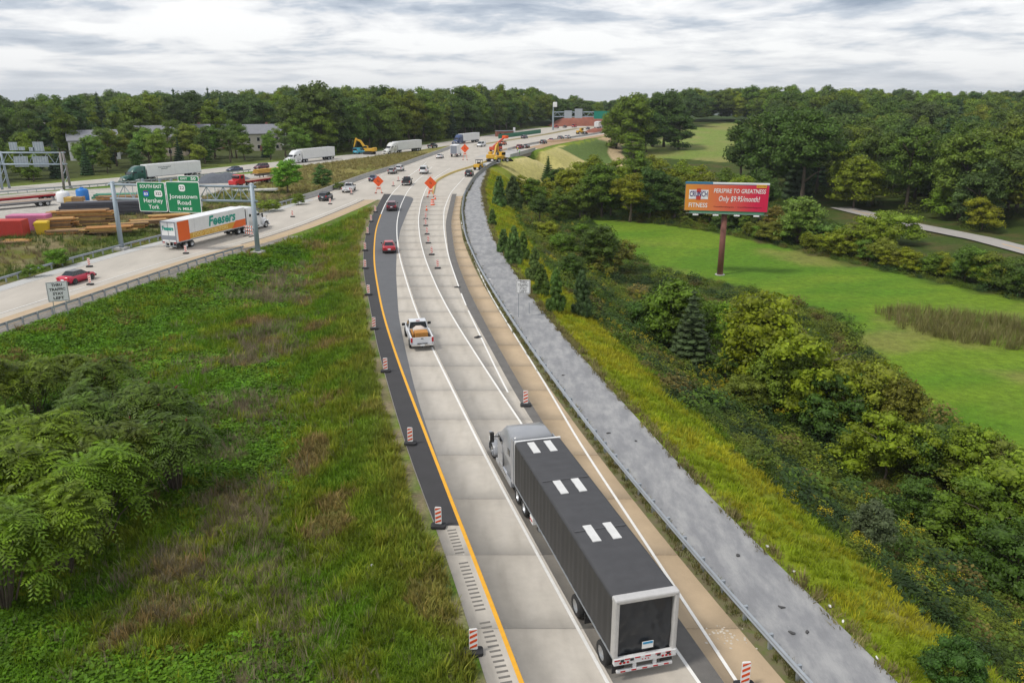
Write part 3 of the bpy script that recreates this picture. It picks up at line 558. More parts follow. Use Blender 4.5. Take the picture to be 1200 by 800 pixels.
deft('juniper2', juniper('crown', 13, 2.7), trunk_mesh('trunk', 13, 6, .22, 0, lean=.03))
# shrubs, modelled about 3 m high with small leaves
deft('bush', foliage('crown', 21, ell_clumps(21, 44, 1.15, 1.75, 1.55, .46, bottom=-.5), 460, .145), trunk_mesh('trunk', 21, 1.6, .07, 5, .9, .06))
deft('bush2', foliage('crown', 22, ell_clumps(22, 50, 1.35, 1.35, 1.35, .40, bottom=-.6, lobes=[(-.7, .2, -.1, 1), (.75, -.1, .15, .9), (0, .5, .3, .85)]), 520, .135), trunk_mesh('trunk', 22, 1.7, .06, 6, 1.0, .08))
deft('bush3', foliage('crown', 23, ell_clumps(23, 46, 1.5, 1.2, 1.75, .38, top=.2, bottom=-.6), 540, .13, core=.6), trunk_mesh('trunk', 23, 2.0, .06, 6, .8, .08))
def plant(kind, name, loc, h, label, cat, group, col, wid=1.0, rz=None, base=10.0, sink=0.0):
    cr, tr = TREES[kind]; r_ = thing(name, label, cat, (loc[0], loc[1], loc[2] - sink), random.uniform(0, 6.28) if rz is None else rz, group)
    s_ = h / base; r_.scale = (s_ * wid, s_ * wid, s_)
    link('trunk', tr, r_); link('crown', cr, r_, color=col); return r_
def vary(c, a_=.16): k = random.uniform(1 - a_, 1 + a_); return (c[0] * k * random.uniform(.84, 1.10) * 1.42, c[1] * k * 1.60, c[2] * k * random.uniform(.8, 1.2) * 1.15)
# ------------------------------------------------------------------ scatter of things nobody could count
PROTO = {}
def proto_coll(key, meshes):
    c = bpy.data.collections.new(key)
    for i, m_ in enumerate(meshes): o = bpy.data.objects.new(f'{key}_{i:02d}', m_); c.objects.link(o)
    PROTO[key] = (c, len(meshes)); return c
def scatter(name, label, cat, pts, scale, tint, key, tilt=.15):
    c, n = PROTO[key]; me = bpy.data.meshes.new(name); N_ = len(pts); me.vertices.add(N_); me.vertices.foreach_set('co', np.asarray(pts, np.float32).ravel())
    def A(nm, ty, val, prop): a_ = me.attributes.new(nm, ty, 'POINT'); a_.data.foreach_set(prop, np.ascontiguousarray(val).ravel())
    rot = np.stack([RNG.normal(0, tilt, N_), RNG.normal(0, tilt, N_), RNG.uniform(0, 6.283, N_)], 1).astype(np.float32)
    A('rot', 'FLOAT_VECTOR', rot, 'vector'); A('size', 'FLOAT', np.asarray(scale, np.float32), 'value'); A('pick', 'INT', RNG.integers(0, n, N_).astype(np.int32), 'value')
    A('tint', 'FLOAT_COLOR', np.concatenate([tint, np.ones((N_, 1))], 1).astype(np.float32), 'color')
    o = tag(link(name, me), label, cat, kind='stuff')
    g = bpy.data.node_groups.new(name, 'GeometryNodeTree'); g.interface.new_socket('Geometry', in_out='INPUT', socket_type='NodeSocketGeometry'); g.interface.new_socket('Geometry', in_out='OUTPUT', socket_type='NodeSocketGeometry')
    nn, ll = g.nodes.new, g.links.new; gi = nn('NodeGroupInput'); go = nn('NodeGroupOutput'); ci = nn('GeometryNodeCollectionInfo'); ci.inputs['Collection'].default_value = c; ci.inputs['Separate Children'].default_value = True; ci.inputs['Reset Children'].default_value = True
    ip = nn('GeometryNodeInstanceOnPoints'); ip.inputs['Pick Instance'].default_value = True
    def na(nm, ty): q = nn('GeometryNodeInputNamedAttribute'); q.data_type = ty; q.inputs['Name'].default_value = nm; return q.outputs['Attribute']
    ll(gi.outputs[0], ip.inputs['Points']); ll(ci.outputs[0], ip.inputs['Instance']); ll(na('pick', 'INT'), ip.inputs['Instance Index']); ll(na('rot', 'FLOAT_VECTOR'), ip.inputs['Rotation']); ll(na('size', 'FLOAT'), ip.inputs['Scale']); ll(ip.outputs[0], go.inputs[0])
    md = o.modifiers.new('scatter', 'NODES'); md.node_group = g; return o
def tuft(seed, blades, h, spread, wd, lean):
    r_ = np.random.default_rng(seed); V = []; F = []
    for i in range(blades):
        a_ = r_.uniform(0, 6.283); p = np.array([math.cos(a_), math.sin(a_), 0]) * spread * math.sqrt(r_.random()); d = np.array([math.cos(a_ + r_.normal(0, .8)), math.sin(a_ + r_.normal(0, .8)), 0]); hh = h * r_.uniform(.55, 1.1); l = lean * r_.uniform(.4, 1.3)
        s_ = np.array([-d[1], d[0], 0]) * wd * r_.uniform(.7, 1.3); o_ = len(V); m_ = p + d * l * .35 * hh + np.array([0, 0, hh * .6]); t_ = p + d * l * hh + np.array([0, 0, hh])
        V += [p - s_, p + s_, m_ + s_ * .8, m_ - s_ * .8, t_]; F += [(o_, o_ + 1, o_ + 2), (o_, o_ + 2, o_ + 3), (o_ + 3, o_ + 2, o_ + 4)]
    return npmesh('tuft', np.array(V), np.array(F), M_SCAT)
proto_coll('grass', [tuft(s_, 16, .34, .20, .016, .55) for s_ in range(5)])
proto_coll('tallgrass', [tuft(40 + s_, 18, .62, .24, .017, .45) for s_ in range(4)])
proto_coll('stalks', [tuft(60 + s_, 15, 1.0, .30, .012, .35) for s_ in range(4)])
def leafy(seed, n, rad, h, size):
    r_ = np.random.default_rng(seed); d = unit(r_.normal(size=(n, 3))); d[:, 2] = np.abs(d[:, 2]); p = d * np.array([rad, rad, h]) * r_.uniform(.55, 1.05, (n, 1)); nn = unit(d * .4 + r_.normal(size=(n, 3)) * .4 + np.array([0, 0, .9])); v, f = leaf_quads(p, nn, size * r_.uniform(.6, 1.3, n), r_, 1.3)
    return npmesh('leafy', v, f, M_SCAT)
proto_coll('cover', [leafy(70 + s_, 34, .38, .22, .15) for s_ in range(4)])
proto_coll('bramble', [leafy(80 + s_, 190, .85, .80, .15) for s_ in range(5)])
proto_coll('flowerhead', [leafy(90 + s_, 40, .28, .5, .09) for s_ in range(3)])
def fill(n, x0, x1, y0, y1): return RNG.uniform(x0, x1, n), RNG.uniform(y0, y1, n)
# ------------------------------------------------------------------ grass of the median
def median_pts(n, y0, y1, lo=-70, hi=0):
    x, y = fill(n, lo, hi, y0, y1); a_ = x - (at(c_Bn, y) + 2.6); b_ = at(c_left, y) - .35 - .75 * fbm(x, y, 1 / 2.2, 3, 91) * (y > 34) - x; k = (a_ > 0) & (b_ > 0); return x[k], y[k], b_[k]
def pick(c0, c1, f): return np.array(c0) * (1 - f[:, None]) + np.array(c1) * f[:, None]
X_, Y_, B_ = [], [], []
for n, y0, y1 in ((70000, 14, 50), (52000, 50, 90), (34000, 90, 172)):
    x, y, b = median_pts(n, y0, y1); X_.append(x); Y_.append(y); B_.append(b)
x = np.concatenate(X_); y = np.concatenate(Y_); b = np.concatenate(B_)
nA = fbm(x, y, 1 / 7, 4, 31); nB = fbm(x, y, 1 / 3.3, 3, 51); nC = fbm(x, y, 1 / 11, 3, 52)
dry = sst(.46, .60, nA) * np.exp(-((b - 11) / 4.5) ** 2); cov = np.maximum(sst(.46, .58, nC) * sst(5, 9, b), .75 * sst(15, 20, b)) * (1 - dry)
rr = RNG.random(len(x)); isdry = rr < dry * .8; iscov = (~isdry) & (rr < dry * .8 + cov * .8); isg = ~(isdry | iscov)
def pts3(k): return np.stack([x[k], y[k], terr(x[k], y[k])], 1)
sz = RNG.uniform(.7, 1.45, len(x)) * (1 + .006 * (y - 30))
gt = pick((.100, .205, .007), (.185, .235, .014), sst(.3, .7, nB)); gt = np.where((nB > .66)[:, None], np.array((.22, .18, .06)), gt)
near = np.exp(-b / 2.2)[:, None]; gt = gt * (1 - near * .8) + np.array((.19, .205, .028)) * near * .8
gt = gt * RNG.uniform(.75, 1.25, (len(x), 1))
scatter('grass', 'rough green grass covering the median between the two carriageways', 'grass', pts3(isg), sz[isg], gt[isg], 'grass', .22)
tl = isg & (RNG.random(len(x)) < .10) & (nB > .42)
scatter('tall_grass', 'taller seeding grass clumps in the median', 'grass', pts3(tl), sz[tl] * .85, gt[tl] * np.array((1.25, 1.05, 1.2)), 'tallgrass', .2)
scatter('ground_creeper', 'low leafy creeper spreading over the median', 'creeper', pts3(iscov), sz[iscov] * 1.0, pick((.072, .180, .008), (.130, .240, .008), nB[iscov]) * RNG.uniform(.8, 1.25, (iscov.sum(), 1)), 'cover', .2)
dk = isdry & (RNG.random(len(x)) < .55)
scatter('dry_weeds', 'dead brown weed stalks along the middle of the median', 'weeds', pts3(dk), sz[dk] * .62, np.array((.20, .165, .105)) * RNG.uniform(.7, 1.25, (dk.sum(), 1)), 'stalks', .25)
# ------------------------------------------------------------------ bank right of the gravel track
x, y = fill(85000, -12, 30, 14, 235); s_ = x - at(c_gR, y); k = (s_ > -.15) & (s_ < 8.5 - 2 * fbm(x, y, 1 / 5, 2, 61)) & (RNG.random(len(x)) < np.where(y < 90, 1, .55)); x, y, s_ = x[k], y[k], s_[k]
nB = fbm(x, y, 1 / 3, 3, 62); t_ = pick((.195, .255, .010), (.31, .30, .016), sst(.35, .65, nB)); t_ = np.where((s_ < .8)[:, None], np.array((.18, .155, .06)), t_); t_ = np.where((s_ > 6.5)[:, None], np.array((.10, .17, .012)), t_)
scatter('bank_grass', 'yellow green grass on the bank beside the gravel track', 'grass', np.stack([x, y, terr(x, y)], 1), RNG.uniform(.55, 1.15, len(x)) * (1 + .004 * y), t_ * RNG.uniform(.8, 1.2, (len(x), 1)), 'grass', .25)
x, y = fill(2600, -12, 14, 14, 235); k = np.abs(x - at(c_rail, y) - .12) < .36; x, y = x[k], y[k]
xs_ = RNG.uniform(14, 200, 1500); x = at(c_rail, xs_) + RNG.normal(.1, .17, 1500)
scatter('rail_weeds', 'weeds growing under the curved guardrail', 'weeds', np.stack([x, xs_, np.zeros(1500)], 1), RNG.uniform(.5, 1.1, 1500), pick((.10, .12, .025), (.19, .15, .06), RNG.random(1500)), 'grass', .25)
# undergrowth of the valley side
FP = np.array(FIELD)
x, y = fill(38000, -8, 130, 15, 240); s_ = x - at(c_gR, y); nB = fbm(x, y, 1 / 6, 3, 63)
k = (s_ > 6.5 + 2.5 * (nB - .5)) & (~inpoly(FIELD, x, y)) & (x < 40 + .75 * np.maximum(0, 140 - y) + 40 * (y > 120)); x, y, s_, nB = x[k], y[k], s_[k], nB[k]
k = (RNG.random(len(x)) < np.where(y < 110, .95, .6)); x, y, s_, nB = x[k], y[k], s_[k], nB[k]
t_ = pick((.070, .125, .012), (.135, .175, .014), sst(.35, .65, nB)); nD = fbm(x, y, 1 / 2.5, 2, 64); t_ = np.where((nD > .71)[:, None], np.array((.15, .125, .03)), t_); t_ = np.where((nD < .36)[:, None], np.array((.035, .070, .016)), t_)
scatter('bramble', 'tangled bramble and weeds covering the valley side below the bank', 'bramble', np.stack([x, y, terr(x, y) - .1], 1), RNG.uniform(.6, 1.2, len(x)) * np.where(RNG.random(len(x)) < .12, 1.9, 1.0), t_ * RNG.uniform(.7, 1.3, (len(x), 1)), 'bramble', .2)
gr = fbm(x, y, 1 / 5, 3, 65); k = (gr > .56) & (s_ < 24) & (RNG.random(len(x)) < .6); gx = x[k] + RNG.normal(0, .5, k.sum()); gy = y[k] + RNG.normal(0, .5, k.sum())
scatter('goldenrod', 'yellow goldenrod flowering among the brambles', 'goldenrod', np.stack([gx, gy, terr(gx, gy) + .55], 1), RNG.uniform(.7, 1.3, len(gx)), np.array((.40, .33, .012)) * RNG.uniform(.7, 1.2, (len(gx), 1)), 'flowerhead', .3)
# reed bed in the mown field, and short grass of the field itself
x, y = fill(22000, 30, 140, 60, 140); k = inpoly(REED, x, y); x, y = x[k], y[k]
scatter('reed_bed', 'olive brown reeds in an uncut patch of the bright field', 'reeds', np.stack([x, y, terr(x, y)], 1), RNG.uniform(1.1, 1.9, len(x)), pick((.14, .15, .035), (.21, .18, .075), RNG.random(len(x))) * .95, 'stalks', .12)
# weeds on the bank beyond the second carriageway and dry grass of its median
x, y = fill(26000, -120, -24, 60, 300); c_ = at(c_Bf, y) - x; k = (c_ > .9) & (c_ < np.where(y < 240, 26, 30)) & (x > at(c_Cn, y) + 1.5) & (~inpoly(YARD, x, y)); x, y, c_ = x[k], y[k], c_[k]
nB = fbm(x, y, 1 / 6, 3, 66); t_ = np.where((nB > .52)[:, None], np.array((.085, .125, .02)), np.array((.215, .17, .09))); t_ = np.where((y > 185)[:, None], np.array((.24, .205, .075)), t_)
xw, yw = x, y
scatter('dry_grass', 'brown and green weeds on the bank below the storage yard', 'weeds', np.stack([x, y, terr(x, y)], 1), RNG.uniform(.8, 1.5, len(x)), t_ * RNG.uniform(.7, 1.25, (len(x), 1)), 'tallgrass', .25)
# ------------------------------------------------------------------ sumac thicket, lower left
def sumac(seed, rad, h, n_ros):  # rosettes of long drooping fronds on leaning stems
    r_ = np.random.default_rng(seed); V = []; Fq = []; o_ = 0; heads = MB(); tips = []
    lob = [(r_.uniform(-.5, .5) * rad, r_.uniform(-.5, .5) * rad, r_.uniform(.5, .75)) for _ in range(5)]
    for i in range(n_ros):
        L = lob[i % 5]; a_ = i * 2.399 + r_.normal(0, .3); q = math.sqrt(r_.uniform(.0, 1.0)); R_ = rad * L[2]
        c = np.array([L[0] + math.cos(a_) * R_ * q, L[1] + math.sin(a_) * R_ * q, h * (.50 + .10 * L[2]) + h * .42 * math.sqrt(max(0, 1 - (.95 * q) ** 2)) - (.9 if q > .7 else .3) * r_.random() + r_.normal(0, .16)]); tips.append(c)
        out = unit(np.array([[math.cos(a_) * q * .9, math.sin(a_) * q * .9, .55]]))[0]; u = unit(np.cross(out, [[.3, .1, 1.]]))[0]; w_ = np.cross(out, u); nf = r_.integers(8, 12)
        for j in range(nf):
            b_ = 2 * math.pi * j / nf + r_.normal(0, .15); d = u * math.cos(b_) + w_ * math.sin(b_) + out * r_.uniform(.05, .55); d /= np.linalg.norm(d); ln = r_.uniform(.75, 1.15)
            side = np.cross(d, [0, 0, 1.0]); side /= np.linalg.norm(side) + 1e-6
            for k in range(1, 8):
                t_ = k / 7.0; p = c + d * ln * t_ - np.array([0, 0, .42 * ln * t_ * t_]); tv = d - np.array([0, 0, .84 * t_]); tv /= np.linalg.norm(tv); ll_ = .32 * (1 - .45 * abs(t_ - .45) * 1.6); up = np.cross(side, tv)
                for s_ in (-1, 1):
                    e_ = side * s_ * .88 + tv * .45 - up * .22; e_ /= np.linalg.norm(e_); g = tv * .054
                    V += [p - g * .6, p + e_ * ll_ * .5 + g, p + e_ * ll_, p + e_ * ll_ * .5 - g]; Fq.append((o_, o_ + 1, o_ + 2, o_ + 3)); o_ += 4
        if r_.random() < .16: heads.cyl(c + out * .05, c + out * .26, .055, .02, 6)
    cr = npmesh('crown', np.array(V), np.array(Fq), M_FROND); t = MB()
    for i in range(0, n_ros, 3):
        c = Vector(tips[i]); bpt_ = Vector((c.x * .15, c.y * .15, -.3)); m_ = Vector((c.x * .5, c.y * .5, c.z * .55)); t.tube([bpt_, m_, c], [.05, .035, .015], 5)
    return cr, t.mesh('trunk', M_BARK, True), heads.mesh('seed_head', mat('sumac_seed', (.16, .025, .02), .9))
SUM = [sumac(s_, 2.3, 4.4, 50) for s_ in (1, 2, 3)]
for i, (px, py, h, col, lab) in enumerate((
    (5, 715, 4.6, 0, 'bright green sumac at the lower left edge of the photo, nearest the camera'), (80, 668, 4.5, 0, 'bright sumac with spreading fronds second from the lower left corner'),
    (25, 640, 5.0, 0, 'bright sumac behind the nearest one at the left photo edge'), (118, 632, 4.6, 0, 'bright sumac whose fronds reach furthest right in the front clump'),
    (-40, 660, 5.0, 0, 'bright sumac cut by the left photo edge'), (60, 590, 4.8, 0, 'bright sumac in the middle of the front clump'), (-15, 580, 5.0, 0, 'bright sumac half out of frame behind the front clump'),
    (160, 592, 4.6, 1, 'darker sumac with red seed heads at the front of the middle clump'), (208, 575, 4.3, 1, 'darker sumac at the right end of the middle clump'), (120, 540, 4.4, 1, 'darker sumac between the front and middle clumps'),
    (178, 535, 4.4, 1, 'darker sumac with red seed heads in the heart of the middle clump'), (215, 525, 3.6, 1, 'small darker sumac at the upper right of the middle clump'), (130, 490, 3.8, 1, 'darker sumac at the back of the middle clump'),
    (40, 488, 3.8, 2, 'olive sumac at the back near the left guardrail'), (-5, 500, 4.2, 2, 'olive sumac at the left photo edge below the guardrail'), (85, 470, 3.2, 2, 'low olive sumac nearest the roadside sign'))):
    p = GT(px, py); cr, tr, hd = SUM[i % 3]; r_ = thing('sumac_tree', lab, 'sumac', (p.x, p.y, p.z), i * 1.7, 'sumac thicket in the median'); r_.scale = (h / 4.4 * 1.12,) * 2 + (h / 4.4 * 1.1,)
    link('trunk', tr, r_); link('crown', cr, r_, color=vary(((.100, .132, .008), (.062, .082, .010), (.082, .100, .009))[col], .06)); 
    if col == 1: link('seed_head', hd, r_)
# ------------------------------------------------------------------ shrubs and small trees chosen one by one
GREEN = (.085, .120, .014); DARK = (.050, .078, .014); YEL = (.155, .155, .010); BLUE = (.052, .072, .032); LIME = (.125, .165, .014); OLIVE = (.120, .118, .018)
def tpx(kind, name, px, bpy_, tpy, label, cat, group, col, wid=1.0, base=10.0, sink=0.0):
    p = GT(px, bpy_); h = max(.8, atY(px, tpy, p.y).z - p.z); return plant(kind, name, p, h, label, cat, group, vary(col, .08), wid, None, base, sink)
J = 'junipers beside the gravel track'
for i, (px, b_, t_, wd, lab) in enumerate(((585, 243, 203, 1.1, 'dark pointed juniper furthest up the gravel track'), (601, 246, 205, 1.3, 'broad grey green juniper beside the furthest one up the track'), (577, 264, 243, 1.25, 'small lone juniper close to the gravel track edge'),
    (590, 296, 266, 1.3, 'small juniper at the track edge left of a taller pair'), (602, 310, 263, 1.0, 'tall slim juniper in the row beside the track'), (613, 305, 268, 1.0, 'dark juniper behind the tall slim one'),
    (626, 330, 286, 1.15, 'rounded juniper in the middle of the row beside the sign'), (634, 346, 308, 1.2, 'low wide juniper just right of the white sign'), (651, 366, 311, 1.0, 'green cone shaped juniper nearest the white roadside sign'), (681, 372, 312, 1.0, 'large blue green juniper at the near end of the row'))):
    tpx('juniper2' if i % 3 == 1 else 'juniper', 'juniper', px, b_, t_, lab, 'juniper', J, (BLUE if i in (1, 9) else (.075, .11, .03)), wd)
tpx('bush', 'round_bush', 1115, 806, 748, 'dense round dark bush at the lower right corner of the bank', 'bush', None, (.045, .085, .018), .92, 2.9)
S = 'trees and shrubs between the bank and the field'
for i, (k, px, b_, t_, col, wd, lab) in enumerate((
    ('bush3', 700, 318, 262, DARK, 1.3, 'dark rounded shrub at the corner of the bright field'), ('bush2', 720, 322, 275, OLIVE, 1.2, 'olive shrub at the field corner next to the dark one'), ('bush', 660, 300, 268, GREEN, 1.2, 'green shrub behind the row of junipers'),
    ('bush2', 685, 285, 258, GREEN, 1.2, 'green shrub above the junipers toward the field'), ('bush', 640, 280, 255, YEL, 1.3, 'yellow flowering shrub patch behind the track junipers'), ('bush3', 670, 330, 295, DARK, 1.2, 'dark shrub between the junipers and the field'),
    ('spruce', 808, 425, 340, BLUE, 1.5, 'dark blue green conifer beside the yellow tree'), ('bush3', 790, 410, 326, GREEN, 1.25, 'tall green bush left of the dark conifer'), ('bush2', 830, 415, 345, LIME, 1.1, 'pale green bush between conifer and billboard pole'), ('bush', 760, 395, 345, DARK, 1.3, 'dark bush on the valley side left of the conifer'),
    ('bush3', 890, 455, 338, YEL, 1.15, 'tall yellow green tree with its top level with the pole foot'), ('bush2', 945, 485, 372, YEL, 1.1, 'largest yellow green tree in the valley thicket'), ('bush3', 915, 480, 400, (.135, .15, .018), 1.2, 'yellow green tree in front of the largest one'),
    ('bush', 1000, 500, 405, (.15, .15, .02), 1.0, 'golden tinged tree at the edge of the bright field'), ('bush2', 985, 510, 430, DARK, 1.1, 'dark shrub below the golden tinged tree'), ('bush3', 1050, 515, 440, OLIVE, 1.0, 'olive tree reaching out over the field edge'),
    ('bush2', 1035, 560, 480, YEL, 1.1, 'yellowish bush in the lower thicket'), ('bush', 1090, 560, 490, DARK, 1.2, 'dark bush in the lower thicket toward the right'), ('bush3', 1130, 575, 495, LIME, 1.1, 'light green tree against the field at lower right'),
    ('bush2', 1165, 585, 510, OLIVE, 1.2, 'olive tree near the right photo edge below the field'), ('bush', 1195, 620, 520, LIME, 1.2, 'light green tree cut by the right photo edge'), ('bush2', 1150, 640, 560, GREEN, 1.2, 'green bush low at the right of the thicket'),
    ('bush', 1190, 690, 600, DARK, 1.1, 'large dark bush at the right photo edge'), ('bush3', 1020, 640, 585, (.085, .095, .05), 1.1, 'grey green thin bush at the foot of the bank'), ('bush2', 1080, 610, 560, DARK, 1.2, 'dark low bush in the middle of the brambles'), ('bush', 870, 475, 435, OLIVE, 1.3, 'olive low bush above the bank brambles'), ('bush2', 850, 445, 400, DARK, 1.3, 'dark bush between conifer and yellow trees'))):
    tpx(k, 'shrub' if k.startswith('bush') else 'conifer', px, b_, t_, lab, 'shrub' if k.startswith('bush') else 'conifer', S, col, wd, 10. if k == 'spruce' else 3.2)
# belt of trees between the straw slopes and the billboard
NTH = 'first second third fourth fifth sixth seventh eighth ninth tenth eleventh twelfth thirteenth fourteenth fifteenth sixteenth seventeenth eighteenth nineteenth twentieth'.split() + ['twenty-' + q for q in 'first second third fourth fifth sixth seventh eighth ninth'.split()]
for i, (k, px, b_, t_, col, wd) in enumerate(sorted((('edge', 612, 236, 202, YEL, 1.3), ('round', 625, 245, 208, GREEN, 1.1), ('edge', 640, 240, 205, YEL, 1.2), ('lobed', 632, 262, 225, DARK, 1.1), ('edge', 655, 258, 215, GREEN, 1.2), ('round', 668, 250, 196, YEL, 1.1), ('spruce', 642, 215, 183, DARK, 1.4),
    ('oval', 690, 240, 180, YEL, 1.3), ('round', 705, 255, 190, GREEN, 1.1), ('edge', 720, 245, 180, YEL, 1.2), ('lobed', 738, 260, 200, YEL, 1.1), ('oval', 745, 235, 176, GREEN, 1.2), ('round', 760, 258, 195, DARK, 1.1), ('edge', 775, 240, 182, YEL, 1.2), ('lobed', 790, 258, 205, DARK, 1.2), ('oval', 800, 240, 186, LIME, 1.2), ('edge', 815, 250, 188, YEL, 1.2),
    ('round', 680, 256, 214, GREEN, 1.1), ('lobed', 715, 255, 212, DARK, 1.1), ('edge', 750, 256, 212, OLIVE, 1.2), ('round', 782, 258, 216, DARK, 1.1), ('edge', 830, 262, 200, OLIVE, 1.1), ('oval', 850, 250, 195, GREEN, 1.2), ('round', 868, 265, 205, LIME, 1.1), ('lobed', 890, 262, 200, DARK, 1.1), ('edge', 760, 215, 178, YEL, 1.2), ('round', 655, 230, 196, DARK, 1.2), ('edge', 700, 215, 182, GREEN, 1.2)), key=lambda q: q[1])):
    tpx(k, 'broadleaf_tree', px, b_, t_, f'{ {YEL: "yellow green", GREEN: "green", DARK: "dark green", LIME: "light green", OLIVE: "olive"}[col]} tree, {NTH[i]} from the left in the belt left of the billboard' if k != 'spruce' else 'dark conifer standing in front of the straw slopes', 'tree', 'belt of trees left of the billboard', col, wd)
# hedge along the far side of the field
for i in range(48):
    px = 690 + i * 11.2; ey = float(np.interp(px, [690, 760, 850, 960, 1080, 1200, 1300], [256, 260, 273, 298, 326, 350, 375])); k = random.choice(('bush', 'bush2', 'bush3')); hgt = random.choice((14, 18, 22, 26)) * (1 + max(0, px - 735) / 900)
    p = GT(px + random.uniform(-4, 4), ey - 3 - random.uniform(0, 8)); plant(k, 'hedge_shrub', p, hgt / 6.2, 'shrub in the hedge along the far edge of the bright field', 'shrub', 'hedge along the far edge of the field', vary(random.choice((GREEN, DARK, OLIVE, YEL)), .15), 1.25, None, 3.2)
for (k, px, b_, t_, col, wd, lab) in (('bush3', 935, 285, 228, (.14, .17, .03), 1.3, 'feathery light green willow bush right of the billboard'), ('bush2', 1010, 300, 248, YEL, 1.3, 'yellow tree beside the country road bend'), ('bush', 1045, 285, 240, LIME, 1.4, 'light green spreading tree at the country road'), ('bush', 965, 288, 255, (.11, .15, .03), 1.3, 'low green bush between the willow bush and the yellow tree'),
    ('bush3', 905, 272, 240, (.16, .12, .03), 1.2, 'reddish bush at the right end of the billboard'), ('bush2', 1165, 335, 290, OLIVE, 1.3, 'olive bush in front of the country road near the right edge'), ('bush', 1195, 345, 300, DARK, 1.2, 'dark bush at the right photo edge by the country road')):
    tpx(k, 'hedge_tree', px, b_, t_, lab, 'tree', 'trees by the country road', col, wd, 3.2)
# country road in the valley
def drape(path, wd, z, name, m, kind='structure', n=30):
    pv = [Vector((p[0], p[1], 0)) for p in path]; d_ = [0]
    for a_, b_ in zip(pv, pv[1:]): d_.append(d_[-1] + (b_ - a_).length)
    t_ = np.linspace(0, d_[-1], n); xs_ = np.interp(t_, d_, [p.x for p in pv]); ys_ = np.interp(t_, d_, [p.y for p in pv]); gx = np.gradient(xs_); gy = np.gradient(ys_); l = np.hypot(gx, gy); nx_, ny_ = gy / l, -gx / l
    V = []
    for i in range(n):
        zz = max(tz(xs_[i] + nx_[i] * o_ * wd, ys_[i] + ny_[i] * o_ * wd) for o_ in (-.5, 0, .5)) + z
        V += [(xs_[i] - nx_[i] * wd / 2, ys_[i] - ny_[i] * wd / 2, zz), (xs_[i] + nx_[i] * wd / 2, ys_[i] + ny_[i] * wd / 2, zz)]
    o = link(name, npmesh(name, V, [(2 * i, 2 * i + 1, 2 * i + 3, 2 * i + 2) for i in range(n - 1)], m)); o['kind'] = kind; return o
crd = [tuple(GT(*p))[:2] for p in ((985, 244), (1060, 263), (1100, 271), (1150, 281), (1200, 294), (1330, 330))]
road = drape(crd, 6.4, .25, 'country_road', mat('old_road', (.33, .31, .285), .9, var=.12, vscale=.4))
for o_ in (-.12, .12):
    q = drape([(p[0] + o_, p[1] + o_) for p in crd], .12, .262, 'centre_line', M_YLINE, None); q.parent = road; del q['kind']
# ------------------------------------------------------------------ woods
SKY_X = [-150, 0, 20, 80, 150, 250, 330, 370, 400, 450, 500, 540, 570, 600, 630, 650, 680, 700, 720, 745, 770, 800, 830, 860, 900, 960, 1000, 1050, 1100, 1200, 1350]
SKY_Y = [112, 110, 119, 114, 110, 112, 108, 98, 102, 105, 108, 104, 96, 96, 104, 112, 114, 116, 113, 108, 101, 101, 95, 98, 101, 103, 107, 109, 110, 112, 112]
def px_of(x, y, z):
    dy = y * CT + (CAMH - z) * ST; return 600 + FPX * x / dy, 400 + FPX * ((CAMH - z) * CT - y * ST) / dy
KINDS = ('round', 'wild', 'wild2', 'oval', 'lobed', 'tall', 'edge', 'airy'); FOR = [(.070, .098, .020), (.056, .084, .020), (.084, .112, .017), (.048, .074, .022), (.110, .128, .012), (.062, .088, .022), (.125, .150, .014), (.092, .118, .015)]
UND = []
def wood(cands, spacing, name, label, group, hmin, hmax, limit, cols=FOR, con=.07, back_y=None, kinds=None):
    """cands: iterable of (x, y); returns leftover positions"""
    got = []; left = []; cell = {}
    for x, y in cands:
        key = (int(x // spacing), int(y // spacing))
        if any((x - a_) ** 2 + (y - b_) ** 2 < spacing * spacing for i in (-1, 0, 1) for j in (-1, 0, 1) for a_, b_ in cell.get((key[0] + i, key[1] + j), ())): continue
        cell.setdefault(key, []).append((x, y)); z = tz(x, y); px, _ = px_of(x, y, z)
        zmax = atY(px, float(np.interp(px, SKY_X, SKY_Y)), y).z - z; h = min(random.uniform(hmin, hmax), max(6, zmax + random.choice((-4.0, -2.0, -.5, .6, 1.6, 2.8)) + random.uniform(-.8, .8)))
        got.append((y, x, z, h))
    got.sort()
    for i, (y, x, z, h) in enumerate(got):
        if i < limit:
            k = 'spruce' if random.random() < con else random.choice(kinds or KINDS); UND.extend([(x + random.uniform(-4, 4), y - random.uniform(.5, 4)) for _ in range(3 if i < 75 and name != 'roadside_tree' else 0)]); plant(k, name, (x, y, z), h, label if k != 'spruce' else label.replace('broadleaf tree', 'dark spruce'), 'tree' , group, vary(random.choice(cols) if k != 'spruce' else (.036, .060, .034), .18), random.uniform(.85, 1.15))
        else: left.append((x, y, z, h))
    return left
rnd = random.Random(5)
def in_view(x, y, m_=60): px, py = px_of(x, y, tz(x, y) + 8); return -m_ < px < 1200 + m_
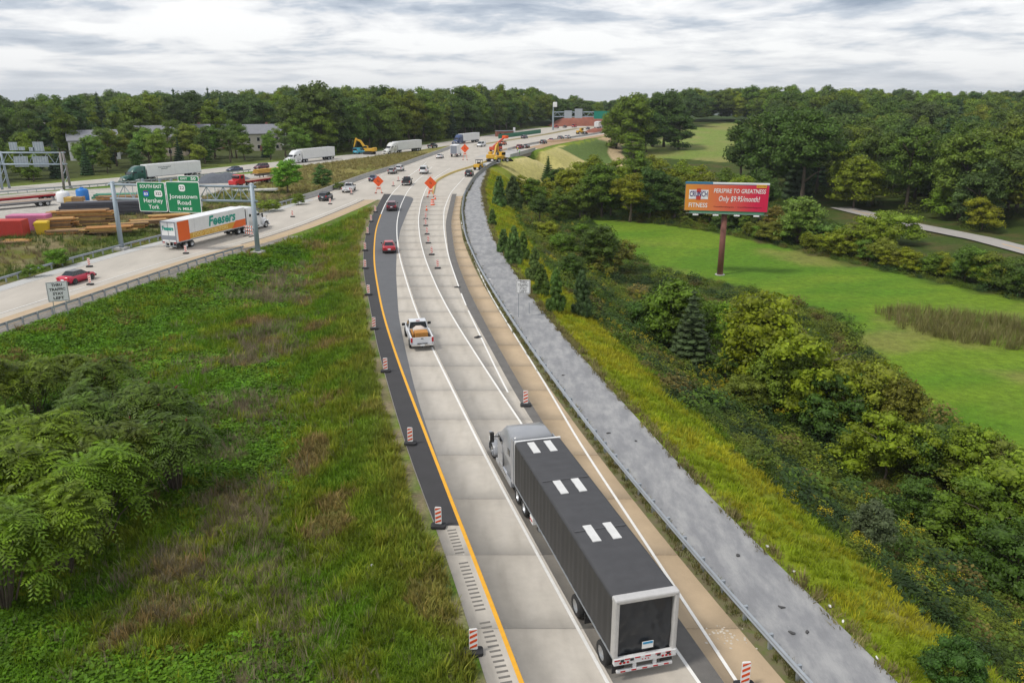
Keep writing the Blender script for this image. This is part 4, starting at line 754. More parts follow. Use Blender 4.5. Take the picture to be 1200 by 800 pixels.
# left: first row behind the opposite carriageway, low near the houses and tall further along
c_ = []
for i in range(900):
    y = rnd.uniform(190, 520); x = float(at(c_Cf, y)) - (rnd.uniform(8, 17) if y > 285 or rnd.random() < .6 else rnd.uniform(17, 48))
    if in_view(x, y) and x < 20: c_.append((x, y))
n_ = [q for q in c_ if q[1] < 290]; f_ = [q for q in c_ if q[1] >= 290]
LEFT = wood(n_, 6.3, 'roadside_tree', 'loose broadleaf tree between the opposite carriageway and the houses', 'trees along the opposite carriageway', 7, 14, 60, cols=[(.115, .15, .026), (.085, .125, .026), (.14, .155, .024), (.07, .10, .03)], con=.12)
LEFT += wood(f_, 6.5, 'wood_edge_tree', 'tall broadleaf tree at the edge of the wood behind the opposite carriageway', 'edge of the wood behind the opposite carriageway', 17, 27, 60, kinds=('edge', 'edge', 'oval', 'wild2', 'round'))
c_ = []
for i in range(3000):
    y = rnd.uniform(270, 640); x = float(at(c_Cf, min(y, 600))) - rnd.uniform(18, 260)
    off = float(at(c_Cf, min(y, 600))) - x
    if in_view(x, y) and not (y < 350 and off < 75) and not (350 <= y < 390 and off < 40 and x < -60): c_.append((x, y))
c_.sort(key=lambda q: q[1])
LEFT += wood(c_, 10.5, 'wood_tree', 'broadleaf tree in the wood behind the houses and the far carriageway', 'wood behind the houses', 17, 27, 125)
# right: wooded valley side
HB = [(p[0], p[1]) for p in HILL]; cr_ = np.array(crd)
c_ = []
for i in range(5200):
    y = rnd.uniform(178, 620); x = rnd.uniform(40, 360)
    px, py = px_of(x, y, tz(x, y)); 
    if not (-20 < px < 1260): continue
    if inpoly(HB, np.array([x]), np.array([y]))[0] or inpoly(FIELD, np.array([x]), np.array([y]))[0]: continue
    dmin = min(math.hypot(x - (a_[0] + (b_[0] - a_[0]) * t_ / 6), y - (a_[1] + (b_[1] - a_[1]) * t_ / 6)) for a_, b_ in zip(crd, crd[1:]) for t_ in range(7))
    if dmin < 12: continue
    if px < 1060 and py > float(np.interp(px, [700, 745, 850, 905, 925, 1000, 1060], [150, 152, 148, 215, 232, 246, 258])): continue
    if px >= 1060 and py > float(np.interp(px, [1060, 1100, 1200, 1260], [256, 262, 282, 300])): continue
    if px < 735: continue
    if 735 < px < 905 and 143 < py < 190: continue
    c_.append((x, y))
c_.sort(key=lambda q: q[1])
RIGHT = wood(c_, 9.0, 'wood_tree', 'broadleaf tree in the dense wood above the country road', 'wood above the country road', 17, 25, 150, cols=[(.068, .092, .020), (.054, .078, .020), (.084, .106, .018), (.046, .068, .022), (.115, .128, .014), (.060, .083, .022)])
for (k, px, b_, t_, col, wd, lab) in (('round', 738, 180, 108, (.115, .135, .012), 1.05, 'big light green tree at the end of the distant highway'), ('edge', 722, 174, 116, (.10, .125, .014), 1.1, 'green tree hugging the left side of the big light green tree'), ('round', 778, 172, 104, DARK, 1.0, 'dark round tree right of the big light green tree'), ('edge', 795, 175, 118, DARK, 1.2, 'dark leafy tree at the meadow edge'), ('oval', 757, 178, 124, DARK, 1.3, 'dark tree under the big light green crown'), ('edge', 742, 186, 152, LIME, 1.4, 'light round bush in front of the big light green tree'), ('tall', 868, 216, 132, DARK, 1.1, 'tall tree with bare lower trunk at the meadow corner'), ('airy', 880, 218, 128, DARK, 1.1, 'tall tree beside the bare trunked one at the meadow corner'), ('round', 765, 172, 112, DARK, 1.0, 'dark tree behind the big light green tree'), ('round', 905, 230, 125, DARK, 1.0, 'broad dark tree right of the bare trunks'), ('lobed', 940, 240, 122, DARK, 1.0, 'large dark tree above the willow bush'),
    ('bush2', 1130, 258, 200, LIME, 1.2, 'bright lime tree at the foot of the wooded slope'), ('bush3', 1000, 245, 180, YEL, 1.2, 'yellowing tree standing at the foot of the dark wood'), ('bush', 1180, 250, 160, YEL, 1.1, 'yellow green tree high on the right of the wood'), ('bush3', 1020, 240, 182, LIME, 1.0, 'lime green tree beside the yellowing one'), ('bush2', 1150, 270, 225, YEL, 1.1, 'low yellow green tree above the country road verge')):
    tpx(k, 'broadleaf_tree', px, b_, t_, lab, 'tree', None, col, wd, 3.2 if k.startswith('bush') else 10.)
# what lies beyond reads as one mass
far_pts = LEFT + RIGHT
for i in range(1500):
    a_ = rnd.uniform(-50, 50); d_ = rnd.uniform(520, 1250); x = d_ * math.sin(R(a_)); y = d_ * math.cos(R(a_))
    if float(at(c_Cf, min(y, 880))) - 10 < x < float(at(c_right, min(y, 880))) + 14 and y < 760: continue
    z = tz(x, y); px, _ = px_of(x, y, z); zm = atY(px, float(np.interp(px, SKY_X, SKY_Y)) + 3, y).z - z
    far_pts.append((x, y, z, min(rnd.uniform(16, 24), max(8, zm))))
ux = np.array(UND); k = (ux[:, 0] > at(c_gR, ux[:, 1])) | (ux[:, 0] < at(c_Cf, ux[:, 1]) - 5); ux = ux[k]
scatter('wood_undergrowth', 'leafy undergrowth along the edges of the woods', 'undergrowth', np.stack([ux[:, 0], ux[:, 1], terr(ux[:, 0], ux[:, 1]) - .2], 1), RNG.uniform(1.6, 3.6, len(ux)), pick((.07, .115, .014), (.13, .165, .016), RNG.random(len(ux))) * RNG.uniform(.7, 1.2, (len(ux), 1)), 'bramble', .1)
fc = []
for k in ('round', 'oval', 'lobed', 'airy'): m_ = TREES[k][0].copy(); m_.materials.clear(); m_.materials.append(M_SCAT); fc.append(m_)
proto_coll('farcrown', fc); fp = np.array(far_pts)
scatter('far_wood', 'distant woodland merging into one dark green mass at the horizon', 'woodland', fp[:, :3], fp[:, 3] / 10, np.array([vary(rnd.choice(FOR), .2) for _ in range(len(fp))]), 'farcrown', .03)
# ------------------------------------------------------------------ lettering
def text_mesh(s_, size, m, squeeze=1.0, bold=0.0, shear=0.0, depth=.004):
    c = bpy.data.curves.new('lettering', 'FONT'); c.body = s_; c.size = size; c.align_x = 'CENTER'; c.align_y = 'CENTER'; c.offset = bold; c.extrude = depth; c.shear = shear; c.resolution_u = 2
    o = bpy.data.objects.new('lettering', c); COL.objects.link(o); bpy.context.view_layer.update(); dg = bpy.context.evaluated_depsgraph_get()
    me = bpy.data.meshes.new_from_object(o.evaluated_get(dg)); bpy.data.objects.remove(o)
    co = np.empty(len(me.vertices) * 3, np.float32); me.vertices.foreach_get('co', co); co = co.reshape(-1, 3); co[:, 0] *= squeeze; me.vertices.foreach_set('co', co.ravel()); me.materials.clear(); me.materials.append(m); me.update(); return me
UP = (R(90), 0, 0)     # a board facing local -Y
def letters(parent, s_, size, x, z, m, y=-.03, squeeze=1.0, bold=0.0, shear=0.0, fit=None, name='lettering'):
    me = text_mesh(s_, size, m, squeeze, bold, shear); 
    if fit:
        xs_ = [v.co.x for v in me.vertices]; k = fit / (max(xs_) - min(xs_))
        for v in me.vertices: v.co.x *= k
    return link(name, me, parent, (x, y, z), UP)
def rrect(w, h, r, n=4):
    pts = []
    for cx, cy, a0 in ((w / 2 - r, h / 2 - r, 0), (-w / 2 + r, h / 2 - r, 90), (-w / 2 + r, -h / 2 + r, 180), (w / 2 - r, -h / 2 + r, 270)):
        for i in range(n + 1): a_ = R(a0 + 90 * i / n); pts.append((cx + r * math.cos(a_), cy + r * math.sin(a_)))
    return pts
def plate(w, h, r, y0, y1, cx=0, cz=0): b = MB(); b.prism([(x + cx, z + cz) for x, z in rrect(w, h, r)], y0, y1); return b
M_GREEN = mat('sign_green', (.004, .20, .075), .45, var=.05, vscale=1); M_SBLUE = mat('shield_blue', (.015, .12, .50), .45); M_ALU = mat('sign_aluminium', (.38, .42, .46), .5, .4, var=.08)
def green_sign(root, x, z, w, h, name='sign_panel'):
    p = plate(w, h, .22, -.05, .02).build(name, M_WRITE, root, loc=(x, -.52, z)); plate(w - .16, h - .16, .18, -.060, -.045).build('green_face', M_GREEN, p); return p
# overhead gantry of the second carriageway
A, B = G(143, 292.5), G(302.5, 297); d = (B - A).normalized(); GA = ang(d); span = (B - A).length
ZT = atY(297, 219, B.y).z; ZB = atY(297, 236, B.y).z
g = thing('sign_gantry', 'grey steel overhead gantry carrying green exit signs over the second carriageway', 'gantry', A, GA)
for x in (0, span):
    b = MB(); b.cyl((x, 0, -.3), (x, 0, ZT + .35), .34, .30, 14); b.build('post', M_STEEL, g, True); MB().cyl((x, 0, ZT + .35), (x, 0, ZT + .45), .32, .22, 12).build('post_cap', M_STEEL, g)
    MB().box((x, 0, .12), (1.6, 1.6, .5)).build('footing', M_BARR, g, bevel=.05)
for z in (ZT, ZB): MB().cyl((-.6, 0, z), (span + .6, 0, z), .17, n=10).build('chord', M_STEEL, g, True)
nb = 16
for i in range(nb):
    x0, x1 = .5 + (span - 1) * i / nb, .5 + (span - 1) * (i + 1) / nb; MB().cyl((x0, 0, ZB + .1), (x1, 0, ZT - .1), .06, n=6).build('brace', M_STEEL, g) if i % 2 == 0 else MB().cyl((x0, 0, ZT - .1), (x1, 0, ZB + .1), .06, n=6).build('brace', M_STEEL, g)
    MB().cyl((x1, 0, ZB + .1), (x1, 0, ZT - .1), .045, n=6).build('strut', M_STEEL, g)
def gx(px): u = (px - 143) / (302.5 - 143); return u * span
zz = lambda py: atY(225, py, (A.y + B.y) / 2).z
x0, x1, z0, z1 = gx(174), gx(206.3), zz(248), zz(213.5); W_, H_ = x1 - x0, z1 - z0; cx, cz = (x0 + x1) / 2, (z0 + z1) / 2
p = green_sign(g, cx, cz, W_, H_)
letters(p, 'SOUTH EAST', .64, 0, H_ * .35, M_WRITE, -.068, fit=W_ * .78, bold=.012); letters(p, 'Hershey', .85, .1, -H_ * .13, M_WRITE, -.068, fit=W_ * .68, bold=.006); letters(p, 'York', .85, .1, -H_ * .34, M_WRITE, -.068, fit=W_ * .38, bold=.006)
sh = plate(.86, .84, .28, -.072, -.058, -W_ * .2, H_ * .115).build('interstate_shield', M_SBLUE, p); MB().box((-W_ * .2, -.074, H_ * .115 + .34), (.62, .01, .10)).build('shield_band', M_REDL, p); letters(p, '83', .5, -W_ * .2, H_ * .095, M_WRITE, -.076, fit=.58, bold=.012)
plate(1.15, .88, .26, -.072, -.058, W_ * .24, H_ * .115).build('route_shield', M_WRITE, p); letters(p, '322', .58, W_ * .24, H_ * .115, M_INK, -.076, fit=.86, bold=.006)
x0, x1 = gx(207.5), gx(245.5); W_ = x1 - x0; cx = (x0 + x1) / 2; z0, z1 = zz(248.5), zz(212.5); H_ = z1 - z0; cz = (z0 + z1) / 2
p = green_sign(g, cx, cz, W_, H_)
plate(.92, .92, .28, -.072, -.058, -.1, H_ * .30).build('route_shield', M_WRITE, p); letters(p, '22', .62, -.1, H_ * .30, M_INK, -.076, fit=.68, bold=.006)
letters(p, 'Jonestown', .85, 0, H_ * .02, M_WRITE, -.068, fit=W_ * .84, bold=.006); letters(p, 'Road', .85, 0, -H_ * .18, M_WRITE, -.068, fit=W_ * .40, bold=.006); letters(p, '½ MILE', .5, 0, -H_ * .38, M_WRITE, -.068, fit=W_ * .44, bold=.01)
q = green_sign(g, cx + W_ * .20, z1 + .42, W_ * .62, .80, 'exit_tab'); letters(q, 'EXIT', .38, -W_ * .13, 0, M_WRITE, -.068, fit=W_ * .20, bold=.008); letters(q, '50', .56, W_ * .15, 0, M_WRITE, -.068, fit=W_ * .15, bold=.012)
for dx in (gx(180), gx(200), gx(213), gx(240)): MB().box((dx, -.25, (ZT + ZB) / 2), (.12, .45, H_ * .9)).build('hanger', M_STEEL, g)
# older gantry over the opposite carriageway, signs seen from behind
A, B = G(7, 221.5), G(79, 221.5); d = (B - A).normalized(); span = (B - A).length; ZT = atY(76, 179, B.y).z; ZB = ZT - 2.6
g = thing('sign_gantry', 'older steel gantry at the left edge with ribbed sign backs facing the camera', 'gantry', A, ang(d))
for x in (0, span):
    for y in (-.9, .9): MB().cyl((x, y * (1.6), -.2), (x, y * .6, ZT + .2), .28, .24, 10).build('post', M_STEEL if x == 0 else mat('rusty_steel', (.25, .23, .22), .7, .2, var=.15), g, True)
    for k in range(3): MB().cyl((x, -1.3 + .2 * k, 1 + 2 * k), (x, 1.2 - .2 * k, 3 + 2 * k), .07, n=6).build('brace', M_STEEL, g)
for z in (ZT, ZB):
    for y in (-.55, .55): MB().cyl((-14, y, z), (span + .6, y, z), .14, n=8).build('chord', M_STEEL, g, True)
for i in range(18): x0 = -13 + (span + 13) * i / 18; x1 = -13 + (span + 13) * (i + 1) / 18; MB().cyl((x0, -.55, ZB if i % 2 else ZT), (x1, -.55, ZT if i % 2 else ZB), .055, n=6).build('brace', M_STEEL, g)
u = lambda px: (px - 7) / 72.0 * span
for (a_, b_, ta, bo) in ((20, 36.5, 183.5, 196), (42, 60, 183.5, 196), (17.5, 27, 167, 176.5), (28, 35, 172.5, 176.5), (40, 46, 173, 177.5), (45, 57.5, 166.5, 177.5)):
    x0, x1 = u(a_), u(b_); z1, z0 = atY(40, ta, A.y).z, atY(40, bo, A.y).z; pn = MB().bb(x0, x1, .75, .80, z0, z1).build('sign_back', M_ALU, g)
    n = max(2, int((x1 - x0) / .55))
    for k in range(n): xx = x0 + (x1 - x0) * (k + .5) / n; MB().bb(xx - .04, xx + .04, .68, .748, z0, z1).build('rib', M_STEEL, pn)
# distant gantry
A = G(648, 152.5); B = G(716, 150); B.y = A.y + 6; Ya = A.y; ZT = atY(650, 131.5, Ya).z; span = (atY(716, 140, Ya) - atY(648, 140, Ya)).length
g = thing('sign_gantry', 'distant grey gantry with a teal sign spanning the far highway', 'gantry', (A.x, Ya, 0), 0)
MB().cyl((0, 0, -.3), (0, 0, ZT + .3), .55, .5, 10).build('post', M_STEEL, g); MB().cyl((span, 0, -.3), (span, 0, ZT), .5, n=10).build('post', M_STEEL, g); MB().cyl((0, 0, ZT), (0, 0, ZT + 5), .3, n=8).build('mast', M_STEEL, g); MB().box((1.0, -.3, ZT + 4.2), (2.4, 1.2, 2.8)).build('camera_housing', M_WHITE, g, bevel=.3)
for z in (ZT, ZT - 2.6): MB().cyl((0, 0, z), (span, 0, z), .25, n=8).build('chord', M_STEEL, g)
for i in range(14): MB().cyl((span * i / 14, 0, ZT if i % 2 else ZT - 2.6), (span * (i + 1) / 14, 0, ZT - 2.6 if i % 2 else ZT), .12, n=6).build('brace', M_STEEL, g)
for (f0, f1, za, zb, m_) in ((.19, .32, .9, -3.4, M_ALU), (.37, .50, 1.9, -3.4, M_ALU), (.70, .97, .6, -3.8, mat('sign_teal', (.0, .20, .14), .5))): MB().bb(span * f0, span * f1, -.55, -.40, ZT + zb, ZT + za).build('sign_panel', m_, g)
# ------------------------------------------------------------------ billboard
bp_ = GT(843.5, 322); Yb = bp_.y; w0 = atY(803.5, 232, Yb); w1 = atY(899, 232, Yb); BW = (w1 - w0).length / 1.0; zt = atY(851, 217, Yb).z; zb = atY(851, 247.5, Yb).z; BH = zt - zb
yaw = -math.atan2(bp_.x, bp_.y) * .75
bb_ = thing('billboard', 'orange to magenta fitness billboard on a tall rust red steel pole in the field', 'billboard', bp_, yaw); zc_ = (zt + zb) / 2 - bp_.z; off = ((w0.x + w1.x) / 2 - bp_.x)
M_POLE = mat('rust_red_pole', (.19, .075, .055), .75, var=.15, vscale=2); MB().cyl((0, 0, -.5), (0, 0, zc_ - BH * .5 - .3), .52, .48, 16).build('pole', M_POLE, bb_, True); MB().cyl((0, 0, -.3), (0, 0, .12), .85, n=16).build('footing', M_BARR, bb_)
M_BBG = bpy.data.materials.new('billboard_print'); M_BBG.use_nodes = True; t = M_BBG.node_tree; b = t.nodes['Principled BSDF']; b.inputs['Roughness'].default_value = .5
c1 = t.nodes.new('ShaderNodeTexCoord'); sp = t.nodes.new('ShaderNodeSeparateXYZ'); t.links.new(c1.outputs['Object'], sp.inputs[0]); mr = t.nodes.new('ShaderNodeMapRange'); mr.inputs[1].default_value = -BW / 2; mr.inputs[2].default_value = BW / 2; t.links.new(sp.outputs[0], mr.inputs[0])
rp = t.nodes.new('ShaderNodeValToRGB'); t.links.new(mr.outputs[0], rp.inputs[0]); e = rp.color_ramp.elements; e[0].color = (.72, .29, .03, 1); e[1].position = .85; e[1].color = (.62, .006, .06, 1); a = e.new(.38); a.color = (.70, .16, .06, 1); t.links.new(rp.outputs[0], b.inputs['Base Color'])
fr = MB().box((off, .5, zc_), (BW, .7, BH + .25)).build('frame', mat('billboard_back', (.10, .14, .16), .8), bb_)
face = MB().box((0, 0, 0), (BW - .15, .08, BH)).build('poster_face', M_BBG, bb_, loc=(off, .08, zc_))
L_ = lambda s_, size, fx, fz, m_, fit, **k: letters(face, s_, size, fx * BW, fz * BH, m_, -.06, fit=fit * BW, **k)
L_('PERSPIRE TO GREATNESS', 1.0, .150, .27, M_WRITE, .615, bold=.012, shear=.15); L_('Only $9.95/month!', 1.25, .150, -.03, M_WRITE, .485, bold=.012, shear=.15); L_('FITNESS', 1.05, -.335, -.30, M_WRITE, .225, bold=.012)
L_('CrunchHarrisburg.com  •  CrunchMechanicsburg.com', .34, .14, -.335, mat('dark_red_ink', (.12, .01, .02), .6), .57)
lg = plate(BW * .225, BH * .36, .12, -.058, -.045, -.335 * BW, .12 * BH).build('logo_backing', mat('logo_grey', (.62, .60, .68), .5), face)
for sx in (-1, 1): MB().prism([(-.335 * BW + sx * BW * .115, .31 * BH), (-.335 * BW + sx * BW * .035, .17 * BH), (-.335 * BW + sx * BW * .035, -.02 * BH), (-.335 * BW + sx * BW * .115, -.06 * BH)], -.064, -.0585).build('logo_wing', M_WRITE, lg)
for (cx, cz, w_, h_) in ((-.335, .27, .05, .16), (-.335, -.01, .055, .16)): plate(BW * w_, BH * h_, .14, -.072, -.066, cx * BW, cz * BH).build('logo_badge', mat('logo_red', (.55, .05, .03), .5), lg)
letters(lg, 'CRUNCH', 1.25, -.335 * BW, .125 * BH, mat('logo_ink', (.05, .01, .12), .5), -.078, fit=.215 * BW, bold=.03)
MB().box((.405 * BW, -.07, .475 * BH), (BW * .12, .05, BH * .12)).build('tag_plate', mat('tag_yellow', (.75, .38, .03), .5), face); letters(face, 'NOW OPEN', .34, .405 * BW, .475 * BH, mat('dark_red_ink'), -.10, fit=BW * .10)
MB().box((off - BW * .335, .55, zc_ + BH * .5 + .25), (BW * .33, .5, .26)).build('top_trim', mat('trim_blue', (.03, .17, .30), .6), bb_); MB().box((off + BW * .165, .55, zc_ + BH * .5 + .24), (BW * .67, .5, .24)).build('top_trim', M_WHITE, bb_)
cw = MB().box((off + .2, -.5, zc_ - BH * .5 - .32), (BW * .86, 1.0, .10)).build('catwalk', mat('catwalk_green', (.05, .19, .11), .7), bb_); MB().box((off + .2, .35, zc_ - BH * .5 - .25), (BW * .9, .5, .4)).build('skirt', mat('catwalk_green'), bb_)
for fx in (-.36, -.12, .13, .36):
    MB().beam((off + fx * BW, -.4, zc_ - BH * .5 - .35), (off + fx * BW, -1.7, zc_ - BH * .5 - .5), .08).build('lamp_arm', M_GALV, bb_); MB().box((off + fx * BW, -1.75, zc_ - BH * .5 - .48), (.95, .35, .22)).build('flood_lamp', M_WHITE, bb_, bevel=.05)
MB().beam((off - BW * .48, -1.05, zc_ - BH * .5 - .30), (off + BW * .5, -1.05, zc_ - BH * .5 - .36), .07).build('catwalk_rail', M_GALV, bb_)
# ------------------------------------------------------------------ roadside signs
def panel_sign(px, bpy_, cpx, cpy, label, w=1.52, h=1.52, two=True, lines=('THRU', 'TRAFFIC', 'STAY', 'LEFT')):
    p = GT(px, bpy_); cz = atY(cpx, cpy, p.y).z - p.z; r_ = thing('road_sign', label, 'sign', p, -math.atan2(p.x, p.y) * .8)
    s_ = plate(w, h, .08, -.02, .02).build('sign_panel', M_WHITE, r_, loc=(0, 0, cz)); 
    fr_ = MB()
    for (a_, b_, c_, d_) in ((-w / 2 + .05, w / 2 - .05, h / 2 - .08, h / 2 - .05), (-w / 2 + .05, w / 2 - .05, -h / 2 + .05, -h / 2 + .08)): fr_.bb(a_, b_, -.028, -.021, c_, d_)
    for x_ in (-w / 2 + .065, w / 2 - .065): fr_.bb(x_ - .015, x_ + .015, -.0281, -.0211, -h / 2 + .081, h / 2 - .081)
    fr_.build('border', M_INK, s_)
    for i, t_ in enumerate(lines): letters(s_, t_, .36, 0, h * (.33 - .22 * i), M_INK, -.027, fit=w * .125 * len(t_) * (.85 if len(t_) > 5 else 1), bold=.012 if two else 0.0)
    for x_ in ((-w * .3, w * .3) if two else (-w * .32,)): MB().box((x_, .05, cz / 2 - .2 + h / 4), (.07, .07, cz + h / 2)).build('post', M_GALV, r_)
    if not two: MB().box((w * .45, 1.5, .55), (.06, .06, 1.3)).build('stub_post', M_GALV, r_)
panel_sign(613, 372, 610, 336, 'white square THRU TRAFFIC STAY LEFT sign beside the gravel track', 1.4, 1.4, False); panel_sign(73, 372, 73.5, 341.5, 'white square THRU TRAFFIC STAY LEFT sign behind the left guardrail', 1.9, 2.0)
# ------------------------------------------------------------------ traffic control devices
M_ORANGE = mat('work_orange', (.80, .10, .012), .55, emit=None); M_VPW = mat('panel_white', (.75, .75, .74), .5); M_VPO = mat('panel_orange', (.62, .075, .015), .5); M_RUB = mat('rubber_base', (.025, .025, .027), .9)
def vpanel_proto():
    r_ = thing('channelizer_panel', 'x x x x', 'channelizer', (0, 0, 0)); MB().prism(rrect(.78, .50, .12), -.15, .15).build('x', M_RUB, r_).name = 'rubber_base'
    for o in r_.children: o.data.transform(Matrix.Rotation(R(90), 4, 'X')); o.scale = (1, 1, .45); o.location.z = .07
    b = plate(.34, .96, .05, -.025, .025).build('panel', M_VPW, r_, loc=(0, 0, .68))
    for k in range(4):
        zc2 = -.36 + .25 * k; q = MB(); q.prism([(-.15, max(-.44, zc2 - .11)), (.15, min(.44, zc2 + .03)), (.15, min(.45, zc2 + .15)), (-.15, min(.45, zc2 + .01))], -.032, -.0255); q.build('stripe', M_VPO, b)
    return r_
vp0 = vpanel_proto(); used = [False]
def vpanel(p, label, rz=None, s_=1.0, group='striped channelizer panels'):
    r_ = vp0 if not used[0] else copy_tree(vp0); used[0] = True; r_.location = (p.x, p.y, .045); r_.rotation_euler = (0, 0, random.uniform(-.12, .12) if rz is None else rz); r_.scale = (s_,) * 3; tag(r_, label, 'channelizer', group); return r_
ORD = ['nearest', 'second', 'third', 'fourth', 'fifth', 'sixth', 'seventh', 'eighth', 'ninth', 'tenth', 'eleventh', 'twelfth']
for i, (px, py) in enumerate(((555, 766), (514, 618), (481, 521), (452, 436), (438.5, 386), (432, 346), (428, 315), (428, 294), (431, 275), (435, 260), (440, 249))): vpanel(G(px, py), f'orange and white striped panel, {ORD[i]} from the camera along the black asphalt edge')
for i, (px, py) in enumerate(((872, 806), (616, 476), (513, 315), (506, 299), (502, 285.5), (500.5, 275), (499, 265), (499, 257))): vpanel(G(px, py), f'striped panel, {ORD[i]} from the camera in the line closing the right lane')
for i, (px, py) in enumerate(((106, 334), (105, 313), (218, 297.5), (343, 254.5), (387, 239.5), (412, 228), (461, 218.5), (467, 212.5))): vpanel(G(px, py), f'striped panel, {ORD[i]} from the left along the second carriageway')
def base_ring(p, label): 
    r_ = thing('rubber_base', label, 'base', (p.x, p.y, .045), random.random()); MB().prism(rrect(.72, .46, .12), -.05, .05).build('disc', M_RUB, r_, rot=(R(90), 0, 0), bevel=.02); MB().cyl((0, 0, .05), (0, 0, .13), .1, .06, 8).build('socket', M_RUB, r_)
base_ring(G(536, 337), 'empty black rubber base on the white line further up'); base_ring(G(560, 395.5), 'empty black rubber base on the white line nearer the truck')
def diamond(px, py, cpy, label, w=1.22):
    p = G(px, py); cz = atY(px, cpy, p.y).z; r_ = thing('work_sign', label, 'sign', p, -math.atan2(p.x, p.y)); s_ = plate(w, w, .08, -.02, .02).build('diamond_panel', M_ORANGE, r_, loc=(0, 0, cz), rot=(0, R(45), 0))
    q = MB(); q.box((-.15, -.03, 0), (.10, .012, .5), rot=Matrix.Rotation(R(-45), 3, 'Y')); q.box((.15, -.03, .05), (.10, .012, .4), rot=Matrix.Rotation(R(-45), 3, 'Y')); q.build('symbol', M_INK, s_)
    for sx in (-1, 1):
        for sy in (-1, 1): MB().beam((sx * .15, 0, cz - .3), (sx * .7, sy * .6, .03), .06).build('stand_leg', M_ORANGE if sy < 0 else M_VPW, r_)
    for sx in (-1, 1): MB().box((sx * .68, 0, .07), (.5, 1.0, .12)).build('sandbag', M_RUB, r_, bevel=.04)
    for sx in (-1, 0, 1): MB().beam((sx * .22, 0, cz + w * .68), (sx * .5, 0, cz + w * .9), .05).build('flag_rod', M_ORANGE, r_)
    MB().box((0, 0, cz - w * .9), (.7, .05, .3)).build('cross_bar', M_VPO, r_); return r_
diamond(444, 226.5, 212.5, 'orange diamond works sign on a stand beside the second carriageway', 1.7); diamond(505, 231, 214.5, 'orange diamond works sign at the tip of the yellow divider', 1.9); diamond(545, 187.5, 174, 'orange diamond works sign furthest up the highway by the white truck', 2.0)
p = G(507, 240.5); r_ = thing('traffic_drum', 'orange drum at the foot of the works sign by the yellow divider', 'drum', p); 
for k, (z0, z1, m_) in enumerate(((.0, .3, M_ORANGE), (.3, .5, M_VPW), (.5, .75, M_ORANGE), (.75, .92, M_VPW), (.92, 1.15, M_ORANGE))): MB().cyl((0, 0, z0), (0, 0, z1), .42 - .03 * k, .41 - .03 * k, 12).build('band', m_, r_)
for i, (px, py) in enumerate(((503, 227), (510, 234), (500, 247))):
    p = G(px, py); r_ = thing('traffic_cone', ('traffic cone left of the works sign stand', 'traffic cone right of the orange drum', 'traffic cone in front of the orange drum')[i], 'cone', p); MB().box((0, 0, .03), (.5, .5, .06)).build('base', M_RUB, r_); MB().cyl((0, 0, .06), (0, 0, .95), .2, .04, 10).build('cone', M_ORANGE, r_); MB().cyl((0, 0, .45), (0, 0, .62), .135, .105, 10).build('collar', M_VPW, r_)
# folding barricade beside the gantry post
p = G(292, 277); r_ = thing('barricade', 'striped folding barricade standing beside the right gantry post', 'barricade', p, -.45)
for z in (.55, 1.05, 1.55):
    b = MB().box((0, 0, z), (1.7, .05, .3)).build('rail', M_VPW, r_)
    for k in range(4): x = -.66 + .44 * k; MB().prism([(x - .12, z - .14), (x + .06, z - .14), (x + .14, z + .14), (x - .04, z + .14)], -.032, -.027).build('stripe', M_VPO, b)
for sx in (-.6, .6): MB().box((sx, .05, .85), (.07, .05, 1.7)).build('upright', M_GALV, r_); MB().box((sx, 0, .05), (.2, 1.3, .1)).build('foot', M_RUB, r_)
# ------------------------------------------------------------------ vehicles: local +X forward, origin on the ground
def lathe_y(prof, n, cap=True):
    """profile (radius, y) turned round the Y axis"""
    b = MB(); b.loft([[(r_ * math.cos(2 * math.pi * i / n), y, r_ * math.sin(2 * math.pi * i / n)) for i in range(n)] for r_, y in prof], cap); return b
TYRE = lathe_y([(.60, -.5), (.90, -.5), (.98, -.40), (1.0, -.2), (1.0, .2), (.98, .40), (.90, .5), (.60, .5)], 20, False).mesh('tyre', M_TYRE, True)
RIM = lathe_y([(.02, -.40), (.20, -.40), (.24, -.30), (.50, -.26), (.60, -.47), (.62, -.47), (.62, .47), (.60, .47), (.50, .26), (.24, .30), (.20, .40), (.02, .40)], 16).mesh('rim', M_RIM, True)
RIM8 = lathe_y([(.02, -.10), (.25, -.12), (.28, -.05), (.52, -.10), (.58, -.44), (.62, -.47), (.62, .47), (.58, .44), (.52, .1), (.25, .12), (.02, .1)], 16).mesh('rim', M_RIM, True)
def wheel(parent, x, y, r, w, rim=True, name='wheel', rm=RIM):
    o = link(name, TYRE, parent, (x, y, r), None, (r, w, r))
    if rim: link('rim', rm, o)
    return o
def ring8(x, w, z0, zm, zb, zt, k=.80): return [(x, -w * .90, z0), (x, -w, zm), (x, -w * .965, zb), (x, -w * k, zt), (x, w * k, zt), (x, w * .965, zb), (x, w, zm), (x, w * .90, z0)]
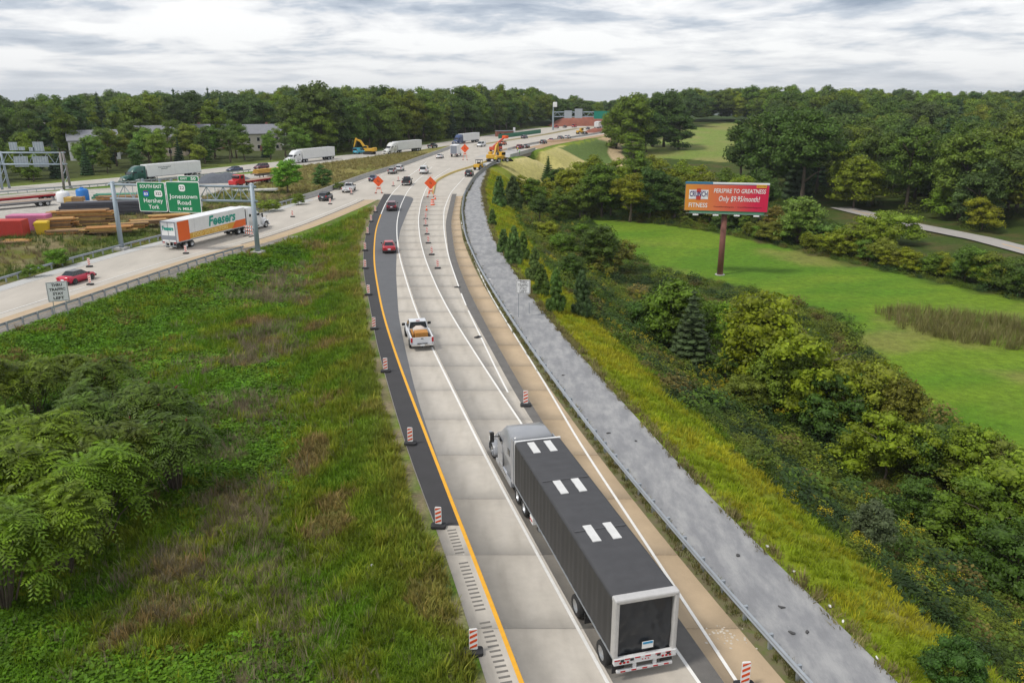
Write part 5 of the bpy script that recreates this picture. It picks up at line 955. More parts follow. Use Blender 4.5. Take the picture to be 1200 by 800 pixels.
def cabin(root, xr0, xf0, xr1, xf1, zb, zr, wb, wt, col, panes=True, split=None):
    """greenhouse: painted frustum with roof, glass plates set just proud"""
    rb = [Vector((xr0, -wb, zb)), Vector((xf0, -wb, zb)), Vector((xf0, wb, zb)), Vector((xr0, wb, zb))]; rt = [Vector((xr1, -wt, zr)), Vector((xf1, -wt, zr)), Vector((xf1, wt, zr)), Vector((xr1, wt, zr))]
    b = MB(); b.add(rb + rt, [(4, 5, 6, 7), (0, 1, 5, 4), (1, 2, 6, 5), (2, 3, 7, 6), (3, 0, 4, 7)]); cb = b.build('cabin', M_PAINT, root, color=col, bevel=.05)
    ref = Vector(((xr0 + xf0) / 2, 0, zb))
    def pn(nm, q, inset):
        m_ = MB(); m_.ref = ref; m_.pane(q, inset); return m_.build(nm, M_GLASS, root)
    pn('windscreen', (rb[1], rb[2], rt[2], rt[1]), .08); pn('rear_window', (rb[3], rb[0], rt[0], rt[3]), .09)
    for s_ in (0, 1):
        b0, b1, t0, t1 = (rb[0], rb[1], rt[0], rt[1]) if s_ == 0 else (rb[3], rb[2], rt[3], rt[2]); cuts = split or (0, .36, .68, 1)
        for a_, c_ in zip(cuts, cuts[1:]):
            pn('side_window', (b0.lerp(b1, a_), b0.lerp(b1, c_), t0.lerp(t1, c_), t0.lerp(t1, a_)), .06)
    return cb
CARS = {}
def car_common(r, L, W, wheels, rad, tl, hl, mx, mz, plate_z, bz):
    for x in wheels:
        for s_ in (-1, 1):
            MB().cyl((x, s_ * (W / 2 - .16), rad * 1.02), (x, s_ * (W / 2 + .012), rad * 1.02), rad * 1.13, n=20).build('wheel_arch', M_BLACK, r); wheel(r, x, s_ * (W / 2 - .09), rad, .23)
    for s_ in (-1, 1):
        MB().box((-L / 2 + .05, s_ * tl[0], tl[1]), (.16, tl[2], tl[3])).build('tail_light', M_REDL, r, bevel=.03); MB().box((L / 2 - .14, s_ * hl[0], hl[1]), (.22, .38, .17)).build('headlight', M_WLENS, r, bevel=.04)
        MB().box((mx, s_ * (W / 2 + .10), mz), (.16, .22, .17)).build('mirror', M_BLACK, r, bevel=.03)
    MB().box((-L / 2 - .012, 0, plate_z), (.03, .40, .18)).build('number_plate', M_PLATE, r); MB().box((-L / 2 + .06, 0, bz), (.26, W * .94, .22)).build('rear_bumper', M_BLACK, r, bevel=.05); MB().box((L / 2 - .06, 0, bz), (.24, W * .9, .22)).build('front_bumper', M_BLACK, r, bevel=.05)
def sedan(col, name='sedan', L=4.85, W=1.84, top=None):
    r = thing(name, 'plain passenger car on road', 'car'); w = W / 2; b = MB()
    b.loft([ring8(-L / 2, w * .86, .34, .58, .78, .84), ring8(-L / 2 + .10, w * .95, .26, .56, .90, 1.00), ring8(-L * .36, w, .22, .56, .93, 1.03), ring8(-L * .20, w, .20, .55, .92, .98), ring8(L * .15, w, .20, .55, .90, .97), ring8(L * .26, w, .20, .55, .84, .93), ring8(L * .42, w * .96, .24, .54, .76, .82), ring8(L / 2 - .06, w * .84, .28, .50, .66, .70), ring8(L / 2, w * .70, .34, .48, .58, .60)])
    b.build('body', M_PAINT, r, True, color=col); cabin(r, -L * .37, L * .24, -L * .21, L * .06, .92, 1.46, w * .88, w * .64, top or col); car_common(r, L, W, (-L * .29, L * .31), .33, (w * .72, .82, .42, .16), (w * .70, .66), L * .19, .98, .66, .40); return r
def suv(col, name='suv', L=4.75, W=1.92):
    r = thing(name, 'plain passenger car on road', 'car'); w = W / 2; b = MB()
    b.loft([ring8(-L / 2, w * .90, .40, .70, 1.0, 1.06, .9), ring8(-L / 2 + .10, w * .97, .30, .68, 1.06, 1.12, .9), ring8(-L * .2, w, .26, .66, 1.06, 1.12), ring8(L * .18, w, .26, .66, 1.03, 1.10), ring8(L * .30, w, .26, .64, .98, 1.06), ring8(L * .44, w * .95, .30, .62, .90, .97), ring8(L / 2 - .04, w * .84, .34, .58, .78, .82), ring8(L / 2, w * .74, .42, .56, .70, .74)])
    b.build('body', M_PAINT, r, True, color=col); cabin(r, -L * .485, L * .26, -L * .42, L * .09, 1.05, 1.72, w * .90, w * .72, col); car_common(r, L, W, (-L * .29, L * .31), .37, (w * .80, 1.0, .26, .30), (w * .70, .80), L * .20, 1.15, .84, .48); return r
def van(col, name='van', L=5.6, W=2.0, H_=2.15):
    r = thing(name, 'plain van on the road ahead', 'van'); w = W / 2; b = MB()
    b.loft([ring8(-L / 2, w * .93, .42, .8, 1.2, 1.26, .93), ring8(-L / 2 + .1, w, .34, .8, 1.22, 1.28, .93), ring8(L * .2, w, .32, .8, 1.2, 1.26), ring8(L * .34, w, .32, .75, 1.08, 1.16), ring8(L * .46, w * .94, .36, .68, .92, .98), ring8(L / 2, w * .8, .44, .62, .78, .82)])
    b.build('body', M_PAINT, r, True, color=col); cabin(r, -L * .495, L * .35, -L * .475, L * .20, 1.22, H_, w * .95, w * .82, col, split=(.5, .78, 1)); car_common(r, L, W, (-L * .28, L * .32), .37, (w * .88, 1.2, .16, .5), (w * .72, .86), L * .28, 1.3, .75, .5); return r
def pickup(col, name='pickup_truck', L=5.9, W=2.03, cargo=None, label='plain pickup truck on the road'):
    r = thing(name, label, 'pickup truck'); w = W / 2; b = MB(); xb = -L * .02
    b.loft([ring8(xb, w * .98, .38, .75, 1.16, 1.20, .96), ring8(L * .20, w, .36, .74, 1.13, 1.20), ring8(L * .32, w, .36, .74, 1.10, 1.19), ring8(L * .45, w * .97, .38, .72, 1.02, 1.12), ring8(L / 2 - .03, w * .90, .44, .68, .90, .96), ring8(L / 2, w * .84, .5, .66, .84, .88)])
    b.build('body', M_PAINT, r, True, color=col)
    xr = -L / 2 + .12; bd = MB()
    for s_ in (-1, 1): bd.prism([(xr, .55), (xr, 1.17), (xr + .04, 1.22), (xb - .03, 1.22), (xb - .03, .50), (xr + 2.0, .42), (xr + .9, .42)], s_ * w * .985, s_ * (w * .985 - .14)); 
    bd.build('bed_side', M_PAINT, r, color=col, bevel=.025); MB().bb(xr + .03, xb - .04, -w + .15, w - .15, .62, .70).build('bed_floor', M_BLACK, r); MB().bb(xb - .10, xb - .035, -w + .15, w - .15, .70, 1.21).build('bed_front', M_PAINT, r, color=col)
    tg = MB().bb(xr - .07, xr, -w + .14, w - .14, .60, 1.21).build('tailgate', M_PAINT, r, color=col, bevel=.02); MB().box((xr - .082, 0, 1.10), (.02, .22, .07)).build('handle', M_BLACK, tg)
    cabin(r, xb + .0, L * .285, xb + .10, L * .145, 1.17, 1.90, w * .90, w * .74, col, split=(0, .44, 1)); MB().box((xb + .12, 0, 1.925), (.06, .34, .05)).build('brake_light', M_REDL, r)
    bu = MB().box((xr - .12, 0, .56), (.22, W * .96, .20)).build('rear_bumper', M_CHROME, r, bevel=.04); MB().box((xr - .14, 0, .66), (.20, .9, .05)).build('step_pad', M_BLACK, bu); MB().box((xr - .235, 0, .56), (.02, .34, .16)).build('number_plate', M_PLATE, bu); MB().box((xr - .1, 0, .38), (.12, .14, .12)).build('tow_hitch', M_BLACK, bu)
    for s_ in (-1, 1): MB().box((xr - .055, s_ * (w - .10), .98), (.07, .17, .42)).build('tail_light', M_REDL, r, bevel=.02); MB().box((L / 2 - .09, s_ * w * .74, .88), (.2, .4, .24)).build('headlight', M_WLENS, r, bevel=.03); MB().box((L * .215, s_ * (w + .16), 1.30), (.14, .30, .24)).build('mirror', M_BLACK, r, bevel=.03)
    MB().box((L / 2 - .02, 0, .55), (.2, W * .92, .24)).build('front_bumper', M_CHROME, r, bevel=.05)
    for x in (-L * .30, L * .315):
        for s_ in (-1, 1): MB().cyl((x, s_ * (w - .2), .42), (x, s_ * (w + .012), .42), .47, n=20).build('wheel_arch', M_BLACK, r); wheel(r, x, s_ * (w - .10), .40, .27)
    return r
# ---- articulated trucks
def tractor(r, col, x0=.55, detail=True):
    """sleeper tractor: back of cab at x0, bumper about six metres ahead"""
    w = 1.22
    def sec(x, z0, zt, ww, k=.86): return [(x, -ww * .96, z0), (x, -ww, (z0 + zt) / 2), (x, -ww * .97, zt - .25), (x, -ww * k, zt), (x, ww * k, zt), (x, ww * .97, zt - .25), (x, ww, (z0 + zt) / 2), (x, ww * .96, z0)]
    cab = MB().loft([sec(x0, .75, 3.72, w, .80), sec(x0 + .10, .72, 3.92, w, .80), sec(x0 + 1.2, .70, 3.95, w, .82), sec(x0 + 2.1, .70, 3.72, w, .80), sec(x0 + 2.9, .70, 3.15, w * .98, .78), sec(x0 + 3.35, .70, 2.72, w * .95, .78), sec(x0 + 3.95, .75, 1.95, w * .90, .80)]).build('cab', M_PAINT, r, True, color=col)
    hood = MB().loft([sec(x0 + 3.6, .62, 1.98, w * .86, .78), sec(x0 + 4.6, .60, 1.80, w * .80, .74), sec(x0 + 5.6, .58, 1.55, w * .72, .72), sec(x0 + 5.95, .60, 1.30, w * .62, .7)]).build('hood', M_PAINT, r, True, color=col)
    MB().box((x0 + 5.98, 0, 1.0), (.06, 1.05, .72)).build('grille', M_CHROME, hood, bevel=.03); MB().box((x0 + 5.9, 0, .5), (.42, 2.36, .32)).build('front_bumper', M_PAINT, r, color=col, bevel=.1)
    q = MB(); q.ref = Vector((x0 + 2, 0, 1)); q.pane(((x0 + 3.38, -w * .80, 2.70), (x0 + 3.38, w * .80, 2.70), (x0 + 3.97, w * .78, 1.99), (x0 + 3.97, -w * .78, 1.99)), .04, .03); q.build('windscreen', M_GLASS, cab)
    for s_ in (-1, 1):
        MB().box((x0 + 2.75, s_ * w * .995, 2.32), (1.0, .03, .62)).build('side_window', M_GLASS, cab, bevel=.01); MB().box((x0 + .75, s_ * w * 1.0, 2.55), (.45, .03, .42)).build('sleeper_window', M_GLASS, cab, bevel=.01)
        MB().box((x0 + 2.72, s_ * (w + .005), 1.55), (1.15, .02, 1.5)).build('door', M_PAINT, cab, color=col, bevel=.01); MB().box((x0 + 2.3, s_ * (w + .03), 1.72), (.16, .04, .05)).build('handle', M_CHROME, cab)
        MB().loft([[(x, s_ * y, z) for y, z in ((w * .55, .35), (w * 1.02, .35), (w * 1.02, hz_), (w * .55, hz_))] for x, hz_ in ((x0 + .2, .80), (x0 + 3.4, .80), (x0 + 3.8, .60))]).build('side_fairing', M_PAINT, r, color=col, bevel=.04)
        MB().box((x0 + .02, s_ * w * .97, 2.3), (.50, .05, 3.0)).build('roof_extender', M_PAINT, cab, color=col, bevel=.01)
        fn = MB(); fn.loft([[(x0 + 4.9 + .72 * math.cos(a_) * f_, s_ * y, .55 + .72 * math.sin(a_) * f_) for a_ in [R(d_) for d_ in (-10, 20, 50, 80, 110, 140, 170, 190)] ] for y, f_ in ((w * .62, 1.0), (w * .98, 1.0), (w * 1.03, .92))], cap=False); fn.build('front_fender', M_PAINT, r, True, color=col)
        MB().box((x0 + 5.75, s_ * w * .78, 1.02), (.30, .42, .34)).build('headlight', M_WLENS, hood, bevel=.06)
        mi = MB().box((x0 + 3.55, s_ * (w + .30), 2.25), (.20, .24, .72)).build('mirror', M_BLACK, cab, bevel=.05); MB().beam((x0 + 3.45, s_ * w * .95, 2.3), (x0 + 3.55, s_ * (w + .25), 2.3), .06).build('mirror_arm', M_BLACK, cab); MB().box((x0 + 5.0, s_ * (w + .05), 1.85), (.14, .20, .22)).build('hood_mirror', M_CHROME, hood, bevel=.04)
        MB().cyl((x0 + 1.3, s_ * .95, .62), (x0 + 2.9, s_ * .95, .62), .33, n=14).build('fuel_tank', M_CHROME, r, True); wheel(r, x0 + 4.9, s_ * 1.05, .52, .30, rm=RIM8)
        for xd in (-1.05, -2.40): wheel(r, x0 + xd, s_ * .94, .52, .56, rm=RIM8)
        MB().bb(x0 - 3.0, x0 + 5.4, s_ * .38, s_ * .46, .80, 1.05).build('frame_rail', M_BLACK, r)
    MB().cyl((x0 - 1.7, 0, 1.05), (x0 - 1.7, 0, 1.18), .5, n=14).build('fifth_wheel', M_BLACK, r)
    MB().box((x0 - .03, 0, 2.5), (.04, 2.0, 2.4)).build('cab_back', M_BLACK, cab, bevel=.01); MB().beam((x0 - .1, .3, 1.4), (x0 - .4, .2, 1.3), .05).build('air_line', M_REDL, r); return cab
def box_trailer(r, L, col=(.74, .745, .75), axles=(-1.9, -3.15)):
    t = MB().bb(-L, 0, -1.29, 1.29, 1.15, 4.08).build('trailer_box', M_PAINT, r, color=col, bevel=.05); MB().bb(-L - .03, -L + .01, -1.2, 1.2, 1.25, 3.98).build('rear_door', M_WHITE, t)
    for y in (-.03, .03): MB().bb(-L - .05, -L - .032, y - .015, y + .015, 1.3, 3.95).build('door_rod', M_GALV, t)
    for s_ in (-1, 1):
        MB().bb(-L, -.2, s_ * 1.27, s_ * 1.31, 1.03, 1.16).build('lower_rail', M_GALV, t); MB().box((-L - .04, s_ * 1.0, 1.08), (.06, .35, .12)).build('tail_light', M_REDL, t)
        for a_ in axles: wheel(r, -L - a_ * -1 + 0 if False else -L + (-a_), s_ * .95, .52, .56, rm=RIM8)
        MB().box((-L + .6, s_ * .95, .55), (.03, .6, .6)).build('mud_flap', M_BLACK, r); MB().beam((-2.9, s_ * .75, 1.1), (-2.9, s_ * .75, .25), .12).build('landing_leg', M_BLACK, r)
    MB().bb(-L - .03, -L + .07, -1.1, 1.1, .52, .64).build('rear_guard', M_GALV, r)
    for y in (-.6, .6): MB().bb(-L - .02, -L + .06, y - .05, y + .05, .64, 1.1).build('guard_post', M_GALV, r)
    for f_ in (.25, .5, .75): MB().bb(-L * f_ - .02, -L * f_ + .02, -1.297, 1.297, 1.17, 4.07).build('panel_seam', mat('seam_grey', (.55, .56, .57), .5), t)
    return t
def semi(name, label, tcol, bcol, L=16.0):
    r = thing(name, label, 'truck'); tractor(r, tcol); box_trailer(r, L, bcol); return r
def put(r, p, hd, label=None, cat=None, group=None): r.location = (p.x, p.y, p.z); r.rotation_euler = (0, 0, hd); tag(r, label, cat, group); return r
def recolour(r, col):
    for o in r.children:
        if o.data and o.data.materials and o.data.materials[0] == M_PAINT: o.color = (*col, 1)
    return r
PROT = {}
def vehicle(kind, col, px, py, hd, label, group=None, z=.03):
    """one more car of a kind: the first is built, the rest are copies with their own paint"""
    if kind not in PROT: PROT[kind] = r = {'sedan': sedan, 'suv': suv, 'van': van, 'pickup': pickup}[kind](col)
    else: r = recolour(copy_tree(PROT[kind]), col)
    p = G(px, py); p.z = z; return put(r, p, hd, label, None, group)
# ---- the nearest truck: curtain-sided trailer on spread axles
TR_R = (G(721, 703, 3.62) + G(798, 695, 3.62)) / 2; TR_F = (G(601.2, 512.5, 3.62) + G(654.5, 511, 3.62)) / 2; hd = (TR_F - TR_R); hd.z = 0; TL = 14.63
mt = thing('semi_truck', 'grey sleeper tractor hauling a black curtain sided trailer with white roof patches', 'truck', (TR_R.x + hd.normalized().x * TL, TR_R.y + hd.normalized().y * TL, .045), ang(hd))
tractor(mt, (.27, .28, .30), x0=.75); mt.scale = (1, 1, .885)
M_CURT = mat('black_curtain', (.040, .039, .039), .62, var=.10, vscale=1.0, bump=.15, bscale=3.0); M_ROOF = mat('black_roof_tarp', (.050, .050, .054), .68, var=.16, vscale=1.4, bump=.1, bscale=6.0)
tr_ = thing('x', None, None); tr_.name = 'trailer'; tr_.parent = mt
for k in ('label', 'category'):
    if k in tr_: del tr_[k]
n = 74; V = []; F = []
for i in range(n + 1):
    x = -.12 - (TL - .45) * i / n; sag = .035 * abs(math.sin(math.pi * i / n * 24)) ** 1.0 * -1 + .006 * math.sin(i * 1.7)
    for (y, z) in ((-1.29, 3.88), (-1.26, 3.98), (-1.16, 4.04), (-.6, 4.07 + sag * .8), (0, 4.075 + sag), (.6, 4.07 + sag * .8), (1.16, 4.04), (1.26, 3.98), (1.29, 3.88)): V.append((x, y, z))
for i in range(n):
    for k in range(8): F.append((i * 9 + k, i * 9 + k + 1, (i + 1) * 9 + k + 1, (i + 1) * 9 + k))
rf = link('roof_tarp', npmesh('roof_tarp', V, F, M_ROOF), tr_); rf.data.polygons.foreach_set('use_smooth', np.ones(len(F), bool))
for i, xs_ in enumerate((-4.85, -9.6)): MB().bb(xs_ - .05, xs_ + .05, -1.17, 1.17, 4.05, 4.083).build('roof_bow', mat('bow_strip', (.062, .062, .066), .6), tr_)
for x in (-1.05, -5.6, -9.9):
    for y in (-.42, .50):
        b = MB(); b.add([(x - .66, y - .19, 4.088), (x + .66, y - .19, 4.088), (x + .66, y + .19, 4.088), (x - .66, y + .19, 4.088), (x - .66, y - .19, 4.04), (x + .66, y - .19, 4.04), (x + .66, y + .19, 4.04), (x - .66, y + .19, 4.04)], [(0, 1, 2, 3), (0, 4, 5, 1), (1, 5, 6, 2), (2, 6, 7, 3), (3, 7, 4, 0)]); b.build('roof_patch', mat('translucent_patch', (.60, .60, .59), .5, var=.1, vscale=3), tr_)
for s_ in (-1, 1):
    V = []; F = []; nn_ = 120
    for i in range(nn_ + 1):
        x = -.10 - (TL - .35) * i / nn_; wv = .010 * math.sin(i * 1.3) + .008 * math.sin(i * .47 + 1)
        for (z, k) in ((3.885, .3), (3.4, 1), (2.6, 1.4), (1.8, 1.2), (1.24, .5)): V.append((x, s_ * (1.292 + wv * k), z))
    for i in range(nn_):
        for k in range(4): F.append((i * 5 + k, i * 5 + k + 1, (i + 1) * 5 + k + 1, (i + 1) * 5 + k))
    c_ = link('side_curtain', npmesh('side_curtain', V, F, M_CURT), tr_); c_.data.polygons.foreach_set('use_smooth', np.ones(len(F), bool))
    MB().bb(-TL + .05, -.05, s_ * 1.25, s_ * 1.315, 1.15, 1.235).build('side_rail', M_GALV, tr_)
    MB().bb(-TL, -TL + .34, s_ * 1.10, s_ * 1.312, 1.10, 4.02).build('rear_post', mat('aluminium_frame', (.52, .51, .50), .5, .3, var=.1, vscale=3), tr_, bevel=.06)
    for x in (-TL + 1.15, -TL + 4.25): wheel(mt, x, s_ * 1.07, .54, .56, rm=RIM); MB().bb(x - .95, x - .92, s_ * .75, s_ * 1.25, .25, .85).build('mud_flap', M_BLACK, tr_)
    MB().beam((-3.6, s_ * .8, 1.05), (-3.6, s_ * .8, .22), .13).build('landing_leg', M_GALV, tr_); MB().box((-3.6, s_ * .8, .2), (.3, .3, .06)).build('landing_foot', M_GALV, tr_); MB().box((-3.3, s_ * 1.12, .78), (.5, .3, .45)).build('tool_box', M_VPW, tr_, bevel=.02); MB().box((-3.3, s_ * 1.275, .75), (.4, .015, .12)).build('side_reflector', M_REDL, tr_)
    for k in range(3): MB().cyl((-TL - .075, s_ * (.72 + .15 * k), .98), (-TL - .06, s_ * (.72 + .15 * k), .98), .055, n=10).build('tail_light', M_REDL, tr_)
MB().bb(-TL, -TL + .40, -1.31, 1.31, 3.84, 4.085).build('rear_header', mat('aluminium_frame'), tr_, bevel=.07); MB().bb(-.12, -.0, -1.30, 1.30, 1.1, 4.09).build('front_bulkhead', M_WHITE, tr_, bevel=.03)
V = []; F = []; n1_, n2_ = 26, 22; r_ = np.random.default_rng(4); fb = fbm(np.arange(n1_ + 1)[:, None] * 1.0, np.arange(n2_ + 1)[None, :] * 1.0, .28, 3, 77)
for i in range(n1_ + 1):
    for j in range(n2_ + 1): y = -1.06 + 2.12 * i / n1_; z = 1.20 + 2.66 * j / n2_; V.append((-TL + .16 + .16 * (fb[i, j] - .5) * (1.6 - j / n2_), y, z - .03))
for i in range(n1_):
    for j in range(n2_): F.append((i * (n2_ + 1) + j, (i + 1) * (n2_ + 1) + j, (i + 1) * (n2_ + 1) + j + 1, i * (n2_ + 1) + j + 1))
c_ = link('rear_tarp', npmesh('rear_tarp', V, F, mat('shiny_black_tarp', (.022, .025, .030), .30, var=.2, vscale=2)), tr_); c_.data.polygons.foreach_set('use_smooth', np.ones(len(F), bool))
pl = MB().box((-TL + .02, -.10, 1.62), (.02, .46, .34)).build('paper_notice', M_VPW, tr_, rot=(0, 0, 0)); MB().box((-TL + .006, -.10, 1.73), (.012, .40, .10)).build('blue_print', mat('print_blue', (.02, .25, .48), .6), pl)
tb = MB().bb(-TL - .06, -TL + .12, -1.28, 1.28, .86, 1.18).build('tail_sill', mat('dirty_white', (.60, .60, .60), .6, var=.12, vscale=4), tr_, bevel=.015)
for k in range(6): y = -1.05 + .42 * k; MB().bb(-TL - .07, -TL - .061, y, y + .22, 1.10, 1.16).build('reflector_tape', M_REDL, tb)
for k in (-.12, 0, .12): MB().cyl((-TL - .072, k, 1.0), (-TL - .06, k, 1.0), .028, n=8).build('marker_light', M_REDL, tb)
for y in (-.95, .95, .55, -.55): MB().box((-TL - .068, y, 1.08), (.015, .14, .12)).build('bracket', M_BLACK, tb)
gd = MB().bb(-TL - .05, -TL + .05, -1.15, 1.15, .46, .57).build('under_guard', mat('dirty_white'), tr_)
for k in range(5): y = -1.0 + .45 * k; MB().bb(-TL - .06, -TL - .051, y, y + .2, .485, .55).build('reflector_tape', M_REDL, gd)
for y in (-.42, .42): MB().prism([(-TL - .03, .86), (-TL + .06, .86), (-TL + .06, .57), (-TL - .03, .57)], y - .07, y + .07).build('guard_post', mat('dirty_white'), gd)
MB().bb(-TL + .1, -.4, -.5, -.38, .88, 1.08).build('chassis_beam', M_BLACK, tr_); MB().bb(-TL + .1, -.4, .38, .5, .88, 1.08).build('chassis_beam', M_BLACK, tr_); MB().bb(-TL + .1, -.1, -1.24, 1.24, 1.08, 1.14).build('deck', M_BLACK, tr_)
for x in (-TL + 1.15, -TL + 4.25): MB().cyl((x, -1.1, .52), (x, 1.1, .52), .09, n=8).build('axle', M_BLACK, tr_)
# ---- pickup carrying a crate
RT = lambda px, py: ang(tang(c_w1, G(px, py).y))
pk = pickup((.62, .635, .66), label='silver pickup truck with a timber crate in its bed on the middle of the ramp'); put(pk, Vector((*G(490.5, 400)[:2], .05)), RT(490, 400), None, 'pickup truck')
cg = thing('cargo_crate', 'orange brown timber crate under a dusty sheet in the silver pickup bed', 'crate', pk.location + Vector((0, 0, .72)), pk.rotation_euler.z)
MB().box((-1.75, -.05, .36), (.95, 1.15, .72)).build('crate_box', mat('orange_timber', (.42, .19, .04), .8, var=.2, vscale=4), cg, bevel=.03); MB().loft([[(x, y, z) for y, z in ((-.55, .05), (-.52, .62 + h_), (-.2, .80 + h_), (.25, .80 + h_), (.52, .6 + h_), (.55, .05))] for x, h_ in ((-1.25, .0), (-.9, .12), (-.5, .08), (-.15, -.15))]).build('dust_sheet', mat('dusty_sheet', (.55, .47, .42), .9, var=.12, vscale=3), cg, True); MB().box((-1.1, .66, .3), (1.6, .12, .5)).build('side_board', mat('orange_timber'), cg)
PROT['pickup'] = pk
# ---- traffic on the ramp and the joined highway
vehicle('sedan', (.38, .012, .025), 456, 294, RT(456, 294), 'bright red sedan on the dark asphalt lane')
vehicle('suv', (.115, .016, .03), 459.5, 246, RT(459, 246), 'dark maroon suv entering the dark asphalt lane')
vehicle('pickup', (.035, .035, .038), 477, 216.5, RT(477, 216), 'black pickup truck ahead of the maroon suv')
for o in PROT['pickup'].children: pass
vehicle('van', (.72, .73, .74), 497, 203.5, ang(tang(c_w1, 225)), 'white van leading the black pickup')
vehicle('suv', (.028, .03, .032), 550, 206.5, ang(tang(c_w3, 225)), 'black suv alone in the right lane near the yellow roller')
BT = lambda px, py, c=c_Bw: ang(tang(c, G(px, py).y))
vehicle('suv', (.035, .04, .05), 382, 234.5, BT(382, 234), 'dark suv behind the white pickup on the second carriageway')
vehicle('pickup', (.70, .71, .72), 409, 224.5, BT(409, 224), 'white pickup truck following along the concrete barrier')
vehicle('sedan', (.03, .05, .11), 438, 212, BT(438, 212), 'dark blue sedan behind the orange works sign')
vehicle('suv', (.30, .31, .31), 460, 203.5, BT(460, 203), 'grey suv close to the concrete barrier')
vehicle('suv', (.70, .71, .72), 468.5, 200.5, BT(468, 200), 'white suv just ahead of the grey one by the barrier')
vehicle('sedan', (.66, .67, .68), 515.5, 185.5, BT(515, 185, c_Bf), 'white sedan behind the white box truck')
# red coupe with a dark top, lower left
rc = sedan((.50, .012, .05), 'convertible', 4.6, 1.80, (.03, .028, .03)); put(rc, Vector((*G(91, 330)[:2], .03)), BT(91, 330), 'pinkish red convertible with black top on the second carriageway', 'car')
# opposite traffic, heading towards the left
CT_ = lambda px, py: ang(tang(c_Cn, G(px, py).y)) + math.pi
vehicle('sedan', (.035, .05, .11), 275, 201, CT_(275, 201), 'navy sedan on the opposite carriageway behind the maroon one')
vehicle('suv', (.11, .02, .04), 306.5, 198.5, CT_(306, 198), 'maroon suv on the opposite carriageway')
vehicle('van', (.72, .73, .74), 564, 172, ang(tang(c_Cn, 330)) + math.pi, 'white van beside the far blue and white truck')
s0 = semi('semi_truck', 'dark green tractor hauling a white box trailer to the left', (.012, .085, .065), (.74, .745, .75)); pa, pb = G(152, 214.5), G(211, 208.5); put(s0, pa + (pb - pa) * .30 + Vector((0, 0, .03)), ang(pa - pb))
for k, (x0_, x1_, z_) in enumerate(((-6.9, -3.2, 3.25), (-5.9, -4.0, 2.85))): MB().tube([(x0_ + (x1_ - x0_) * i / 24, 1.315, z_ + .16 * math.sin(i * 1.9) * (1 - .4 * k)) for i in range(25)], .05, 5).build('script_mark', mat('script_ink', (.05, .09, .10), .6), s0)
def semi_at(col, bc, fx, fy, rx, ry, label, f_=.30):
    s_ = copy_tree(s0)
    for o in list(s_.children):
        if o.name.startswith('script_mark'): bpy.data.objects.remove(o); continue
    recolour(s_, col)
    for o in s_.children:
        if o.name.startswith('trailer_box'): o.color = (*bc, 1)
        for c_ in o.children:
            if c_.data.materials[0] == M_PAINT: c_.color = (*col, 1)
    pa, pb = G(fx, fy), G(rx, ry); d_ = (pa - pb).normalized(); put(s_, pa - d_ * 6.6 + Vector((0, 0, .03)), ang(d_), label); return s_
for o in s0.children:
    for c_ in o.children:
        if c_.data.materials[0] == M_PAINT: c_.color = (.012, .085, .065, 1)
semi_at((.70, .71, .72), (.74, .745, .75), 335, 192.5, 384, 187, 'all white truck on the opposite carriageway behind the round green tree'); semi_at((.66, .66, .64), (.74, .745, .75), 451, 181, 486, 177, 'white truck with box trailer passing the yellow excavator'); semi_at((.03, .06, .16), (.70, .71, .72), 532, 169.5, 560, 166, 'blue tractor with white trailer furthest up the opposite carriageway')
# orange and white box trailer truck on the second carriageway
fs = semi_at((.70, .71, .72), (.76, .765, .77), 310, 265, 248, 281, 'white and orange grocery trailer truck under the overhead gantry')
ft = next(o for o in fs.children if o.name.startswith('trailer_box')); M_TEAL = mat('teal_print', (.0, .30, .22), .5); M_GOLD = mat('gold_print', (.62, .33, .03), .5); M_OPR = mat('orange_print', (.75, .12, .01), .5)
for s_ in (-1,):
    MB().bb(-15.6, -13.2, s_ * 1.302, s_ * 1.308, 1.2, 4.0).build('orange_panel', M_OPR, ft); MB().prism([(-13.2, 1.25), (-3.4, 1.25), (-1.0, 2.2), (-13.2, 2.05)], s_ * 1.302, s_ * 1.307).build('gold_band', M_GOLD, ft); MB().prism([(-3.6, 1.2), (-.1, 1.2), (-.1, 2.3), (-2.6, 2.3)], s_ * 1.309, s_ * 1.313).build('orange_wedge', M_OPR, ft)
    o = letters(ft, 'Feesers', 2.0, -5.8, 3.05, M_TEAL, y=-1.32, fit=6.4, bold=.06, shear=.2); o = letters(ft, 'FOOD DISTRIBUTORS', .8, -8.6, 1.66, mat('cream_ink', (.8, .6, .2), .5), y=-1.32, fit=8.0, bold=.02)
o = letters(ft, 'Feesers', .8, 0, 0, M_TEAL, y=0, fit=1.9, bold=.03); o.rotation_euler = (R(90), 0, R(-90)); o.location = (-16.07, 0, 3.1); MB().bb(-16.06, -16.035, -1.15, 1.15, 1.5, 2.1).build('lift_gate', mat('gate_grey', (.22, .24, .28), .6), ft)
for y0, y1, z0, z1 in ((-1.29, -1.16, 1.2, 4.05), (1.16, 1.29, 1.2, 4.05), (-1.16, 1.16, 3.92, 4.05)): MB().bb(-16.055, -16.0, y0, y1, z0, z1).build('door_frame', mat('gate_grey'), ft)
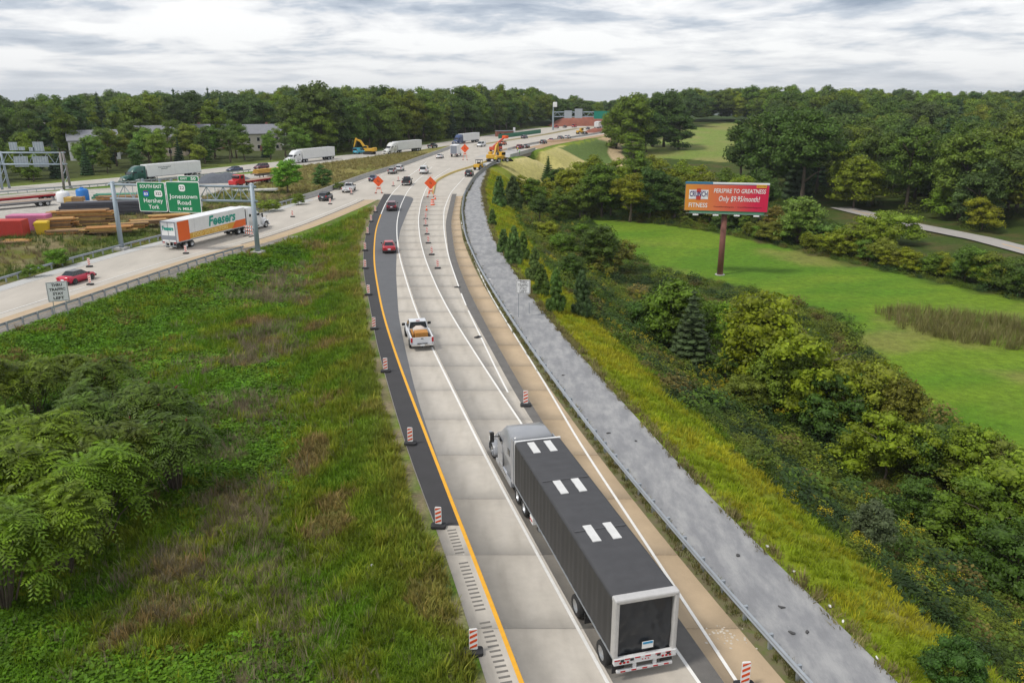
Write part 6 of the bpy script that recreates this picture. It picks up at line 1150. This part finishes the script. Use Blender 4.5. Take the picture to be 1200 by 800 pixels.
# white box truck and other far traffic
bt = thing('box_truck', 'white box truck seen from behind near the far works sign', 'truck', G(534, 183.5) + Vector((0, 0, .03)), ang(tang(c_Bf, 255)))
b = MB().bb(-3.6, 3.0, -1.25, 1.25, 1.0, 4.0).build('cargo_box', M_WHITE, bt, bevel=.04); MB().bb(-3.66, -3.605, -1.1, 1.1, 1.15, 3.85).build('rear_door', mat('gate_grey'), b); MB().loft([[(x, y, z) for y, z in ((-1.05, .6), (-1.05, zt_), (1.05, zt_), (1.05, .6))] for x, zt_ in ((3.1, 2.6), (4.2, 2.6), (4.9, 1.7), (5.6, 1.4))]).build('cab', M_WHITE, bt, bevel=.08)
for s_ in (-1, 1): wheel(bt, -2.2, s_ * .95, .48, .5); wheel(bt, 4.4, s_ * 1.0, .48, .28); MB().box((-3.64, s_ * 1.0, 1.05), (.08, .3, .16)).build('tail_light', M_REDL, bt)
# ------------------------------------------------------------------ houses behind the opposite carriageway
M_SHIN = mat('grey_shingle', (.20, .205, .225), .85, var=.15, vscale=1.2); M_CREAM = mat('cream_siding', (.56, .52, .44), .8, var=.06, vscale=.5); M_WSID = mat('white_siding', (.66, .66, .65), .8, var=.05); M_TANS = mat('tan_siding', (.46, .38, .29), .85, var=.08)
M_PALER = mat('pale_roof', (.48, .46, .43), .85, var=.1)
def house(px, Y, w, d, he, hr, rz, wall, roof, label, chim=True):
    x = (px - 600) / FPX * (Y * CT + CAMH * ST); r = thing('house', label, 'house', (x, Y, tz(x, Y)), rz)
    MB().bb(-w / 2, w / 2, -d / 2, d / 2, -.5, he).build('wall', wall, r); g = MB()
    for s_ in (-1, 1): g.add([(s_ * w / 2, -d / 2, he), (s_ * w / 2, d / 2, he), (s_ * w / 2, 0, he + hr)], [(0, 1, 2)])
    g.build('gable', wall, r); k = hr / (d / 2); ov = .45
    rf = MB().prism([(0, 0)] * 0 + [(-d / 2 - ov, he - ov * k), (0, he + hr), (d / 2 + ov, he - ov * k), (d / 2 + ov, he - ov * k + .22), (0, he + hr + .25), (-d / 2 - ov, he - ov * k + .22)], -w / 2 - .35, w / 2 + .35); o = rf.build('roof', roof, r); o.rotation_euler = (0, 0, R(90))
    if chim: MB().bb(w * .2, w * .2 + .9, .4, 1.3, he + hr * .4, he + hr + .9).build('chimney', mat('brick_red', (.25, .10, .07), .9), o).rotation_euler = (0, 0, R(-90))
    nw = max(3, int(w / 3))
    for fl in (1.5, 4.3):
        if fl + 1 > he: continue
        for i in range(nw):
            xx = -w / 2 + w * (i + .5) / nw; f = MB().bb(xx - .6, xx + .6, -d / 2 - .06, -d / 2 - .01, fl - .75, fl + .75).build('window', M_WSID, r); MB().bb(xx - .5, xx + .5, -d / 2 - .08, -d / 2 - .062, fl - .65, fl + .65).build('pane', M_GLASS, f)
    MB().bb(w * .05 - .5, w * .05 + .5, -d / 2 - .09, -d / 2 - .01, 0, 2.1).build('door', mat('brick_red'), r)
house(75, 312, 24, 11, 7.4, 3.4, .25, M_CREAM, M_PALER, 'long cream house with pale roof above the old gantry'); house(112, 275, 15, 11, 6.4, 2.8, .5, M_WSID, M_SHIN, 'white house with grey slate roof right of the old gantry', False); house(135, 296, 12, 10, 5.8, 2.6, .5, M_WSID, M_SHIN, 'small white annex with grey roof beside the slate roofed house')
house(192, 292, 17, 11, 6.6, 3.4, .2, M_TANS, M_SHIN, 'tan house with grey roof behind the green truck trailer'); house(225, 318, 15, 10, 6.2, 3.2, .2, M_CREAM, M_SHIN, 'cream house half hidden behind the loose roadside trees'); house(264, 330, 13, 10, 6.0, 3.0, .1, M_TANS, M_SHIN, 'tan house behind the navy sedan'); house(303, 318, 17, 11, 6.4, 3.0, .35, M_CREAM, M_SHIN, 'wide cream house with grey roof behind the maroon suv')
house(318, 420, 14, 10, 7.0, 3.4, .1, mat('pinkish_siding', (.50, .38, .31), .85), M_PALER, 'pinkish house up among the trees of the wood'); house(178, 400, 18, 10, 7.5, 3.5, .1, M_TANS, mat('brown_roof', (.22, .16, .12), .9), 'brown roofed house far back between wood trees'); house(343, 352, 12, 9, 5.5, 2.6, .2, M_WSID, M_SHIN, 'small white house behind the all white truck')
# trees growing on the bank by the parked flatbeds
for (k, px, b_, t_, col, wd, lab) in (('round', 338, 226, 186, (.12, .20, .022), 1.25, 'round bright green tree between the two carriageways'), ('edge', 378, 220, 190, (.075, .125, .03), 1.35, 'smaller dark green tree right of the round bright one'), ('bush', 68, 312, 287, (.085, .16, .018), 1.1, 'bright green bush on the weedy bank at left'), ('bush2', 40, 325, 308, (.10, .15, .02), 1.2, 'low green bush beside the far guardrail at left'), ('bush', 290, 252, 238, (.125, .155, .018), 1.5, 'yellow green shrub behind the grocery truck'), ('bush2', 315, 248, 232, (.14, .165, .02), 1.6, 'yellow green shrub under the round bright tree'), ('bush3', 350, 240, 226, (.12, .15, .02), 1.6, 'yellow green shrub between the two bank trees'), ('bush', 398, 222, 212, (.11, .12, .03), 1.5, 'olive shrub at the end of the bank by the barrier')):
    tpx(k, 'bank_tree', px, b_, t_, lab, 'tree' if k in ('round', 'edge') else 'bush', None, col, wd, 10. if k in ('round', 'edge') else 3.2)
# ------------------------------------------------------------------ storage yard
def flatbed(name, label, px0, py0, px1, py1, col, deckz=1.35, tr=None, load=None):
    a_, b_ = G(px0, py0), G(px1, py1); d_ = (b_ - a_); L = d_.length; r = thing(name, label, 'trailer' if not tr else 'truck', a_, ang(d_)); 
    MB().bb(0, L, -1.25, 1.25, deckz - .12, deckz).build('deck', mat('worn_deck', (.30, .22, .16), .9, var=.2), r); 
    for s_ in (-1, 1): MB().bb(0, L, s_ * 1.25, s_ * 1.32, deckz - .28, deckz + .02).build('side_rail', M_OBJ, r, color=col); MB().bb(.5, L - .3, s_ * .35, s_ * .5, deckz - .6, deckz - .12).build('main_beam', M_OBJ, r, color=col)
    for x in (L - 1.2, L - 2.5):
        for s_ in (-1, 1): wheel(r, x, s_ * .95, .52, .5, rm=RIM8)
    MB().beam((2.4, -.7, deckz - .2), (2.4, -.7, .1), .15).build('landing_leg', M_BLACK, r); MB().beam((2.4, .7, deckz - .2), (2.4, .7, .1), .15).build('landing_leg', M_BLACK, r)
    if tr:
        MB().loft([[(x, y, z) for y, z in ((-1.15, .7), (-1.15, zt_), (1.15, zt_), (1.15, .7))] for x, zt_ in ((-.4, 2.9), (-1.9, 2.9), (-2.3, 1.9), (-3.6, 1.6))]).build('cab', M_PAINT, r, color=tr, bevel=.1); MB().box((-2.15, 0, 2.35), (.5, 2.0, .7), rot=Matrix.Rotation(R(-20), 3, 'Y')).build('windscreen', M_GLASS, r); MB().bb(-1.75, -.9, -1.17, 1.17, 2.0, 2.7).build('side_window', M_GLASS, r)
        for x in (-2.9, .5):
            for s_ in (-1, 1): wheel(r, x, s_ * 1.0, .52, .4, rm=RIM8)
    return r
flatbed('flatbed_trailer', 'bright red flatbed trailer parked at the back of the storage yard', -40, 244, 66, 234, (.38, .02, .03)); flatbed('flatbed_trailer', 'grey flatbed trailer parked in front of the red one', -40, 249, 62, 240, (.25, .25, .26), 1.2)
flatbed('flatbed_truck', 'red truck cab with empty red flatbed parked behind the gantry', 285, 218.5, 319, 213.5, (.40, .02, .03), 1.3, (.50, .015, .02)); lt = flatbed('flatbed_trailer', 'flatbed trailer carrying golden pipes beside the red truck', 298, 210, 340, 205.5, (.12, .10, .09))
ld = thing('pipe_load', 'golden yellow pipe bundle loaded on the parked flatbed', 'pipes', lt.location + Vector((0, 0, 1.36)), lt.rotation_euler.z)
for k in range(3):
    for j in range(6 - k): MB().cyl((.5, -.95 + .38 * j + .19 * k, .19 + .33 * k), (10.5, -.95 + .38 * j + .19 * k, .19 + .33 * k), .18, n=8).build('pipe', mat('golden_pipe', (.48, .28, .05), .7, var=.2, vscale=1.5), ld)
def container(px, py, col, label, L=6.1, W=2.44, H_=2.6, rz=.2):
    p = G(px, py); r = thing('shipping_container', label, 'container', p, rz); pr = []; n = int(L / .28)
    b = MB(); b.bb(-L / 2, L / 2, -W / 2, W / 2, .12, H_); b.build('shell', M_OBJ, r, color=col, bevel=.03)
    for s_ in (-1, 1):
        for i in range(n): x = -L / 2 + .2 + (L - .4) * i / n; MB().bb(x, x + .13, s_ * W / 2, s_ * (W / 2 + .03), .3, H_ - .18).build('corrugation', M_OBJ, r, color=col)
    for y in (-.6, .6): MB().bb(-L / 2 - .03, -L / 2 - .002, y - .56, y + .56, .25, H_ - .12).build('door', M_OBJ, r, color=tuple(c_ * .92 for c_ in col))
    for y in (-.9, -.3, .3, .9): MB().cyl((-L / 2 - .06, y, .2), (-L / 2 - .06, y, H_ - .1), .025, n=6).build('lock_rod', M_GALV, r)
container(8, 277, (.44, .035, .025), 'red shipping container at the left edge of the yard', rz=.12); container(37, 270, (.50, .15, .28), 'pink shipping container beside the red one', rz=.12)
p = G(51, 274); r = thing('waste_bin', 'yellow bin standing next to the pink container', 'bin', p, .3); MB().loft([[(sx * k, sy * k, z) for sx, sy in ((-1, -1), (1, -1), (1, 1), (-1, 1))] for k, z in ((.75, 0.0), (.95, 1.7), (1.0, 1.75), (1.0, 1.85), (.9, 1.9))]).build('tub', mat('bin_yellow', (.65, .45, .02), .6), r)
MB().bb(-.9, .9, -.9, .9, 1.9, 2.0).build('lid', mat('bin_yellow'), r)
def lathe_thing(name, px, py, label, cat, prof, m_): 
    r = thing(name, label, cat, G(px, py)); b = MB(); n = 16; b.loft([[(r_ * math.cos(6.2832 * i / n), r_ * math.sin(6.2832 * i / n), z) for i in range(n)] for r_, z in prof]); b.build('tank', m_, r, True); MB().cyl((0, 0, prof[-1][1]), (0, 0, prof[-1][1] + .2), .35, n=10).build('hatch', m_, r); return r
lathe_thing('water_tank', 98, 236.5, 'blue plastic tank in the yard behind the dark beams', 'tank', ((1.15, 0), (1.2, .3), (1.2, 2.3), (1.0, 2.6), (.4, 2.75)), mat('tank_blue', (.01, .16, .50), .45)); lathe_thing('water_tank', 75, 237, 'white tank beside the flatbed trailers', 'tank', ((1.2, 0), (1.25, .3), (1.25, 1.8), (1.0, 2.2), (.4, 2.3)), M_WHITE)
M_TIM = [mat('yellow_timber', (.40, .25, .08), .85, var=.3, vscale=1.5), mat('brown_timber', (.20, .12, .06), .85, var=.3, vscale=1.5), mat('orange_timber_stack', (.36, .17, .045), .85, var=.3, vscale=1.5)]; M_DBEAM = mat('dark_beam', (.055, .055, .07), .7, var=.2, vscale=1)
def stack(px, py, L, rows, cols, bw, bh, m_, label, rz, cat='timber stack', name='timber_stack', jit=.12):
    r = thing(name, label, cat, G(px, py), rz)
    if m_ == 'mix' and rows > 2: rows = int(rows * 1.6); bh *= .6; jit = .3
    for k in range(rows):
        for j in range(cols):
            MB().box((random.uniform(-jit, jit) * L * .4, (j - (cols - 1) / 2) * (bw + .06), .12 + bh / 2 + k * (bh + .05)), (L * random.uniform(.9, 1.03), bw, bh), rz=random.uniform(-.02, .02)).build('board', m_ if m_ != 'mix' else random.choice(M_TIM), r)
        for x in (-L * .3, L * .3): MB().box((x, 0, .1 + k * (bh + .05) - .02), (.12, cols * (bw + .06), .05)).build('bearer', M_TIM[1], r)
for a_ in ((68, 270, 5.5, 5, 3, .9, .32, 'mix', 'low wide timber stack right of the yellow bin', .35), (82, 258, 6, 4, 3, 1.0, .34, 'mix', 'golden timber stack behind the pink container', .35), (104, 264, 8, 7, 3, .9, .30, 'mix', 'tallest golden timber stack in the yard', .3), (90, 250, 4, 2, 2, 1.1, .5, M_TIM[2], 'short orange block pile on top of the yard row', .3), (128, 272, 7, 3, 3, .8, .28, 'mix', 'timber pile just left of the left gantry post', .35), (150, 268, 6, 3, 2, .8, .28, 'mix', 'timber pile just right of the left gantry post', .4), (175, 262, 6, 2, 3, .8, .26, 'mix', 'thin timber pile below the green signs', .4), (140, 236, 8, 3, 3, .9, .35, 'mix', 'timber pile behind the left gantry post', .25), (75, 274, 5, 2, 3, .7, .25, 'mix', 'scattered brown planks nearest the weedy bank', .3), (200, 256, 7, 2, 3, .8, .26, 'mix', 'low timber pile left of the grocery truck', .45), (20, 284, 4, 1, 4, .7, .2, 'mix', 'few planks lying below the red container', .2)): stack(*a_)
stack(125, 252, 15, 4, 4, .6, .55, M_DBEAM, 'long stack of dark steel beams behind the timber', .28, 'beam stack', 'beam_stack', .05); stack(165, 250, 11, 3, 4, .6, .5, M_DBEAM, 'shorter stack of dark beams behind the signs', .28, 'beam stack', 'beam_stack', .05); stack(150, 232, 13, 2, 3, .8, .4, mat('green_panel', (.06, .22, .14), .7), 'green panel stack at the back of the yard', .2, 'panel stack', 'panel_stack', .05); stack(300, 224, 10, 1, 3, .9, .3, mat('pale_slab', (.5, .49, .47), .8), 'pale slabs lying in front of the red truck', .3, 'slab stack', 'slab_stack', .05)
for i, (px, py, m_) in enumerate(((85, 241, 'yellow'), (93, 241, 'brown'), (108, 246, 'grey'), (190, 238, 'white'), (215, 247, 'brown'), (230, 243, 'white'))):
    r = thing('crate', ('yellow crate beside the white tank', 'brown crate beside the blue tank', 'grey crate in front of the blue tank', 'white crate behind the left green sign', 'brown crate behind the right green sign', 'white crate behind the grocery truck roof')[i], 'crate', G(px, py), .3 * i); c_ = {'yellow': (.5, .32, .07), 'brown': (.3, .18, .08), 'grey': (.3, .3, .3), 'white': (.65, .65, .63)}[m_]
    for k in range(4): MB().bb(-1.1, 1.1, -.9, .9, .15 + .4 * k, .50 + .4 * k).build('slat', M_OBJ, r, color=c_)
    for sx in (-.9, .9): MB().bb(sx - .08, sx + .08, -.93, .93, 0, 1.75).build('batten', M_OBJ, r, color=tuple(v * .8 for v in c_))
# ------------------------------------------------------------------ construction plant
M_CATY = mat('plant_yellow', (.58, .33, .02), .55, var=.12, vscale=1.2)
def excavator(label, px, py, rz, reach=1.0):
    r = thing('excavator', label, 'excavator', G(px, py) + Vector((0, 0, .02)), rz)
    for s_ in (-1, 1):
        MB().prism([(-2.0, .45), (-1.7, .05), (1.7, .05), (2.0, .45), (1.7, .9), (-1.7, .9)], s_ * 1.0, s_ * 1.6).build('track', M_BLACK, r, bevel=.08)
    MB().cyl((0, 0, .8), (0, 0, 1.15), .8, n=14).build('turntable', M_BLACK, r); MB().bb(-2.2, 1.3, -1.4, 1.4, 1.15, 2.1).build('house', M_CATY, r, bevel=.12); MB().bb(-2.5, -1.5, -1.4, 1.4, 1.1, 2.4).build('counterweight', M_CATY, r, bevel=.2)
    c_ = MB().bb(.1, 1.6, .35, 1.4, 1.9, 3.1).build('cab', M_CATY, r, bevel=.08); MB().bb(.25, 1.63, .45, 1.43, 2.3, 2.95).build('cab_glass', M_GLASS, c_)
    MB().prism([(1.0, 1.6), (1.2, 2.3), (3.2, 4.9), (5.0, 5.4), (5.1, 5.0), (3.6, 4.3), (1.8, 1.6)], -.55, -.05).build('boom', M_CATY, r, bevel=.04); MB().prism([(4.6, 5.5), (5.3, 5.7), (6.3, 2.4), (6.0, 2.2)], -.5, -.1).build('stick', M_CATY, r, bevel=.04); MB().prism([(5.8, 2.5), (6.6, 2.4), (6.9, 1.5), (6.2, 1.0), (5.5, 1.3)], -.9, .3).build('bucket', M_BLACK, r, bevel=.04); MB().cyl((2.2, -.3, 3.0), (4.0, -.3, 4.9), .12, n=8).build('hydraulic_ram', M_CHROME, r); return r
excavator('yellow excavator with raised arm standing beside the opposite carriageway', 433, 181, 2.9); excavator('large yellow excavator at the start of the bridge works', 577, 189.5, 1.3)
def loader(label, px, py, rz, col=None):
    r = thing('loader', label, 'loader', G(px, py) + Vector((0, 0, .02)), rz); MB().bb(-2.6, .2, -1.0, 1.0, .9, 2.0).build('engine_body', M_CATY, r, bevel=.15); c_ = MB().bb(-.6, .9, -.8, .8, 1.9, 3.2).build('cab', M_CATY, r, bevel=.08); MB().bb(-.5, .93, -.83, .83, 2.3, 3.0).build('cab_glass', M_GLASS, c_)
    for x in (-1.8, 1.4):
        for s_ in (-1, 1): wheel(r, x, s_ * 1.0, .72, .55)
    for s_ in (-1, 1): MB().beam((.4, s_ * .6, 1.7), (2.9, s_ * .6, .8), .22).build('lift_arm', M_CATY, r)
    MB().prism([(2.6, .1), (3.6, .1), (3.7, .35), (2.9, .9), (2.6, 1.2)], -1.3, 1.3).build('bucket', M_BLACK, r); return r
loader('yellow wheel loader close to the bridge parapet', 588, 190, .6); loader('small yellow loader on the far dirt shoulder', 681, 157.5, .5)
r = thing('road_roller', 'yellow road roller parked in the right lane ahead of the black suv', 'roller', G(562, 199) + Vector((0, 0, .03)), 1.2); MB().cyl((1.6, -1.0, .75), (1.6, 1.0, .75), .75, n=20).build('drum', M_STEEL, r, True); MB().bb(-2.4, .6, -.9, .9, .8, 1.7).build('body', M_CATY, r, bevel=.12); MB().bb(.4, 2.5, -1.15, 1.15, .65, .9).build('drum_frame', M_CATY, r); MB().bb(-1.2, .5, -.85, .85, 2.7, 2.85).build('canopy', M_BLACK, r)
for sx in (-1.1, .4):
    for sy in (-.75, .75): MB().beam((sx, sy, 1.6), (sx, sy, 2.75), .08).build('canopy_post', M_BLACK, r)
for s_ in (-1, 1): wheel(r, -1.5, s_ * .85, .72, .45)
MB().bb(-.9, -.2, -.4, .4, 1.7, 2.2).build('seat', M_BLACK, r)
r = thing('lift_crane', 'red and orange lift arm machine behind the large excavator', 'crane', G(581, 178) + Vector((0, 0, .02)), .9); MB().bb(-2.5, 2.5, -1.2, 1.2, .7, 1.9).build('carrier', mat('machine_red', (.52, .07, .03), .6), r, bevel=.1); MB().beam((-1.5, 0, 1.9), (5.5, 0, 5.2), .55).build('boom', mat('machine_red'), r); MB().bb(4.8, 6.6, -.8, .8, 4.6, 5.7).build('basket', M_ORANGE, r); MB().bb(1.2, 2.4, -1.1, 0, 1.9, 3.0).build('cab', M_BLACK, r)
for x in (-1.6, 1.6):
    for s_ in (-1, 1): wheel(r, x, s_ * 1.05, .65, .45)
# small buildings, fence panels and spoil at the works
r = thing('site_building', 'low red brick building at the wood edge beyond the works', 'building', G(591, 160) + Vector((0, 0, 0)), .25); r.scale = (.62,) * 3; MB().bb(-7, 7, -3, 3, 0, 4.2).build('wall', mat('brick_red'), r); MB().bb(-7.3, 7.3, -3.3, 3.3, 4.2, 4.6).build('roof', M_SHIN, r); MB().bb(7.6, 9.0, -1, 1, 0, 7).build('chimney_stack', M_WHITE, r)
for x in (-4, 0, 4): MB().bb(x - .8, x + .8, -3.06, -3.01, 1.2, 2.8).build('window', M_GLASS, r)
c_gb = curve(P((584, 162.5), (605, 160), (628, 156.8))); 
jersey(c_gb, G(584, 162.5).y, G(628, 156.8).y, 9.0, 'screen_fence', 'long dark green screen fence between the far lanes', mat('screen_green', (.02, .14, .08), .75), h=2.0, cat='fence', w0=.1, w1=.08)
def mound(name, label, cat, px, py, L, W, H_, rz, m_):
    p = GT(px, py); xs_, ys_ = np.meshgrid(np.linspace(-1, 1, 25), np.linspace(-1, 1, 15)); h = H_ * np.clip(1 - xs_ ** 2, 0, 1) ** .7 * np.clip(1 - ys_ ** 2, 0, 1) * (.7 + .6 * fbm(xs_ * 5 + 9, ys_ * 5 + 4, .7, 3, 6)) - .15; idx_ = np.arange(375).reshape(15, 25)
    o = link(name, npmesh(name, np.stack([xs_ * L / 2, ys_ * W / 2, h], -1).reshape(-1, 3), np.stack([idx_[:-1, :-1], idx_[:-1, 1:], idx_[1:, 1:], idx_[1:, :-1]], -1).reshape(-1, 4), m_), None, p, (0, 0, rz)); tag(o, label, cat); return o
M_RDIRT = mat('red_dirt', (.24, .085, .055), .95, var=.25, vscale=.4, bump=.4, bscale=2)
mound('dirt_bank', 'red brown earth bank under the distant gantry', 'earth bank', 681, 147.5, 46, 14, 6, .2, M_RDIRT); mound('dirt_heap', 'brown earth heap on the far shoulder by the dirt track', 'earth heap', 706, 155, 26, 7, 2.6, .6, M_RDIRT); mound('dirt_heap', 'long brown earth heap along the far right lane', 'earth heap', 655, 166, 40, 4, 1.2, .9, mat('tan_dirt', (.36, .24, .14), .95, var=.2)); mound('gravel_heap', 'dark gravel heap in the yard behind the red truck', 'gravel heap', 262, 213, 14, 8, 2.4, .3, mat('dark_gravel', (.10, .11, .13), .95, var=.3, vscale=2))
ribbon(c_RR - 13.5, c_RR - 10.5, 300, 600, .031, 4, 'dirt_strip', mat('brown_dirt', (.26, .19, .11), .95, var=.25, vscale=.5), None, 'structure'); ribbon(c_Cf + (c_RR - c_Cf) * .40, c_Cf + (c_RR - c_Cf) * .47, 346, 600, .034, 4, 'median_strip', mat('dry_median', (.22, .18, .08), .95, var=.3, vscale=.6), None, 'structure'); jersey(c_RR - 9.8, 315, 560, 12.0, 'concrete_barrier', 'pale barrier between the dirt lane and the far highway', M_BARR, h=.85)
ribbon(c_RR - 6, c_RR + .5, 325, 520, .03, 4, 'dirt_shoulder', mat('tan_dirt'), None, 'structure')
ribbon(c_w3 - .5, c_RR - .6, 232, 300, .032, 4, 'unfinished_paving', mat('grey_concrete'), None, 'structure')
# far traffic
FH = lambda Y: ang(tang(c_right, Y)); E_ = 'vehicles at the far works'
for (k, c_, px, py, lab) in (('suv', (.22, .012, .025), 609, 174.5, 'maroon suv parked on the bridge deck'), ('sedan', (.04, .045, .05), 617, 173.5, 'dark sedan parked beside the maroon suv on the bridge'), ('suv', (.04, .045, .06), 637, 168.5, 'dark suv at the far end of the bridge'), ('sedan', (.20, .03, .06), 646, 166, 'maroon sedan on the dirt lane past the bridge'), ('suv', (.05, .06, .08), 657, 163.5, 'dark suv in the row on the dirt lane'), ('suv', (.68, .69, .70), 665, 162.5, 'white suv at the head of the row on the dirt lane'), ('suv', (.05, .06, .09), 614.5, 162.5, 'dark suv driving past the green screen fence'), ('sedan', (.06, .07, .09), 689, 151.8, 'dark sedan on the far highway near the gantry'), ('suv', (.03, .06, .16), 705, 149, 'blue suv leading on the far highway'), ('pickup', (.66, .67, .68), 692, 173.5, 'white pickup truck parked by the dirt track'), ('pickup', (.35, .02, .03), 652, 150.5, 'red pickup truck parked on the far left shoulder'), ('van', (.45, .02, .03), 673, 149.5, 'red van on the far left shoulder under the gantry'), ('sedan', (.03, .03, .03), 662, 149.8, 'black sedan on the far left shoulder'), ('pickup', (.03, .035, .04), 507, 173.5, 'black pickup truck ahead of the blue truck on the opposite side'), ('van', (.05, .45, .62), 421, 180.5, 'white and teal van beside the tall armed excavator'), ('suv', (.5, .12, .03), 590, 170, 'orange suv near the lift arm machine')):
    Y = G(px, py).y; cc_ = c_right if px > 600 else c_Cn; v_ = vehicle(k, c_, px, py, ang(tang(cc_, min(Y, 600))), lab); v_.location.z = (tz(v_.location.x, v_.location.y) if lab.startswith('white pickup truck parked') else 0) + .05
semi_at((.68, .69, .70), (.74, .745, .75), 703, 149.5, 697, 152, 'white truck coming under the distant gantry')
for o in [q for q in COL.objects if q.name.startswith('pickup_truck') and q.parent is None]: o['category'] = 'pickup truck'
# ------------------------------------------------------------------ people at the works
def person(px, py, rz, shirt, trousers, label, z=.05):
    r = thing('person', label, 'person', G(px, py) + Vector((0, 0, z)), rz)
    J_ = [(0, 0, .95), (0, 0, 1.2), (0, 0, 1.42), (0, 0, 1.55), (.02, 0, 1.70), (0, .1, .9), (.06, .12, .5), (0, .13, .08), (.14, .14, .04), (0, -.1, .9), (-.05, -.12, .5), (-.1, -.13, .08), (.04, -.14, .04), (0, .2, 1.40), (.05, .26, 1.12), (.22, .22, .98), (0, -.2, 1.40), (.02, -.27, 1.12), (.16, -.26, .92)]
    E2 = [(0, 1), (1, 2), (2, 3), (3, 4), (0, 5), (5, 6), (6, 7), (7, 8), (0, 9), (9, 10), (10, 11), (11, 12), (2, 13), (13, 14), (14, 15), (2, 16), (16, 17), (17, 18)]; RD = [.15, .15, .16, .06, .11, .10, .07, .05, .045, .10, .07, .05, .045, .075, .05, .04, .075, .05, .04]
    me = bpy.data.meshes.new('body'); me.from_pydata(J_, E2, []); o = link('body', me, r); me.materials.append(M_OBJ); o.color = (*trousers, 1); m_ = o.modifiers.new('skin', 'SKIN')
    sv = me.skin_vertices[0].data if me.skin_vertices else None
    if sv:
        for i, q in enumerate(RD): sv[i].radius = (q, q)
        sv[0].use_root = True
    o.modifiers.new('sub', 'SUBSURF').levels = 1
    MB().loft([[(a_ * .19, b_ * .24, z_) for a_, b_ in ((1, 0), (.7, .7), (0, 1), (-.7, .7), (-1, 0), (-.7, -.7), (0, -1), (.7, -.7))] for z_ in (.98, 1.2, 1.46)]).build('vest', M_OBJ, r, color=shirt); MB().loft([[(.02 + a_ * k, b_ * k, z_) for a_, b_ in ((1, 0), (.7, .7), (0, 1), (-.7, .7), (-1, 0), (-.7, -.7), (0, -1), (.7, -.7))] for k, z_ in ((.15, 1.72), (.14, 1.78), (.09, 1.85))]).build('hard_hat', M_WHITE, r)
person(580.5, 190.5, 1.0, (.45, .62, .03), (.06, .07, .10), 'worker in lime vest standing beside the large excavator'); person(606.5, 178, 2.0, (.72, .55, .03), (.05, .05, .06), 'worker in yellow vest standing on the bridge deck'); person(609, 182, .5, (.20, .55, .10), (.06, .07, .10), 'worker in green vest at the bridge parapet')
# ------------------------------------------------------------------ scraps and litter
def scrap(px, py, label, col, s_, cat='litter', name='litter'):
    p = GT(px, py); rr = random.Random(px * 7 + py); n = 7; V = [(math.cos(6.283 * i / n) * s_ * rr.uniform(.5, 1.2), math.sin(6.283 * i / n) * s_ * rr.uniform(.3, .8), rr.uniform(.02, .07)) for i in range(n)]; b = MB(); b.add(V + [(0, 0, .12 * s_ + .05)] , [(i, (i + 1) % n, n) for i in range(n)]); b.add([(x, y, 0) for x, y, z in V], [tuple(range(n))]); b.add(V + [(x, y, 0) for x, y, z in V], [(i, (i + 1) % n, n + (i + 1) % n, n + i) for i in range(n)]); o = b.build(name, M_OBJ, None, color=col); o.location = p + Vector((0, 0, .03)); o.rotation_euler = (0, 0, rr.random() * 6); tag(o, label, cat)
for px, py, lab in ((865, 651, 'black tyre scrap on the gravel track'), (916, 712, 'dark curled scrap lower on the gravel track'), (928, 742, 'dark scrap beside the guardrail end of the track'), (946, 741, 'small dark scrap right of another on the track'), (713, 508, 'thin dark scrap level with the truck cab on the track'), (660, 440, 'dark scrap high on the gravel track'), (745, 517, 'flat dark scrap on the track beyond the guardrail'), (566, 312, 'dark tyre shred far up the gravel track')): scrap(px, py, lab, (.06, .06, .06), .15, 'scrap', 'tyre_scrap')
for px, py, lab in ((387, 718, 'white litter lying in the near median'), (436, 663, 'small white litter in the middle of the near median'), (515, 688, 'white litter near the rumble strip'), (406, 572, 'tiny white litter beside the thicket side of the median'), (342, 378, 'white litter high in the median'), (861, 601, 'white litter at the track edge by the bank'), (899, 641, 'white litter at the track edge lower down'), (930, 670, 'pair of white scraps at the track edge'), (1028, 772, 'white litter at the track edge near the corner'), (972, 711, 'pale scrap at the bank foot'), (988, 729, 'small pale scrap at the bank foot nearer the corner')): scrap(px, py, lab, (.70, .70, .69), .11)
# ------------------------------------------------------------------ summer haze in the air
hb = MB().bb(-7000, 7000, -3500, 9500, -420, 45).build('haze', None, None); hb['kind'] = 'stuff'; hb['label'] = 'thin pale haze filling the air over the whole scene'; hb['category'] = 'haze'
hm = bpy.data.materials.new('haze_air'); hm.use_nodes = True; t = hm.node_tree; t.nodes.clear(); pv = t.nodes.new('ShaderNodeVolumePrincipled'); pv.inputs['Color'].default_value = (.86, .92, 1.0, 1); pv.inputs['Density'].default_value = .00009; pv.inputs['Anisotropy'].default_value = .2
mo = t.nodes.new('ShaderNodeOutputMaterial'); t.links.new(pv.outputs[0], mo.inputs['Volume']); hb.data.materials.append(hm)
